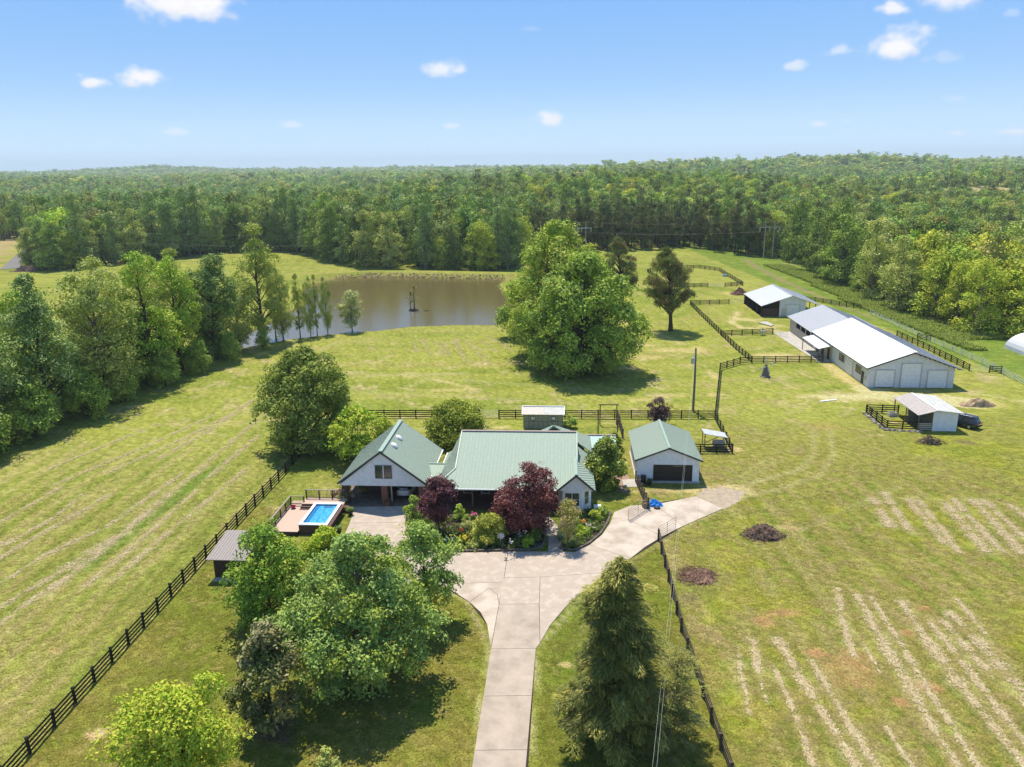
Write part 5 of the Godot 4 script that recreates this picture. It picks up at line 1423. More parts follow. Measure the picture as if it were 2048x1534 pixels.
	plant("holly_tree", "glossy dense evergreen between the house and the garage walk", "tree", Vector3(10.6, 0, -83.8), {"h": 6.1, "base": 0.03, "rad": 2.75, "shape": "oval", "masses": 30, "per": 26, "clump": 0.42, "leaf": 0.24, "leaves": 24, "tones": [Color(0.095, 0.130, 0.014), Color(0.070, 0.105, 0.012), Color(0.135, 0.170, 0.018), Color(0.050, 0.080, 0.012)], "mat": M.leaf_waxy, "lump": 0.36, "seed": 22})
	plant("evergreen_shrub", "round yellow-green shrub against the left wall of the garage", "shrub", Vector3(13.0, 0, -93.6), {"h": 3.3, "base": 0.0, "rad": 1.3, "shape": "oval", "masses": 14, "per": 20, "clump": 0.35, "leaf": 0.2, "leaves": 22, "tones": [Color(0.130, 0.170, 0.018), Color(0.100, 0.140, 0.015), Color(0.155, 0.195, 0.025)], "mat": M.leaf_waxy, "shrub": true, "seed": 23})
	plant("plum_tree", "small round purple-leaved tree behind the green-roofed garage", "tree", Vector3(21.3, 0, -107.2), {"h": 3.9, "base": 0.03, "rad": 1.75, "shape": "round", "masses": 22, "per": 20, "clump": 0.4, "leaf": 0.24, "leaves": 20, "wide": 0.4, "tones": [Color(0.047, 0.028, 0.035), Color(0.061, 0.045, 0.050), Color(0.034, 0.019, 0.025), Color(0.072, 0.058, 0.057)], "mat": M.leaf_red, "lump": 0.36, "seed": 24})
	plant("red_maple_tree", "smaller purple-leaved maple between carport and porch", "tree", Vector3(-7.7, 0, -72.7), {"h": 5.9, "base": 0.22, "rad": 2.45, "shape": "vase", "masses": 26, "per": 26, "clump": 0.42, "leaf": 0.2, "leaves": 24, "tones": [Color(0.040, 0.016, 0.021), Color(0.053, 0.022, 0.029), Color(0.070, 0.035, 0.040), Color(0.028, 0.012, 0.019)], "mat": M.leaf_red, "lump": 0.36, "trunk": 0.1, "seed": 26})
	plant("red_maple_tree", "large round red-leaved maple in front of the porch", "tree", Vector3(1.3, 0, -72.6), {"h": 7.1, "base": 0.06, "rad": 3.75, "shape": "round", "masses": 40, "per": 28, "clump": 0.5, "leaf": 0.22, "leaves": 24, "flat": 0.65, "tones": [Color(0.061, 0.021, 0.024), Color(0.083, 0.034, 0.035), Color(0.103, 0.053, 0.051), Color(0.044, 0.016, 0.021)], "mat": M.leaf_red, "lump": 0.30, "trunk": 0.16, "seed": 28})
	plant("golden_shrub", "yellow-green mounded shrub in the middle of the flower bed", "shrub", Vector3(-2.4, 0, -70.8), {"h": 2.9, "base": 0.0, "rad": 2.0, "shape": "dome", "masses": 26, "per": 24, "clump": 0.36, "leaf": 0.17, "leaves": 24, "tones": [Color(0.190, 0.210, 0.035), Color(0.155, 0.180, 0.030), Color(0.225, 0.240, 0.050), Color(0.120, 0.145, 0.026)], "shrub": true, "flat": 0.6, "lump": 0.34, "seed": 30})
	plant("crape_myrtle", "thin vase-shaped twiggy shrub right of the garden path", "shrub", Vector3(5.3, 0, -69.8), {"h": 4.6, "base": 0.16, "rad": 1.75, "shape": "vase", "masses": 26, "per": 14, "clump": 0.34, "leaf": 0.13, "leaves": 16, "tones": [Color(0.150, 0.140, 0.050), Color(0.120, 0.135, 0.035), Color(0.175, 0.145, 0.075), Color(0.140, 0.160, 0.030)], "bark": M.bark_grey, "shrub": true, "trunk": 0.06, "lump": 0.34, "seed": 32})
	plant("lime_shrub", "lime green shrub at the near end of the pool", "shrub", Vector3(-18.6, 0, -68.9), {"h": 2.5, "base": 0.0, "rad": 2.0, "shape": "dome", "masses": 22, "per": 22, "clump": 0.36, "leaf": 0.19, "leaves": 22, "tones": [Color(0.150, 0.235, 0.016), Color(0.180, 0.265, 0.022), Color(0.120, 0.200, 0.016)], "shrub": true, "seed": 34})
	plant("hedge_shrub", "upright green shrub where carport paving meets the flower bed", "shrub", Vector3(-10.4, 0, -74.2), {"h": 3.4, "base": 0.0, "rad": 1.15, "shape": "oval", "masses": 16, "per": 22, "clump": 0.34, "leaf": 0.17, "leaves": 22, "tones": [Color(0.130, 0.200, 0.035), Color(0.105, 0.165, 0.030), Color(0.150, 0.220, 0.045)], "shrub": true, "seed": 36})
	plant("azalea_bush", "orange-pink azalea behind the pool deck rail", "shrub", Vector3(-19.3, 0, -80.9), {"h": 2.6, "base": 0.0, "rad": 1.25, "shape": "oval", "masses": 14, "per": 22, "clump": 0.32, "leaf": 0.17, "leaves": 20, "tones": [Color(0.42, 0.15, 0.09), Color(0.36, 0.13, 0.10), Color(0.46, 0.22, 0.14), Color(0.10, 0.14, 0.03)], "shrub": true, "seed": 38})
	plant("azalea_bush", "pinkish bush in the shade at the carport's left bay", "shrub", Vector3(-17.3, 0, -82.9), {"h": 1.9, "base": 0.0, "rad": 0.9, "shape": "dome", "masses": 10, "per": 18, "clump": 0.3, "leaf": 0.17, "leaves": 18, "tones": [Color(0.30, 0.11, 0.08), Color(0.24, 0.10, 0.07), Color(0.08, 0.12, 0.03)], "shrub": true, "seed": 39})
	plant("sapling", "pale green sapling at the bottom edge of the lawn", "tree", Vector3(-11.4, 0, -38.9), {"h": 2.6, "base": 0.1, "rad": 0.9, "shape": "oval", "masses": 10, "per": 14, "clump": 0.25, "leaf": 0.13, "leaves": 16, "tones": GREEN_PALE, "seed": 40})
	plant("boxwood_shrub", "small round shrub at the right corner of the garden shed", "shrub", Vector3(8.3, 0, -105.8), {"h": 1.9, "base": 0.0, "rad": 0.95, "shape": "dome", "masses": 10, "per": 16, "clump": 0.3, "leaf": 0.18, "leaves": 20, "tones": GREEN_MID, "shrub": true, "seed": 41})
	var GT := [Color(0.105, 0.165, 0.026), Color(0.125, 0.190, 0.030), Color(0.088, 0.142, 0.024), Color(0.150, 0.210, 0.034), Color(0.115, 0.175, 0.040)]
	plant("great_maple_tree", "front and widest of the huge field trees, dark skirt of leaves to the ground", "tree", Vector3(12.5, 0, -137.5), {"h": 21.0, "base": 0.01, "rad": 12.2, "shape": "oval", "masses": 130, "per": 22, "clump": 1.15, "leaf": 0.44, "leaves": 26, "flat": 1.1, "tones": GT, "lump": 0.17, "hollow": 0.4, "trunk": 0.62, "lean": Vector3(0.8, 0, 0), "seed": 43}, "huge trees grown together in the mown field")
	plant("great_maple_tree", "taller bright crown rising behind the front one of the huge field trees", "tree", Vector3(8.8, 0, -149.0), {"h": 26.0, "base": 0.02, "rad": 12.6, "shape": "oval", "masses": 130, "per": 22, "clump": 1.15, "leaf": 0.44, "leaves": 24, "flat": 1.2, "tones": [Color(0.135, 0.200, 0.030), Color(0.155, 0.220, 0.034), Color(0.110, 0.170, 0.028), Color(0.170, 0.230, 0.042)], "lump": 0.17, "hollow": 0.35, "trunk": 0.55, "lean": Vector3(1.0, 0, 0), "seed": 44}, "huge trees grown together in the mown field")
	plant("broadleaf_tree", "lower dark tree behind the huge tree, towards the pond", "tree", Vector3(1.8, 0, -168.0), {"h": 10.5, "base": 0.08, "rad": 5.6, "shape": "dome", "masses": 26, "per": 22, "clump": 1.0, "leaf": 0.42, "leaves": 20, "tones": GREEN_MID, "seed": 45})
	var pine := {"h": 18.3, "base": 0.28, "rad": 6.3, "shape": "oval", "masses": 95, "per": 7, "clump": 0.95, "leaf": 0.6, "wide": 0.14, "leaves": 50, "tones": [Color(0.078, 0.105, 0.034), Color(0.062, 0.090, 0.028), Color(0.100, 0.120, 0.045), Color(0.105, 0.090, 0.050)], "kind": NEEDLES, "mat": M.needle, "bark": M.bark_pine, "trunk": 0.48, "stem": 0.97, "lump": 0.15, "hollow": 0.3, "flat": 0.4, "lean": Vector3(-1.6, 0, 0), "seed": 47}
	plant("lone_pine_tree", "lone shaggy pine with bare trunk beside the long paddock fence", "tree", Vector3(36.3, 0, -173.2), pine)
	pine.seed = 48; pine.h = 18.5; pine.rad = 5.0; pine.masses = 70
	plant("lone_pine_tree", "pine partly hidden behind the right of the huge tree", "tree", Vector3(28.8, 0, -199.0), pine)
	# trees by the pond and along the brook on the left
	var ROW := "trees along the brook left of the mown field"
	var a := {"h": 23.0, "base": 0.03, "rad": 7.6, "shape": "round", "masses": 56, "per": 22, "clump": 1.0, "leaf": 0.36, "leaves": 22, "tones": GREEN_PALE, "lump": 0.30, "bark": M.bark_grey, "seed": 50}
	var tulip := {"h": 22.0, "base": 0.03, "rad": 5.6, "shape": "oval", "masses": 52, "per": 22, "clump": 0.95, "leaf": 0.34, "leaves": 22, "tones": GREEN_BLUE, "lump": 0.32, "seed": 51}
	var lush := {"h": 23.0, "base": 0.04, "rad": 6.4, "shape": "column", "masses": 54, "per": 22, "clump": 1.0, "leaf": 0.36, "leaves": 22, "tones": [Color(0.120, 0.195, 0.024), Color(0.095, 0.165, 0.022), Color(0.150, 0.220, 0.030)], "lump": 0.30, "seed": 52}
	var dark := {"h": 21.5, "base": 0.03, "rad": 5.6, "shape": "column", "masses": 52, "per": 24, "clump": 0.95, "leaf": 0.36, "leaves": 22, "tones": [Color(0.075, 0.120, 0.034), Color(0.095, 0.145, 0.050), Color(0.060, 0.100, 0.028)], "lump": 0.30, "seed": 53}
	var tall := {"h": 25.5, "base": 0.10, "rad": 5.9, "shape": "column", "masses": 46, "per": 18, "clump": 0.95, "leaf": 0.36, "leaves": 18, "tones": [Color(0.125, 0.165, 0.034), Color(0.105, 0.145, 0.030), Color(0.150, 0.185, 0.042)], "lump": 0.26, "hollow": 0.2, "trunk": 0.4, "stem": 0.96, "seed": 54}
	var bush := {"h": 8.0, "base": 0.0, "rad": 4.2, "shape": "dome", "masses": 22, "per": 20, "clump": 0.85, "leaf": 0.34, "leaves": 20, "tones": GREEN_MID, "seed": 55}
	var P := [
		plant("brook_tree", "yellowish thin-crowned tree, widest of the row left of the field", "tree", Vector3(-66.5, 0, -122.0), a, ROW),
		plant("brook_tree", "pointed blue-green tree near the left end of the row", "tree", Vector3(-69.0, 0, -110.5), tulip, ROW),
		plant("brook_tree", "bright green full tree in the middle of the row by the field", "tree", Vector3(-63.8, 0, -133.0), lush, ROW),
		plant("brook_tree", "darkest, most solid tree in the row, left of the tall thin one", "tree", Vector3(-59.4, 0, -152.0), dark, ROW),
		plant("brook_tree", "tallest open-crowned tree at the pond end of the row", "tree", Vector3(-53.6, 0, -163.8), tall, ROW),
		plant("brook_bush", "bushy growth at the foot of the row beside the mown field, nearest", "shrub", Vector3(-67.4, 0, -104.0), bush, ROW)]
	var more := [   # prototype, x, z, size, spread, words
		[1, -72.5, -101.0, 1.08, 1.0, "tall pointed tree at the left edge of the view, nearest the field"], [3, -77.5, -92.0, 0.95, 1.1, "dark tree at the left edge, nearest the camera in the row"], [0, -76.5, -107.0, 0.85, 1.0, "pale tree standing behind the pointed ones at the left edge"], [2, -75.0, -117.5, 0.82, 1.0, "green tree behind the yellowish wide tree"],
		[1, -70.5, -128.5, 0.8, 0.9, "narrow tree between the yellowish tree and the bright one"], [3, -73.5, -133.0, 0.85, 1.0, "dark tree in the second rank behind the bright green tree"], [0, -67.0, -140.5, 0.86, 0.85, "pale tree just right of the bright green tree"], [2, -62.5, -142.5, 0.92, 0.85, "green tree between the bright tree and the darkest tree"],
		[4, -66.0, -152.0, 0.86, 0.9, "open tree behind the darkest tree"], [1, -63.0, -160.0, 0.78, 0.8, "narrow blue-green tree behind the darkest tree, towards the pond"], [0, -56.8, -158.5, 0.66, 0.75, "smaller pale tree between darkest tree and tallest tree"], [0, -50.2, -167.2, 0.70, 0.55, "slim tree right of the tallest tree by the pond"],
		[4, -47.6, -171.4, 0.56, 0.55, "slim young tree on the bank, second right of the tallest"], [0, -45.6, -172.8, 0.58, 0.36, "slim young tree on the bank, third right of the tallest"], [4, -44.4, -174.0, 0.54, 0.45, "slim young tree on the bank, fourth right of the tallest"], [0, -42.3, -175.4, 0.56, 0.40, "slim pale tree at the water's edge, last of the row"],
		[4, -53.0, -171.0, 0.62, 0.6, "thin tree standing in front of the water, under the tallest one"], [5, -65.2, -113.5, 0.95, 1.0, "bushy growth at the foot of the pointed tree"], [5, -64.0, -121.5, 0.8, 1.0, "bushy growth under the yellowish tree"], [5, -60.6, -131.0, 0.85, 0.9, "bushy growth under the bright green tree"],
		[5, -58.2, -140.5, 0.75, 0.8, "yellow-green bush sticking out of the row into the field"], [5, -55.6, -150.0, 0.7, 0.8, "bushy growth under the darkest tree"], [5, -52.4, -159.6, 0.6, 0.7, "bushy growth under the tallest tree"], [5, -70.0, -95.0, 1.1, 1.1, "bushy growth at the left edge of the view"],
		[2, -82.0, -101.0, 0.9, 1.1, "green tree in the back rank at the left edge"], [3, -81.0, -122.0, 0.75, 1.0, "dark tree in the back rank behind the yellowish tree"], [5, -70.5, -136.0, 1.2, 1.2, "undergrowth inside the row behind the bright tree"], [5, -62.0, -155.0, 1.0, 1.0, "undergrowth inside the row behind the darkest tree"], [5, -72.0, -119.0, 1.2, 1.2, "undergrowth inside the row behind the yellowish tree"]]
	for i in more.size():
		var m: Array = more[i]
		copy(P[m[0]], m[5], Vector3(m[1], -0.1, m[2]), 1.3 * i + 0.7, Vector3(m[3] * m[4], m[3], m[3] * m[4]), ROW)
	plant("pond_tree", "small round pale tree standing alone at the water's edge", "tree", Vector3(-37.2, -0.1, -178.0), {"h": 9.4, "base": 0.16, "rad": 2.95, "shape": "round", "masses": 24, "per": 18, "clump": 0.75, "leaf": 0.32, "leaves": 18, "tones": [Color(0.175, 0.210, 0.085), Color(0.150, 0.190, 0.070), Color(0.205, 0.235, 0.110)], "trunk": 0.13, "bark": M.bark_grey, "seed": 60})
	var isl := thing("islet", "low islet of mud with stumps in the middle of the pond", "islet", Vector3(-26.2, -0.28, -206.4))
	var s := Shape.new()
	s.lathe(Vector3.ZERO, [Vector2(1.5, -0.3), Vector2(1.35, 0.12), Vector2(0.8, 0.3), Vector2(0.01, 0.34)], 12)
	part(isl, "mud", s, M.soil)
	plant("cypress_tree", "thin tree with bare stems growing on the islet in the pond", "tree", Vector3(-26.0, 0, -206.4), {"h": 6.6, "base": 0.25, "rad": 1.25, "shape": "oval", "masses": 14, "per": 4, "clump": 0.5, "leaf": 0.22, "leaves": 9, "tones": [Color(0.125, 0.130, 0.035), Color(0.100, 0.105, 0.030)], "trunk": 0.17, "seed": 61})
	plant("cypress_tree", "second, slimmer stem with a small top on the islet", "tree", Vector3(-27.0, 0, -206.2), {"h": 5.4, "base": 0.3, "rad": 0.8, "shape": "oval", "masses": 9, "per": 3, "clump": 0.4, "leaf": 0.28, "leaves": 12, "tones": [Color(0.125, 0.130, 0.035), Color(0.100, 0.105, 0.030)], "trunk": 0.12, "seed": 62})

func blades(r: RandomNumberGenerator, s: Shape, at: Vector3, n: int, high: float, spread: float, col: Color) -> void:
	for i in n:
		var a := r.randf() * TAU
		var d := Vector3(cos(a), 0, sin(a))
		var w := d.cross(Vector3.UP) * 0.035 * (high + 0.5)
		var p := at + d * r.randf() * spread * 0.4
		var h := high * r.randf_range(0.6, 1.1)
		var mid := p + Vector3.UP * h * 0.6 + d * spread * 0.4
		var tip := p + Vector3.UP * h * r.randf_range(0.7, 1.0) + d * spread * r.randf_range(0.7, 1.1)
		var k := r.randf_range(0.75, 1.2)
		s.col = Color(col.r * k * 2.0, col.g * k * 2.0, col.b * k * 2.0)
		s.tri(p - w, p + w, mid + w * 0.8); s.tri(p - w, mid + w * 0.8, mid - w * 0.8); s.tri(mid - w * 0.8, mid + w * 0.8, tip)

func flowers(called: String, label: String, at: Vector3, wide: float, high: float, petals: Color, n: int, leaf := Color(0.10, 0.17, 0.03), size := 0.06) -> void:
	var r := RandomNumberGenerator.new()
	r.seed = int(at.x * 977.0) + int(at.z * 131.0)
	var o := thing(called, label, "flowers", at, 0.0, "flowering plants in the front beds")
	var g := Shape.new()
	for i in int(10 * wide * wide) + 4:
		blades(r, g, Vector3(r.randf_range(-1, 1), 0, r.randf_range(-1, 1)) * wide * 0.6, 12, high * 0.8, 0.25, leaf)
	part(o, "leaves", g, M.grass_blade, Vector3.ZERO, Basis(), "stuff")
	for i in n:
		var b := Shape.new()
		for k in 5:
			var a := TAU * k / 5.0 + r.randf()
			var d := Vector3(cos(a), 0.5, sin(a)) * size
			var w := Vector3(-sin(a), 0, cos(a)) * size * 0.6
			var f := r.randf_range(0.85, 1.1)
			b.col = Color(petals.r * f, petals.g * f, petals.b * f)
			b.quad(Vector3.ZERO, d - w, d * 1.5, d + w)
		part(o, "blossom", b, M.flower, Vector3(r.randf_range(-1, 1) * wide * 0.7, high * r.randf_range(0.75, 1.1), r.randf_range(-1, 1) * wide * 0.7))

func garden_bed(label: String, pts: Array, plants: int, seed_no: int) -> void:
	var o := thing("garden_bed", label, "flower bed", Vector3(pts[0].x, 0, pts[0].y))
	var local := []
	for p in pts: local.append(p - pts[0])
	var s := Shape.new()
	s.plate(local, -0.05, 0.09)
	part(o, "mulch", s, M.soil)
	var r := RandomNumberGenerator.new()
	r.seed = seed_no
	var e := Shape.new()
	for i in local.size():
		var a: Vector2 = local[i]
		var b: Vector2 = local[(i + 1) % local.size()]
		var n := maxi(1, int(a.distance_to(b) / 0.34))
		for k in n:
			var p := a.lerp(b, (k + 0.5) / n)
			var d := (b - a).normalized()
			e.col = Color.WHITE * r.randf_range(0.30, 0.52)
			e.box(Vector3(p.x, 0.08, p.y), Vector3(a.distance_to(b) / n - 0.02, 0.20 + r.randf_range(-0.02, 0.03), 0.22), Basis(Vector3.UP, -d.angle() + r.randf_range(-0.05, 0.05)))
	part(o, "edging_stones", e, M.stone, Vector3.ZERO, Basis(), "stuff")
	var g := Shape.new()
	var poly := PackedVector2Array(local)
	var lo := Vector2(INF, INF)
	var hi := -lo
	for p in local:
		lo = lo.min(p); hi = hi.max(p)
	var tones := [Color(0.11, 0.17, 0.03), Color(0.14, 0.20, 0.04), Color(0.09, 0.14, 0.035), Color(0.17, 0.20, 0.05), Color(0.16, 0.20, 0.09)]
	var done := 0
	while done < plants:
		var p := Vector2(r.randf_range(lo.x, hi.x), r.randf_range(lo.y, hi.y))
		if not Geometry2D.is_point_in_polygon(p, poly) or edge_distance(poly, p) < 0.25 or nw.get_noise_2d(p.x * 30.0 + seed_no, p.y * 30.0) < -0.22: 
			done += 1 if r.randf() < 0.3 else 0
			continue
		blades(r, g, Vector3(p.x, 0.05, p.y), 9, r.randf_range(0.2, 0.6), r.randf_range(0.15, 0.35), tones[r.randi() % 5])
		done += 1
	part(o, "ground_cover", g, M.grass_blade, Vector3.ZERO, Basis(), "stuff")

func build_garden() -> void:
	garden_bed("long planted bed between porch and driveway, edged with dark stones", v2([-8.2, -69.0, -6.2, -68.65, 1.6, -68.75, 2.7, -69.4, 3.15, -70.6, 3.1, -73.2, 2.0, -76.0, 0.2, -78.0, -2.6, -76.9, -9.3, -76.5, -9.5, -77.6, -11.2, -77.4, -10.7, -74.0, -9.6, -71.0]), 900, 5)
	garden_bed("curved planted bed right of the garden path below the bay window", v2([4.55, -68.9, 5.9, -68.5, 7.4, -69.9, 8.8, -72.0, 9.9, -74.7, 10.5, -77.0, 9.0, -77.8, 5.2, -78.0, 4.9, -74.0, 4.7, -71.0]), 700, 8)
	flowers("red_flowers", "red-leaved flowers at the left end of the long bed", Vector3(-5.5, 0.08, -71.6), 0.55, 0.9, Color(0.42, 0.05, 0.03), 26)
	flowers("yellow_flowers", "bright yellow flowers just below the red ones", Vector3(-5.1, 0.08, -70.2), 0.55, 0.8, Color(0.75, 0.60, 0.04), 30, Color(0.20, 0.22, 0.03))
	flowers("white_irises", "white irises left of the yellow flowers", Vector3(-6.3, 0.08, -69.7), 0.6, 0.8, Color(0.62, 0.58, 0.72), 16)
	flowers("pink_flowers", "pink peony near the porch path", Vector3(-4.2, 0.08, -75.2), 0.5, 0.9, Color(0.72, 0.12, 0.28), 22)
	flowers("white_irises", "white irises under the large red maple", Vector3(0.8, 0.08, -70.6), 0.9, 0.85, Color(0.72, 0.70, 0.76), 18)
	flowers("white_irises", "single pale irises at the right end of the long bed, on bare mulch", Vector3(-0.1, 0.08, -69.5), 0.5, 0.6, Color(0.70, 0.68, 0.74), 9)
	flowers("orange_flowers", "orange flowers in the curved bed", Vector3(7.2, 0.08, -73.6), 0.35, 0.7, Color(0.78, 0.24, 0.08), 14)
	flowers("pale_flowers", "pale flowers among the green plants in the middle of the curved bed", Vector3(7.8, 0.08, -72.6), 0.7, 0.6, Color(0.62, 0.56, 0.55), 14, Color(0.13, 0.19, 0.04))
	var mound := {"h": 1.0, "base": 0.0, "rad": 0.7, "shape": "dome", "masses": 9, "per": 12, "clump": 0.24, "leaf": 0.14, "leaves": 18, "tones": [Color(0.105, 0.190, 0.020), Color(0.130, 0.220, 0.026), Color(0.085, 0.150, 0.020)], "shrub": true, "seed": 71}
	plant("round_plant", "small bright green round plant at the right tip of the long bed", "plant", Vector3(1.4, 0.05, -69.5), mound)
	mound.tones = [Color(0.165, 0.215, 0.125), Color(0.130, 0.185, 0.095)]; mound.seed = 72; mound.h = 0.8
	plant("silvery_plant", "silvery green plant at the foot of the twiggy shrub", "plant", Vector3(4.95, 0.05, -71.2), mound)
	mound.tones = GREEN_LIME; mound.seed = 73; mound.h = 1.1; mound.rad = 0.95
	plant("leafy_plant", "lime mound in the right part of the curved bed", "plant", Vector3(8.6, 0.05, -75.2), mound)
	mound.tones = GREEN_MID; mound.seed = 74; mound.h = 1.0
	plant("leafy_plant", "green mound at the tip of the curved bed near the concrete", "plant", Vector3(9.4, 0.05, -76.2), mound)
	mound.seed = 75; mound.tones = [Color(0.150, 0.225, 0.028), Color(0.120, 0.190, 0.022)]
	plant("leafy_plant", "bright mound in front of the orange flowers", "plant", Vector3(6.9, 0.05, -72.0), mound)
	mound.seed = 76; mound.h = 1.3
	plant("leafy_plant", "leafy green mound below the smaller purple maple", "plant", Vector3(-7.9, 0.05, -70.3), mound)
	mound.seed = 77; mound.h = 1.0; mound.tones = GREEN_PALE
	plant("leafy_plant", "pale green mound between yellow flowers and golden shrub", "plant", Vector3(-4.0, 0.05, -69.6), mound)
	mound.seed = 78; mound.h = 1.5; mound.tones = [Color(0.13, 0.20, 0.03), Color(0.10, 0.16, 0.025)]
	plant("leafy_plant", "tall green plant against the porch left of the pink flowers", "plant", Vector3(-5.7, 0.05, -76.0), mound)
	mound.seed = 79; mound.h = 1.2; mound.tones = GREEN_DARK
	plant("leafy_plant", "dark green mound under the right side of the large red maple", "plant", Vector3(2.3, 0.05, -71.4), mound)
	mound.seed = 80; mound.h = 1.7; mound.rad = 1.3; mound.tones = [Color(0.12, 0.18, 0.03), Color(0.15, 0.21, 0.035), Color(0.09, 0.14, 0.026)]
	plant("leafy_plant", "wide green plant filling the left corner of the long bed", "plant", Vector3(-9.0, 0.05, -72.0), mound)
	mound.seed = 81; mound.h = 1.2; mound.tones = [Color(0.16, 0.19, 0.075), Color(0.13, 0.165, 0.055)]
	plant("leafy_plant", "grey-green plant behind the red flowers", "plant", Vector3(-4.6, 0.05, -72.8), mound)

# ---------------------------------------------------------------- pool, cars, poles, piles and other small things

func ring(z: float, hw: float, z0: float, z1: float, n := 24, p := 4.5) -> Array:
	var r := []
	for i in n:
		var a := TAU * i / n
		var x := signf(cos(a)) * pow(absf(cos(a)), 2.0 / p) * hw
		var y := signf(sin(a)) * pow(absf(sin(a)), 2.0 / p)
		r.append(Vector3(x, z, (z0 + z1) / 2 - y * (z1 - z0) / 2))
	return r

func loft(rings: Array, cap := true) -> Shape:
	var s := Shape.new()
	for k in rings.size() - 1:
		var a: Array = rings[k]
		var b: Array = rings[k + 1]
		for i in a.size():
			var j := (i + 1) % a.size()
			s.quad(a[i], a[j], b[j], b[i])
	if cap:
		var t: Array = rings[-1]
		for i in range(1, t.size() - 1): s.tri(t[0], t[i], t[i + 1])
	return s

func car(label: String, at: Vector3, turn: float, paint: Material, called := "parked_car") -> void:   # drives towards -z
	var o := thing(called, label, "car", at, turn)
	part(o, "body", loft([ring(0.34, 0.90, -2.36, 2.38), ring(0.62, 0.97, -2.46, 2.46), ring(0.92, 0.98, -2.44, 2.47), ring(1.04, 0.95, -2.30, 2.44), ring(1.12, 0.90, -1.5, 2.40)]), paint)
	part(o, "glasshouse", loft([ring(1.08, 0.89, -1.35, 2.36), ring(1.40, 0.80, -0.85, 2.20), ring(1.66, 0.70, -0.38, 2.02)]), M.glass)
	part(o, "roof", loft([ring(1.655, 0.72, -0.45, 2.08), ring(1.73, 0.69, -0.30, 2.0), ring(1.76, 0.55, -0.1, 1.8)]), paint)
	for x in [-1, 1]:
		for z in [-0.62, 0.55, 1.62]:
			var s := Shape.new()
			s.bar(Vector3(x * 0.895, 1.1, z - 0.28), Vector3(x * 0.725, 1.67, z), 0.05, 0.09)
			part(o, "pillar", s, paint)
		var rack := Shape.new()
		rack.tube([Vector3(x * 0.6, 1.79, 0.0), Vector3(x * 0.6, 1.81, 1.7)], [0.02, 0.02], 6)
		part(o, "roof_rail", rack, M.metal)
		var m := Shape.new()
		m.box(Vector3(x * 1.02, 1.12, -0.75), Vector3(0.18, 0.13, 0.1))
		part(o, "mirror", m, paint)
		for z in [-1.5, 1.5]:
			var w := part(o, "wheel", wheel(0.37, 0.26), M.rubber, Vector3(x * 0.86, 0.37, z), Basis(Vector3.BACK, PI / 2))
			part(w, "rim", wheel(0.23, 0.275), M.metal)
		wall(o, "headlight", x * 0.62 - 0.2, x * 0.62 + 0.2, 0.78, 0.92, -2.47, -2.36, M.chrome)
		wall(o, "taillight", x * 0.78 - 0.12, x * 0.78 + 0.12, 0.86, 1.0, 2.42, 2.49, mat(lin(0.35, 0.02, 0.02), 0.3))
	wall(o, "number_plate", -0.26, 0.26, 0.70, 0.84, 2.46, 2.49, M.white)
	wall(o, "bumper", -0.85, 0.85, 0.40, 0.55, 2.36, 2.52, M.black)

func wheel(r: float, w: float) -> ArrayMesh:
	var s := Shape.new()
	s.lathe(Vector3.ZERO, [Vector2(0.001, -w / 2), Vector2(r * 0.9, -w / 2), Vector2(r, -w * 0.35), Vector2(r, w * 0.35), Vector2(r * 0.9, w / 2), Vector2(0.001, w / 2)], 18)
	return s.mesh()

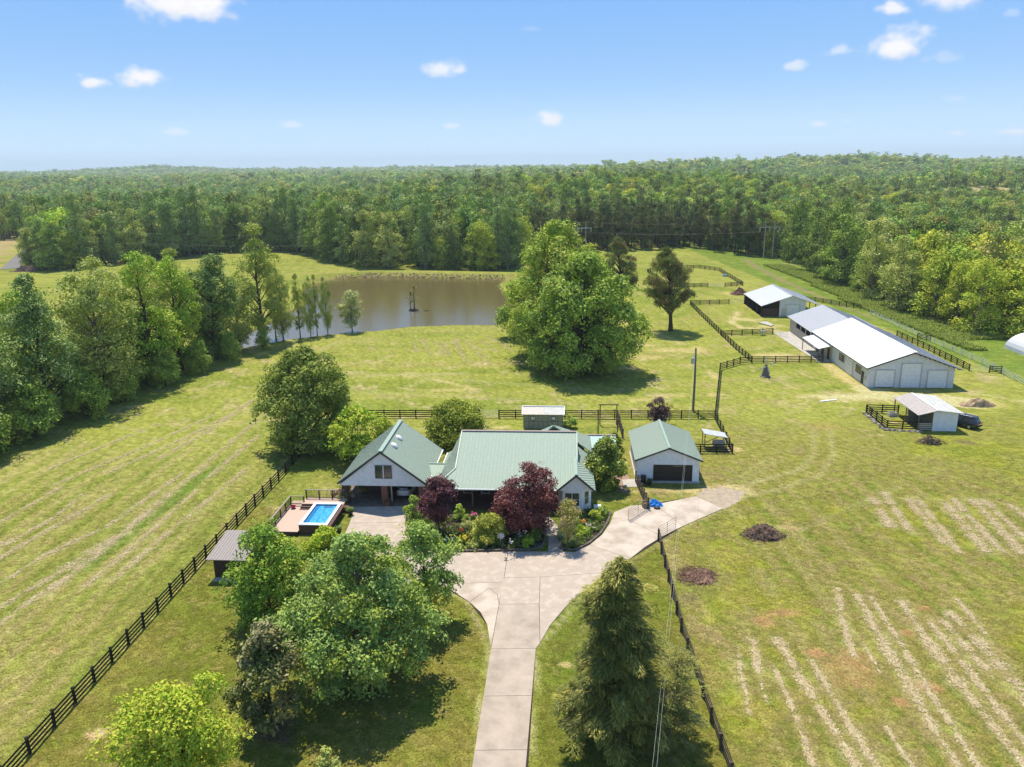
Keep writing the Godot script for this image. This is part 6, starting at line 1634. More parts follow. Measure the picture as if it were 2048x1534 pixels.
func build_pool() -> void:
	var d := thing("pool_deck", "brown raised deck with dark railing around the left of the pool", "deck", Vector3(-22.0, 0, -78.0), YAW)
	wall(d, "deck_frame", -2.75, 0.2, 0.0, 0.44, -2.05, 5.6, M.wood_dark)
	var s := Shape.new()
	for i in 52: s.box(Vector3(-1.28, 0.475, -2.0 + i * 0.147), Vector3(3.1, 0.05, 0.138))
	part(d, "deck_boards", s, M.deck, Vector3.ZERO, Basis(), "stuff")
	wall(d, "upper_landing", -1.25, 3.35, 0.0, 0.86, -2.0, -0.35, M.wood_brown)
	var u := Shape.new()
	for i in 11: u.box(Vector3(1.05, 0.885, -1.93 + i * 0.147), Vector3(4.7, 0.05, 0.138))
	part(d, "landing_boards", u, M.deck, Vector3.ZERO, Basis(), "stuff")
	for i in 2: wall(d, "step", -1.3 - i * 0.0, 0.12, 0.5, 0.86 - 0.16 * (i + 1), -0.34 + 0.34 * i, 0.0 + 0.34 * i, M.wood_brown)
	for run in [[Vector3(-2.7, 0.5, 5.4), Vector3(-2.7, 0.5, -1.0), 4], [Vector3(-2.7, 0.5, -1.0), Vector3(-1.2, 0.5, -1.0), 1], [Vector3(-1.2, 0.9, -1.9), Vector3(3.2, 0.9, -1.9), 3]]:
		var a: Vector3 = run[0]
		var b: Vector3 = run[1]
		trim(d, "handrail", a + Vector3.UP * 1.03, b + Vector3.UP * 1.03, 0.15, 0.04, M.rail_cap)
		trim(d, "bottom_rail", a + Vector3.UP * 0.12, b + Vector3.UP * 0.12, 0.05, 0.08, M.wood_dark)
		for i in run[2] + 1:
			var p := a.lerp(b, float(i) / run[2])
			wall(d, "rail_post", p.x - 0.06, p.x + 0.06, 0.3, p.y + 1.0, p.z - 0.06, p.z + 0.06, M.wood_dark)
		var n := int(a.distance_to(b) / 0.16)
		for i in range(1, n):
			var p := a.lerp(b, float(i) / n)
			wall(d, "baluster", p.x - 0.014, p.x + 0.014, p.y + 0.15, p.y + 1.01, p.z - 0.014, p.z + 0.014, M.black)
	var o := thing("swim_spa", "rectangular swim spa with white rim and clear blue water", "pool", Vector3(-22.0, 0, -78.0), YAW)
	var x0 := 0.25
	var x1 := 3.25
	var z0 := -0.3
	var z1 := 5.1
	for w in [[x0, x0 + 0.14, z0, z1], [x1 - 0.14, x1, z0, z1], [x0 + 0.14, x1 - 0.14, z0, z0 + 0.14], [x0 + 0.14, x1 - 0.14, z1 - 0.14, z1]]: wall(o, "side_panel", w[0], w[1], 0.0, 1.02, w[2], w[3], M.wood_brown)
	var r := Shape.new()
	for w in [[x0 - 0.02, x0 + 0.3, z0 - 0.02, z1 + 0.02], [x1 - 0.3, x1 + 0.02, z0 - 0.02, z1 + 0.02], [x0 + 0.3, x1 - 0.3, z0 - 0.02, z0 + 0.34], [x0 + 0.3, x1 - 0.3, z1 - 0.4, z1 + 0.02]]: r.span(w[0], w[1], 1.02, 1.12, w[2], w[3])
	part(o, "white_rim", r, M.white)
	wall(o, "shell_floor", x0 + 0.14, x1 - 0.14, 0.05, 0.1, z0 + 0.14, z1 - 0.14, M.white)
	wall(o, "water", x0 + 0.15, x1 - 0.15, 0.1, 0.93, z0 + 0.15, z1 - 0.15, M.pool_water)
	wall(o, "seat_ledge", x0 + 0.3, x0 + 0.75, 0.935, 0.94, z0 + 0.4, z1 - 0.5, mat(lin(0.03, 0.17, 0.40), 0.08))
	wall(o, "jet_panel", x0 + 1.2, x0 + 2.2, 0.94, 0.945, z0 + 0.5, z0 + 0.9, mat(lin(0.05, 0.14, 0.30), 0.1))
	wall(o, "outer_step", x1 + 0.05, x1 + 0.75, 0.0, 0.62, -0.9, -0.2, M.wood_brown)
	wall(o, "coping", x1 + 0.03, x1 + 0.36, 0.93, 0.99, -0.2, 5.3, M.wood_brown)
	var bowl := thing("red_bowl", "red bowl standing on the deck by the left railing", "bowl", Vector3(-24.1, 0.5, -78.2))
	var b := Shape.new()
	b.lathe(Vector3.ZERO, [Vector2(0.18, 0), Vector2(0.28, 0.25), Vector2(0.30, 0.3), Vector2(0.26, 0.3), Vector2(0.16, 0.06), Vector2(0.01, 0.06)], 14)
	part(bowl, "shell", b, mat(lin(0.35, 0.02, 0.05), 0.4))
	planter("black planter with green flowers at the pool corner nearest the carport", Vector3(-17.7, 0.05, -77.3), M.black, Color(0.16, 0.22, 0.06))
	planter("black planter with leafy plant at the near right corner of the pool", Vector3(-18.0, 0.05, -72.8), M.black, Color(0.14, 0.19, 0.07))
	planter("terracotta pot with plant at the foot of the middle brick pillar", Vector3(-14.0, 0.05, -79.6), M.terracotta, Color(0.20, 0.13, 0.06))
	planter("round planter at the foot of the left brick pillar", Vector3(-18.6, 0.05, -79.2), M.stone, Color(0.12, 0.15, 0.05))
	planter("dark pot on the concrete step by the garage door", Vector3(16.0, 0.0, -84.6), M.black, Color(0.08, 0.11, 0.04))

func planter(label: String, at: Vector3, m: Material, leaf: Color) -> void:
	var o := thing("planter", label, "planter", at)
	var s := Shape.new()
	s.lathe(Vector3.ZERO, [Vector2(0.2, 0), Vector2(0.3, 0.42), Vector2(0.33, 0.48), Vector2(0.28, 0.48), Vector2(0.26, 0.4), Vector2(0.01, 0.4)], 14)
	part(o, "pot", s, m)
	var r := RandomNumberGenerator.new()
	r.seed = int(at.x * 91.0)
	var g := Shape.new()
	for i in 9: blades(r, g, Vector3(r.randf_range(-0.15, 0.15), 0.4, r.randf_range(-0.15, 0.15)), 12, 0.5, 0.34, leaf)
	part(o, "leaves", g, M.grass_blade, Vector3.ZERO, Basis(), "stuff")

func wire(o: Node, a: Vector3, b: Vector3, sag: float, r: float, m: Material) -> void:
	var p := []
	var rs := []
	for i in 13:
		var t := i / 12.0
		p.append(a.lerp(b, t) - Vector3.UP * sag * 4.0 * t * (1.0 - t)); rs.append(r)
	var s := Shape.new()
	s.tube(p, rs, 5)
	part(o, "wire", s, m)

func build_poles() -> void:
	var o := thing("utility_pole", "wooden utility pole with grey transformer by the back fence corner", "pole", Vector3(27.6, 0, -112.9))
	var s := Shape.new()
	s.tube([Vector3(0, -0.3, 0), Vector3(0.02, 5, 0), Vector3(-0.05, 9.9, 0)], [0.19, 0.16, 0.12], 10)
	part(o, "pole", s, M.wood_grey)
	s = Shape.new()
	s.lathe(Vector3(-0.42, 7.5, 0.1), [Vector2(0.01, 0), Vector2(0.26, 0.02), Vector2(0.28, 0.1), Vector2(0.28, 0.85), Vector2(0.22, 0.95), Vector2(0.05, 1.0), Vector2(0.05, 1.2), Vector2(0.01, 1.22)], 14)
	part(o, "transformer", s, M.metal)
	s = Shape.new()
	s.box(Vector3(-0.2, 8.1, 0.05), Vector3(0.3, 0.1, 0.1)); s.tube([Vector3(-0.42, 8.6, 0.1), Vector3(-0.1, 9.3, 0), Vector3(0, 9.6, 0)], [0.02, 0.02, 0.02], 5)
	part(o, "bracket", s, M.metal)
	var w := thing("service_wires", "pair of pale overhead wires running from the pole over the lawn", "wires", Vector3.ZERO)
	for k in 2:
		wire(w, Vector3(27.45 + 0.0 * k, 9.3 - 0.5 * k, -112.9), Vector3(6.95 + 0.22 * k, 6.4, -33.0), 0.8, 0.005, M.gate_pale)
		wire(w, Vector3(6.95 + 0.22 * k, 6.4, -33.0), Vector3(0.5 + 0.25 * k, 7.5, -6.0), 0.2, 0.005, M.gate_pale)
	var names := ["two-legged power pylon at the far left wood edge", "two-legged power pylon behind the huge tree, only its top showing", "two-legged power pylon in the clearing at the right wood corner"]
	var spots := [Vector3(-175.5, 0, -319.5), Vector3(31.5, 0, -347.0), Vector3(104.0, 0, -315.0)]
	var turns := [0.1, 0.05, 0.15]
	var tops := []
	for i in 3:
		var y := hgt(spots[i].x, spots[i].z)
		var p := thing("power_pylon", names[i], "pylon", spots[i] + Vector3.UP * y, turns[i], "two-legged power pylons of one line")
		var high: float = [14.5, 13.0, 15.0][i]
		for x in [-1.9, 1.9]:
			var q := Shape.new()
			q.tube([Vector3(x, -0.3, 0), Vector3(x, high, 0)], [0.24, 0.15], 8)
			part(p, "leg", q, M.metal)
		var c := Shape.new()
		c.box(Vector3(0, high - 2.6, 0), Vector3(9.0, 0.35, 0.3))
		part(p, "crossarm", c, M.metal)
		var t := []
		for x in [-4.2, 0.0, 4.2]:
			var q := Shape.new()
			q.tube([Vector3(x, high - 2.7, 0), Vector3(x, high - 4.2, 0)], [0.12, 0.12], 6)
			part(p, "insulator", q, M.white)
			t.append(p.transform * Vector3(x, high - 4.2, 0))
		for x in [-1.9, 1.9]: t.append(p.transform * Vector3(x, high, 0))
		tops.append(t)
	var l := thing("power_line", "thin power line wires strung across the far wood edge between pylons", "wires", Vector3.ZERO)
	for k in 5:
		wire(l, tops[0][k], tops[1][k], 4.0, 0.01, M.gate)
		wire(l, tops[1][k], tops[2][k], 1.2, 0.01, M.gate)
		wire(l, tops[2][k], tops[2][k] + Vector3(210, 2, 60), 4.0, 0.01, M.gate)
		wire(l, tops[0][k], tops[0][k] + Vector3(-160, 3, 50), 3.0, 0.01, M.gate)
	var t := thing("roadside_pole", "thin roadside pole at the far left by the bare field", "pole", Vector3(-232.0, hgt(-232.0, -345.0), -345.0))
	s = Shape.new()
	s.tube([Vector3(0, -0.3, 0), Vector3(0.1, 9.0, 0)], [0.16, 0.1], 7)
	part(t, "pole", s, M.wood_grey)

func heap(called: String, label: String, at: Vector3, rx: float, rz: float, high: float, cols: Array, sticks: int, seed_no: int, group := "") -> void:
	var o := thing(called, label, "heap", at, 0.0, group)
	var r := RandomNumberGenerator.new()
	r.seed = seed_no
	var n := 22
	var grid := []
	for j in n + 1:
		for i in n + 1:
			var u := -1.0 + 2.0 * i / n
			var w := -1.0 + 2.0 * j / n
			var q := Vector2(u, w).length() * (1.0 + 0.6 * nz.get_noise_2d(u * 22.0 + seed_no * 91.0, w * 22.0))
			var lump := nz.get_noise_2d(u * 60.0 + seed_no * 50.0, w * 60.0)
			var y := high * maxf(0.0, 1.0 - q * q) * (0.75 + 0.9 * lump) * smooth(1.05, 0.75, q + lump * 0.3)
			grid.append(Vector3(u * rx, maxf(y, 0.0) - 0.02 + (0.05 if q < 0.9 else -0.1), w * rz) + Vector3(r.randf_range(-1, 1) * rx, 0, r.randf_range(-1, 1) * rz) * 0.02)
	var s := Shape.new()
	for j in n:
		for i in n:
			var a := j * (n + 1) + i
			var c: Color = cols[r.randi() % cols.size()]
			s.col = c * r.randf_range(0.8, 1.2)
			s.quad(grid[a + n + 1], grid[a + n + 2], grid[a + 1], grid[a])
	part(o, "soil", s, M.dirt)
	if sticks:
		var t := Shape.new()
		for i in sticks:
			var a := r.randf() * TAU
			var q := sqrt(r.randf()) * 1.2
			var p := Vector3(cos(a) * rx * q, high * maxf(0.0, 1.0 - q * q) * 0.9 + 0.02, sin(a) * rz * q)
			var d := Vector3(r.randf_range(-1, 1), r.randf_range(-0.25, 0.35), r.randf_range(-1, 1)).normalized() * r.randf_range(0.15, 0.5)
			t.col = cols[r.randi() % cols.size()] * r.randf_range(0.7, 1.9)
			t.bar(p - d, p + d, r.randf_range(0.01, 0.035), r.randf_range(0.01, 0.035))
		part(o, "twigs", t, M.dirt, Vector3.ZERO, Basis(), "stuff")

func build_small_things() -> void:
	car("dark grey estate car parked behind the white stall shed", Vector3(63.9, 0, -104.7), 0.62, mat(lin(0.055, 0.058, 0.064), 0.25, {"metal": 0.5, "spec": 0.6}))
	car("silver car parked in the right bay of the carport", Vector3(-12.25, 0.05, -83.4), YAW, mat(lin(0.62, 0.62, 0.62), 0.3, {"metal": 0.1, "spec": 0.6}))
	# garden windmill
	var o := thing("windmill", "small wooden ornamental windmill standing on the barn lawn", "windmill", Vector3(44.9, 0, -132.6), 0.3)
	var s := Shape.new()
	s.lathe(Vector3.ZERO, [Vector2(1.0, 0), Vector2(1.0, 0.12), Vector2(0.72, 0.16), Vector2(0.35, 1.6), Vector2(0.45, 1.65), Vector2(0.1, 2.05), Vector2(0.01, 2.1)], 8)
	part(o, "tower", s, M.wood_grey)
	s = Shape.new()
	s.box(Vector3(0, 2.05, 0.1), Vector3(0.35, 0.35, 0.45))
	part(o, "cap", s, M.wood_brown)
	for k in 4:
		var b := Shape.new()
		b.box(Vector3(0, 0.85, 0), Vector3(0.10, 1.7, 0.03))
		b.box(Vector3(0.08, 1.1, 0), Vector3(0.18, 1.1, 0.02))
		part(o, "sail", b, M.white_old, Vector3(0, 2.05, 0.38), Basis(Vector3.BACK, k * PI / 2 + 0.4))
	heap("brush_pile", "round pile of dead brush on the open grass beside the striped field", Vector3(25.2, 0, -71.3), 1.9, 1.3, 0.95, [Color(0.15, 0.11, 0.085), Color(0.24, 0.17, 0.12), Color(0.10, 0.07, 0.055), Color(0.27, 0.16, 0.11)], 420, 3, "piles of brush and soil")
	heap("mulch_pile", "flat pile of dark mulch just beyond the weathered fence", Vector3(16.6, 0, -63.4), 1.6, 1.5, 0.28, [Color(0.21, 0.125, 0.09), Color(0.14, 0.085, 0.065), Color(0.27, 0.17, 0.12)], 380, 4, "piles of brush and soil")
	heap("brush_pile", "brown pile of brush in front of the stall shed", Vector3(55.9, 0, -97.6), 1.8, 1.2, 0.9, [Color(0.15, 0.11, 0.07), Color(0.20, 0.15, 0.09), Color(0.10, 0.08, 0.05)], 120, 5, "piles of brush and soil")
	heap("dirt_pile", "tan mound of dug clay behind the parked car", Vector3(71.6, 0, -114.4), 3.0, 1.6, 1.0, [Color(0.44, 0.32, 0.19), Color(0.36, 0.25, 0.15), Color(0.48, 0.36, 0.23)], 0, 6, "piles of brush and soil")
	heap("brush_pile", "reddish brush pile in the pasture behind the machine shed", Vector3(66.8, 0, -224.6), 3.6, 2.4, 1.7, [Color(0.24, 0.13, 0.09), Color(0.18, 0.10, 0.07), Color(0.29, 0.18, 0.13)], 120, 7, "piles of brush and soil")
	heap("brush_pile", "brush heap by the far road at the left wood edge", Vector3(-190.0, 0, -305.0), 5.0, 3.0, 2.0, [Color(0.20, 0.13, 0.10), Color(0.15, 0.11, 0.09)], 60, 8, "piles of brush and soil")
	# blue tarpaulin, stacked wood and bags by the open gate
	o = thing("tarpaulin", "crumpled bright blue tarpaulin at the gate by the concrete", "tarpaulin", Vector3(15.6, 0, -78.9))
	s = Shape.new()
	var n := 10
	var g := []
	for j in n + 1:
		for i in n + 1:
			var u := -1.0 + 2.0 * i / n
			var w := -1.0 + 2.0 * j / n
			var q := Vector2(u, w).length()
			g.append(Vector3(u * 0.85, maxf(0.01, (1.0 - q * 0.85) * 0.75 + nz.get_noise_2d(u * 90.0, w * 90.0) * 0.35), w * 0.65))
	for j in n:
		for i in n:
			var a := j * (n + 1) + i
			s.quad(g[a + n + 1], g[a + n + 2], g[a + 1], g[a])
	part(o, "sheet", s, mat(lin(0.02, 0.22, 0.62), 0.4))
	o = thing("lumber_stack", "stack of pale firewood leaning at the gate post", "lumber", Vector3(14.5, 0.05, -78.3), 0.2)
	for i in 10:
		var q := Shape.new()
		q.tube([Vector3(-0.35, 0, 0), Vector3(0.35, 0, 0)], [0.1, 0.1], 7)
		part(o, "log", q, M.wood, Vector3((i % 2) * 0.05, 0.1 + (i / 3) * 0.19, (i % 3) * 0.21 - 0.2), Basis(Vector3.UP, 0.1 * sin(i * 3.0)))
	o = thing("sandbag", "dark bag lying beside the blue tarpaulin", "bag", Vector3(15.7, 0.0, -78.0))
	s = Shape.new()
	s.lathe(Vector3.ZERO, [Vector2(0.3, 0.0), Vector2(0.38, 0.1), Vector2(0.3, 0.22), Vector2(0.01, 0.26)], 10)
	part(o, "bag", s, M.black)
	o = thing("barrel", "pale barrel lying on its side under the open shelter", "barrel", Vector3(27.4, 0.5, -97.2))
	s = Shape.new()
	s.lathe(Vector3.ZERO, [Vector2(0.01, -0.75), Vector2(0.44, -0.75), Vector2(0.5, -0.4), Vector2(0.5, 0.4), Vector2(0.44, 0.75), Vector2(0.36, 0.75), Vector2(0.36, 0.2), Vector2(0.01, 0.2)], 14)
	part(o, "shell", s, M.white_dirty, Vector3.ZERO, Basis(Vector3.BACK, PI / 2))
	o = thing("rubbish_bin", "dark bin standing by the garage door corner", "bin", Vector3(15.4, 0.0, -85.2))
	wall(o, "body", -0.25, 0.25, 0.0, 0.85, -0.25, 0.25, M.black)
	wall(o, "lid", -0.28, 0.28, 0.86, 0.94, -0.28, 0.28, M.black)
	o = thing("gas_meter", "small white box on the garage front wall", "box", Vector3(14.95, 0.12, -85.5))
	wall(o, "box", -0.2, 0.2, 0.0, 0.5, -0.1, 0.15, M.white_old)
	o = thing("water_trough", "white trough inside the little paddock", "trough", Vector3(56.3, 0, -109.3))
	for w in [[-0.6, 0.6, -0.35, -0.28], [-0.6, 0.6, 0.28, 0.35], [-0.6, -0.53, -0.28, 0.28], [0.53, 0.6, -0.28, 0.28]]: wall(o, "side", w[0], w[1], 0.0, 0.6, w[2], w[3], M.white_old)
	wall(o, "water", -0.53, 0.53, 0.05, 0.5, -0.28, 0.28, M.water)
	o = thing("feeder", "dark metal feeder on the paddock cross fence", "feeder", Vector3(55.4, 0, -167.4))
	wall(o, "box", -0.5, 0.5, 0.4, 1.0, -0.3, 0.3, M.metal)
	for x in [-0.42, 0.42]: wall(o, "leg", x - 0.05, x + 0.05, 0.0, 0.4, -0.05, 0.05, M.metal)
	o = thing("water_tub", "pale blue tub inside the far round pen", "tub", Vector3(72.6, 0, -263.0))
	s = Shape.new()
	s.lathe(Vector3.ZERO, [Vector2(0.7, 0), Vector2(0.85, 0.6), Vector2(0.78, 0.6), Vector2(0.7, 0.35), Vector2(0.01, 0.35)], 14)
	part(o, "tub", s, mat(lin(0.35, 0.58, 0.62), 0.5))
	o = thing("white_plank", "white plank lying on the grass before the barn", "plank", Vector3(50.0, 0.03, -117.4), 0.3)
	wall(o, "plank", -1.6, 1.6, 0.0, 0.08, -0.15, 0.15, M.white)
	o = thing("garden_table", "small white table by the bay window wall", "table", Vector3(9.1, 0, -77.2))
	wall(o, "top", -0.4, 0.4, 0.68, 0.73, -0.5, 0.5, M.white)
	for w in [Vector2(-0.34, -0.44), Vector2(0.34, -0.44), Vector2(-0.34, 0.44), Vector2(0.34, 0.44)]: wall(o, "leg", w.x - 0.03, w.x + 0.03, 0.0, 0.68, w.y - 0.03, w.y + 0.03, M.white)
	o = thing("birdbath", "white pinwheel ornament in front of the golden shrub", "ornament", Vector3(-1.3, 0.08, -69.6))
	wall(o, "stake", -0.02, 0.02, 0.0, 1.1, -0.02, 0.02, M.metal)
	for k in 8:
		var q := Shape.new()
		q.tri(Vector3.ZERO, Vector3(0.12, 0.34, 0.02), Vector3(-0.04, 0.34, -0.02))
		part(o, "vane", q, M.white, Vector3(0, 1.1, 0.04), Basis(Vector3.BACK, k * PI / 4))
	for w in [["dark timber arch standing in front of the back fence", Vector3(13.9, 0, -106.9), 3.0, 2.4], ["low timber arch on the lawn behind the house", Vector3(13.3, 0, -102.6), 2.2, 2.7]]:
		o = thing("timber_arch", w[0], "arch", w[1], YAW, "timber arches behind the house")
		for x in [-0.5, 0.5]: wall(o, "post", x * w[3] - 0.07, x * w[3] + 0.07, 0.0, w[2], -0.07, 0.07, M.wood_dark)
		wall(o, "beam", -0.5 * w[3] - 0.25, 0.5 * w[3] + 0.25, w[2], w[2] + 0.12, -0.08, 0.08, M.wood_brown)
	o = thing("floating_log", "dark log floating right of the islet in the pond", "log", Vector3(-22.6, -0.27, -205.0), 0.4)
	s = Shape.new()
	s.tube([Vector3(-0.7, 0, 0), Vector3(0.6, 0.1, 0)], [0.16, 0.12], 7)
	part(o, "log", s, M.wood_dark)
	for w in [["white house roof half hidden by far trees, left one", -196.0, -330.0, 0], ["white house roof half hidden by far trees, right one", -168.0, -330.0, 1]]:
		var at := Vector3(-560.0 if w[3] == 0 else -498.0, 0, -1200.0 if w[3] == 0 else -1150.0)
		at.y = hgt(at.x, at.z) + 11.0
		o = thing("far_house", w[0], "house", at, 0.2, "far white houses among the trees")
		wall(o, "wall", -8.0, 8.0, -14.0, 5.0, -4.5, 4.5, M.white)
		roof(o, [Vector3(-8.6, 4.9, 5.2), Vector3(8.6, 4.9, 5.2), Vector3(8.6, 8.6, 0), Vector3(-8.6, 8.6, 0)], M.white_roof, M.white_roof, 2.0)
		roof(o, [Vector3(8.6, 4.9, -5.2), Vector3(-8.6, 4.9, -5.2), Vector3(-8.6, 8.59, 0), Vector3(8.6, 8.59, 0)], M.white_roof, M.white_roof, 2.0)

func build_road() -> void:
	var c := [Vector2(-186, -285), Vector2(-206, -322), Vector2(-222, -354), Vector2(-240, -392), Vector2(-258, -428), Vector2(-275, -470)]
	var s := Shape.new()
	for i in c.size() - 1:
		for k in 8:
			var a: Vector2 = c[i].lerp(c[i + 1], k / 8.0)
			var b: Vector2 = c[i].lerp(c[i + 1], (k + 1) / 8.0)
			var d: Vector2 = (c[i + 1] - c[i]).normalized().orthogonal() * 3.2
			if a.y > -312.0: continue
			var q := []
			for p in [a - d, a + d, b + d, b - d]: q.append(Vector3(p.x, hgt(p.x, p.y) + 0.12, p.y))
			if (q[1] - q[0]).cross(q[2] - q[0]).y > 0: s.quad(q[0], q[1], q[2], q[3])
			else: s.quad(q[3], q[2], q[1], q[0])
	struct("country_road", s, M.road)
	# rubble on the dam behind the pond
	var r := RandomNumberGenerator.new()
	r.seed = 19
	var t := Shape.new()
	for i in 480:
		var u := r.randf()
		var p := Vector2(-61, -270).lerp(Vector2(-50, -274), u * 4.0) if u < 0.25 else (Vector2(-50, -274).lerp(Vector2(-30, -271), (u - 0.25) * 2.5) if u < 0.65 else Vector2(-30, -271).lerp(Vector2(-2, -264), (u - 0.65) / 0.35))
		p += Vector2(r.randf_range(-0.5, 0.5), -r.randf_range(0.0, 3.6))
		var g := r.randf_range(0.12, 0.5)
		t.col = [Color(0.34, 0.24, 0.16), Color(0.42, 0.30, 0.22), Color(0.16, 0.14, 0.06), Color(0.20, 0.22, 0.07)][r.randi() % 4] * r.randf_range(0.8, 1.2)
		t.box(Vector3(p.x, hgt(p.x, p.y) + g * 0.15, p.y), Vector3(g, g * 0.7, g * 0.8), Basis.from_euler(Vector3(r.randf(), r.randf() * 3.0, r.randf())))
	struct("bank_rubble", t, M.dirt, "rubble and dead stalks along the far bank of the pond", "stuff")
	t = Shape.new()   # stones along the little paddock
	for i in 170:
		var u := r.randf()
		var p := Vector2(52.9, -111.0).lerp(Vector2(52.35, -103.3), u * 1.6) if u < 0.62 else Vector2(52.35, -103.2).lerp(Vector2(57.0, -102.1), (u - 0.62) / 0.38)
		p += Vector2(r.randf_range(-0.3, 0.2), r.randf_range(-0.1, 0.35))
		var g := r.randf_range(0.12, 0.35)
		t.col = Color(0.40, 0.36, 0.30) * r.randf_range(0.5, 1.2)
		t.box(Vector3(p.x, g * 0.2, p.y), Vector3(g, g * 0.6, g), Basis.from_euler(Vector3(r.randf(), r.randf() * 3.0, r.randf())))
	struct("edge_stones", t, M.dirt, "loose pale stones along the little paddock fence", "stuff")

func hay_row(s: Shape, r: RandomNumberGenerator, pts: Array, wide: float, dense: float) -> void:
	for k in pts.size() - 1:
		var a: Vector2 = pts[k]
		var b: Vector2 = pts[k + 1]
		var len := a.distance_to(b)
		for i in int(len * dense):
			var p := a.lerp(b, r.randf())
			var gap := nz.get_noise_2d(p.x * 34.0, p.y * 22.0) + 0.4 * nz.get_noise_2d(p.x * 110.0, p.y * 110.0)
			if gap < -0.14 + 0.55 * (r.randf() - 0.5): continue
			var off := (r.randf() + r.randf() + r.randf() - 1.5) * wide * (0.55 + 0.5 * maxf(gap, -0.2))
			p += (b - a).normalized().orthogonal() * (off + 0.12 * nz.get_noise_2d(p.x * 16.0, p.y * 16.0))
			var d := (b - a).normalized().rotated(r.randfn(0.0, 0.7))
			var l := r.randf_range(0.05, 0.24)
			var w := r.randf_range(0.012, 0.055)
			var y := 0.012 + r.randf() * 0.05
			var e := Vector3(d.x, r.randf_range(-0.08, 0.08), d.y) * l
			var f := Vector3(-d.y, r.randf_range(-0.3, 0.3), d.x) * w
			var c := Vector3(p.x, y, p.y)
			var g := r.randf_range(0.72, 1.12)
			s.col = Color(0.52 * g, 0.405 * g, 0.235 * g) * 2.0
			s.quad(c - e, c + f, c + e * 0.9, c - f)

const HAY_RIGHT := [[40.2, -80.0, 38.8, -72.7, 0.8], [42.2, -81.6, 40.3, -72.0, 0.7], [44.0, -79.8, 42.3, -68.8, 0.6], [45.2, -80.1, 42.7, -67.1, 0.5], [47.7, -79.4, 45.4, -67.2, 0.8], [49.0, -79.7, 46.8, -67.0, 0.6], [51.0, -79.3, 48.6, -66.7, 0.8], [52.1, -79.3, 50.9, -70.3, 0.6], [54.2, -78.1, 53.9, -73.0, 0.6],
		[28.5, -61.0, 26.6, -55.2, 0.35], [26.6, -55.2, 25.7, -51.1, 0.35], [29.7, -59.9, 28.6, -52.1, 0.5], [28.6, -52.1, 28.2, -48.1, 0.6], [28.2, -48.1, 27.6, -43.2, 0.55], [27.6, -43.2, 27.2, -38.0, 0.35], [30.7, -59.5, 30.1, -53.2, 0.4], [30.1, -53.2, 29.3, -47.4, 0.4], [29.3, -47.4, 28.4, -37.0, 0.35],
		[33.0, -58.8, 32.3, -53.1, 0.5], [32.3, -53.1, 31.8, -47.8, 0.7], [31.8, -47.8, 31.4, -37.0, 0.5], [33.8, -55.7, 33.5, -51.5, 0.4], [33.5, -51.5, 32.6, -40.0, 0.4], [36.1, -57.1, 36.2, -53.0, 0.6], [36.2, -53.0, 35.6, -44.0, 0.8], [37.9, -59.0, 37.3, -53.8, 0.3], [35.0, -55.9, 34.7, -48.9, 0.45],
		[20.7, -53.6, 20.8, -46.6, 0.5], [20.8, -46.6, 21.2, -38.0, 0.45], [22.3, -50.7, 22.2, -43.0, 0.35], [22.2, -43.0, 22.3, -38.0, 0.45], [18.7, -53.4, 18.0, -49.7, 0.4], [18.0, -49.7, 17.4, -46.1, 0.2], [17.3, -52.6, 16.4, -48.3, 0.3], [16.4, -48.3, 15.9, -44.8, 0.2], [19.2, -50.2, 19.1, -46.2, 0.2], [19.1, -46.2, 18.5, -40.0, 0.3], [24.5, -43.4, 24.5, -38.0, 0.25], [27.1, -52.4, 26.7, -49.1, 0.15]]
const HAY_LEFT := [[-52.2, -68.0, -50.1, -77.3, 0.4], [-50.1, -77.3, -50.3, -84.0, 0.3], [-50.7, -66.4, -48.2, -78.1, 0.4], [-48.2, -78.1, -47.0, -84.0, 0.4], [-47.6, -60.6, -46.0, -69.3, 0.3], [-46.0, -69.3, -43.1, -75.3, 0.4], [-43.1, -75.3, -41.2, -90.0, 0.4], [-45.0, -58.3, -42.5, -66.0, 0.4], [-42.5, -66.0, -40.6, -74.0, 0.8], [-40.6, -74.0, -40.0, -84.0, 0.7], [-40.0, -84.0, -39.2, -93.0, 0.4],
		[-41.8, -61.8, -40.8, -70.2, 0.5], [-40.8, -70.2, -40.3, -79.0, 0.4], [-43.2, -54.0, -42.5, -60.3, 0.3], [-42.5, -60.3, -41.4, -65.0, 0.4], [-38.9, -62.8, -38.2, -70.5, 0.35], [-38.2, -70.5, -37.2, -85.0, 0.3], [-36.8, -64.0, -36.2, -71.6, 0.45], [-36.2, -71.6, -34.8, -82.0, 0.4], [-34.8, -82.0, -33.6, -92.0, 0.3],
		[-46.5, -95.0, -43.9, -106.8, 0.45], [-43.9, -106.8, -42.6, -122.0, 0.4], [-50.7, -90.4, -46.0, -104.0, 0.4], [-46.0, -104.0, -43.0, -116.0, 0.35], [-55.4, -86.4, -50.0, -101.0, 0.35], [-50.0, -101.0, -46.2, -113.8, 0.3], [-59.0, -92.0, -53.0, -110.0, 0.3], [-56.0, -72.0, -54.0, -86.0, 0.3], [-53.6, -64.0, -52.0, -72.0, 0.3], [-37.4, -88.0, -36.0, -104.0, 0.35], [-39.5, -92.0, -38.5, -112.0, 0.3]]

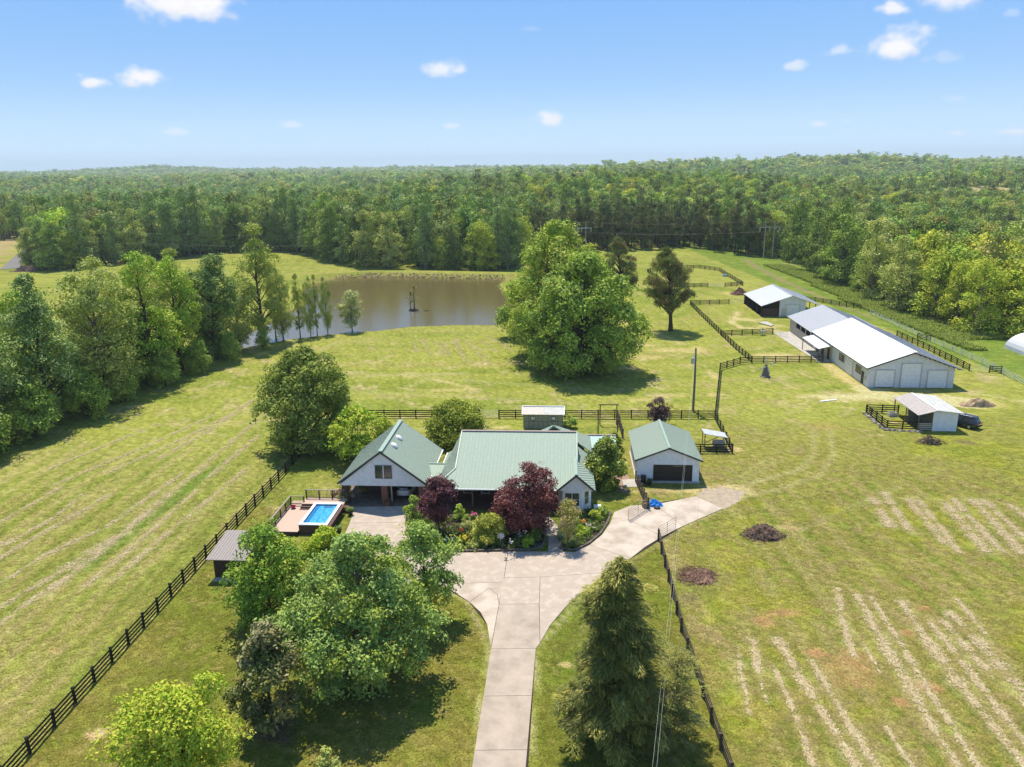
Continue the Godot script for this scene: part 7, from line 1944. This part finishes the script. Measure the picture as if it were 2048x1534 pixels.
func build_hay() -> void:
	var r := RandomNumberGenerator.new()
	r.seed = 6
	var s := Shape.new()
	for w in HAY_RIGHT:
		hay_row(s, r, [Vector2(w[0], w[1]), Vector2(w[2], w[3])], w[4] * 1.15, 45.0 + 190.0 * w[4])
	struct("cut_hay", s, M.straw, "pale windrows of cut hay lying in the big field on the right", "stuff")
	s = Shape.new()
	for w in HAY_LEFT:
		hay_row(s, r, [Vector2(w[0], w[1]), Vector2(w[2], w[3])], w[4] * 1.5, 35.0 + 100.0 * w[4])
	struct("cut_hay", s, M.straw, "pale wisps of cut hay lying in rows in the mown field on the left", "stuff")
	s = Shape.new()
	for w in [[-21.7, -165.7, -19.3, -155.6], [-19.8, -167.6, -16.2, -151.9], [-16.6, -165.4, -13.2, -150.1], [-15.5, -166.7, -12.1, -150.6], [-12.7, -165.2, -9.0, -146.6], [-12.5, -167.9, -7.8, -146.0], [-10.2, -165.7, -5.4, -147.0], [-9.2, -166.3, -4.1, -147.4], [-7.5, -166.9, -3.0, -154.7], [-5.9, -171.7, 0.4, -154.5]]:
		hay_row(s, r, [Vector2(w[0], w[1]), Vector2(w[2], w[3])], 0.45, 50.0)
	struct("cut_hay", s, M.straw, "faint hay rows on the knoll in front of the pond", "stuff")
	# tufts in the nearer turf
	var wisp := Shape.new()
	blades(r, wisp, Vector3.ZERO, 7, 0.06, 0.16, Color(0.5, 0.5, 0.5))
	var gm := MultiMesh.new()
	gm.transform_format = MultiMesh.TRANSFORM_3D
	gm.use_colors = true
	gm.mesh = wisp.mesh()
	var paved := [PackedVector2Array(v2([-3.6, -30.0, 0.4, -30.0, 2.4, -53.0, 9.0, -64.2, 18.0, -73.6, 23.2, -77.7, 27.5, -82.0, 21.0, -84.0, 12.9, -79.2, 10.7, -77.6, 12.0, -95.0, -27.0, -92.0, -25.5, -73.0, -19.0, -66.0, -11.0, -62.0, -3.9, -59.0, -2.4, -55.0])), PackedVector2Array(v2([14.0, -84.6, 22.6, -84.2, 22.0, -96.0, 13.4, -96.0])), PackedVector2Array(v2([-28.0, -63.2, -24.4, -63.2, -24.4, -68.6, -28.0, -68.6]))]
	var spots := []
	var tints := []
	var tries := 0
	while tries < 230000:
		tries += 1
		var z := -38.5 - 66.0 * pow(r.randf(), 1.25)
		var x := r.randf_range(-0.70, 0.70) * (10.0 - z)
		var n := nz.get_noise_2d(x * 24.0, z * 24.0 + 500.0) + 0.6 * nz.get_noise_2d(x * 7.0, z * 7.0)
		if n < r.randf_range(-0.6, 0.35) or x < -58.0 or x > 64.0 or r.randf() < smooth(-75.0, -104.0, z): continue
		var q := Vector2(x, z)
		if Geometry2D.is_point_in_polygon(q, paved[0]) or Geometry2D.is_point_in_polygon(q, paved[1]) or Geometry2D.is_point_in_polygon(q, paved[2]): continue
		var s1 := r.randf_range(0.5, 1.25)
		spots.append(Transform3D(Basis(Vector3.UP, r.randf() * TAU).scaled(Vector3(s1 * 1.3, s1, s1 * 1.3)), Vector3(x, -0.01, z)))
		var g := ground_color(x, z)
		var f := r.randf_range(0.85, 1.45)
		tints.append(Color(g.r * f * 1.02, g.g * f, g.b * f * 0.85))
	gm.instance_count = spots.size()
	for i in spots.size():
		gm.set_instance_transform(i, spots[i])
		gm.set_instance_color(i, tints[i])
	var go := MultiMeshInstance3D.new()
	go.multimesh = gm
	go.material_override = M.turf_blade
	go.name = numbered(self, "grass")
	add_child(go)
	tag(go, "short grass tufts of the lawn and fields nearest the camera", "", "", "stuff")
	# tall grass on the bank beyond the white fence
	var tuft := Shape.new()
	blades(r, tuft, Vector3.ZERO, 14, 0.8, 0.5, Color(0.20, 0.25, 0.055))
	var mm := MultiMesh.new()
	mm.transform_format = MultiMesh.TRANSFORM_3D
	mm.mesh = tuft.mesh()
	var at := []
	while at.size() < 9000:
		var z := r.randf_range(-292.0, -146.0)
		var x0 := 91.0 + (2.0 if z < -215.0 else 0.0)
		var x := r.randf_range(x0, 104.0)
		if in_wood(x, z) > 2.5 or (z < -240.0 and x < 95.0) or z > -160.0 and x > 95.0 or z > -150.0: 
			continue
		at.append(Transform3D(Basis(Vector3.UP, r.randf() * TAU).scaled(Vector3.ONE * r.randf_range(0.6, 1.3)), Vector3(x, hgt(x, z) - 0.05, z)))
	mm.instance_count = at.size()
	for i in at.size(): mm.set_instance_transform(i, at[i])
	var o := MultiMeshInstance3D.new()
	o.multimesh = mm
	o.material_override = M.grass_blade
	o.name = numbered(self, "tall_grass")
	add_child(o)
	tag(o, "uncut tall grass on the bank between white fence and wood", "", "", "stuff")

# ---------------------------------------------------------------- the scene

func _ready() -> void:
	var cam := Camera3D.new()
	cam.name = "camera"
	add_child(cam)
	cam.keep_aspect = Camera3D.KEEP_HEIGHT
	cam.fov = 52.66
	cam.near = 0.5
	cam.far = 20000.0
	cam.transform = Transform3D(Basis(Vector3.RIGHT, -0.26999) * Basis(Vector3.BACK, -0.0125), Vector3(0, 36, 0))
	var env := Environment.new()
	env.background_mode = Environment.BG_SKY
	env.sky = Sky.new()
	env.sky.sky_material = make_sky()
	env.tonemap_mode = Environment.TONE_MAPPER_LINEAR
	env.tonemap_exposure = 1.32
	env.sdfgi_enabled = true
	env.ssao_enabled = true
	env.ssil_enabled = true
	env.fog_enabled = true
	env.fog_density = 0.00012
	env.fog_light_color = Color(0.90, 0.97, 1.0)
	var we := WorldEnvironment.new()
	we.name = "world_environment"
	we.environment = env
	add_child(we)
	var sun := DirectionalLight3D.new()
	sun.name = "sun"
	sun.light_energy = 1.6
	sun.light_color = Color(1.0, 0.965, 0.90)
	sun.light_angular_distance = 0.5
	sun.shadow_enabled = true
	add_child(sun)
	sun.look_at_from_position(Vector3.ZERO, Vector3(0.12, -1.0, 0.45))
	nz.noise_type = FastNoiseLite.TYPE_SIMPLEX_SMOOTH
	nz.frequency = 0.02
	nz.fractal_octaves = 3
	nz.seed = 5
	nw.noise_type = FastNoiseLite.TYPE_SIMPLEX_SMOOTH
	nw.frequency = 0.02
	nw.seed = 11
	rng.seed = 99
	make_materials()
	pond = PackedVector2Array([Vector2(-64, -262), Vector2(-61, -270), Vector2(-50, -274), Vector2(-30, -271), Vector2(-2, -264), Vector2(-4, -250), Vector2(-2, -230), Vector2(1, -210), Vector2(2, -196), Vector2(-3, -183.5), Vector2(-14, -184), Vector2(-24, -183), Vector2(-31, -178.5), Vector2(-42, -174.5), Vector2(-50, -169.5), Vector2(-58, -161), Vector2(-63, -164), Vector2(-60, -190), Vector2(-58, -220), Vector2(-66, -245)])
	cleared = PackedVector2Array([Vector2(-300, 100), Vector2(-300, -310), Vector2(-212, -322), Vector2(-204, -317), Vector2(-178, -300), Vector2(-160, -328), Vector2(-141, -354), Vector2(-125, -366), Vector2(-108, -372), Vector2(-97, -354), Vector2(-86, -339), Vector2(-72, -318), Vector2(-62, -303), Vector2(-52, -297), Vector2(-43.5, -291), Vector2(-42, -304), Vector2(-40, -316), Vector2(-38, -304), Vector2(-36, -290), Vector2(-20, -287), Vector2(-2, -285), Vector2(4, -294), Vector2(8, -330), Vector2(15, -345), Vector2(32, -349), Vector2(53, -350), Vector2(75, -355), Vector2(87, -353), Vector2(89, -330), Vector2(96, -323), Vector2(105, -322), Vector2(112, -300), Vector2(107, -288), Vector2(103.5, -262), Vector2(101, -250), Vector2(99.5, -220), Vector2(97.5, -190), Vector2(99, -174), Vector2(103, -163), Vector2(114, -157), Vector2(130, -150), Vector2(140, -60), Vector2(140, 100)])
	build_ground()
	build_water()
	build_woods()
	build_paving()
	build_fences()
	build_house()
	build_carport()
	build_garage()
	build_barn()
	build_machine_shed()
	build_stall_shed()
	build_small_sheds()
	build_trees()
	build_garden()
	build_pool()
	build_poles()
	build_small_things()
	build_road()
	build_hay()
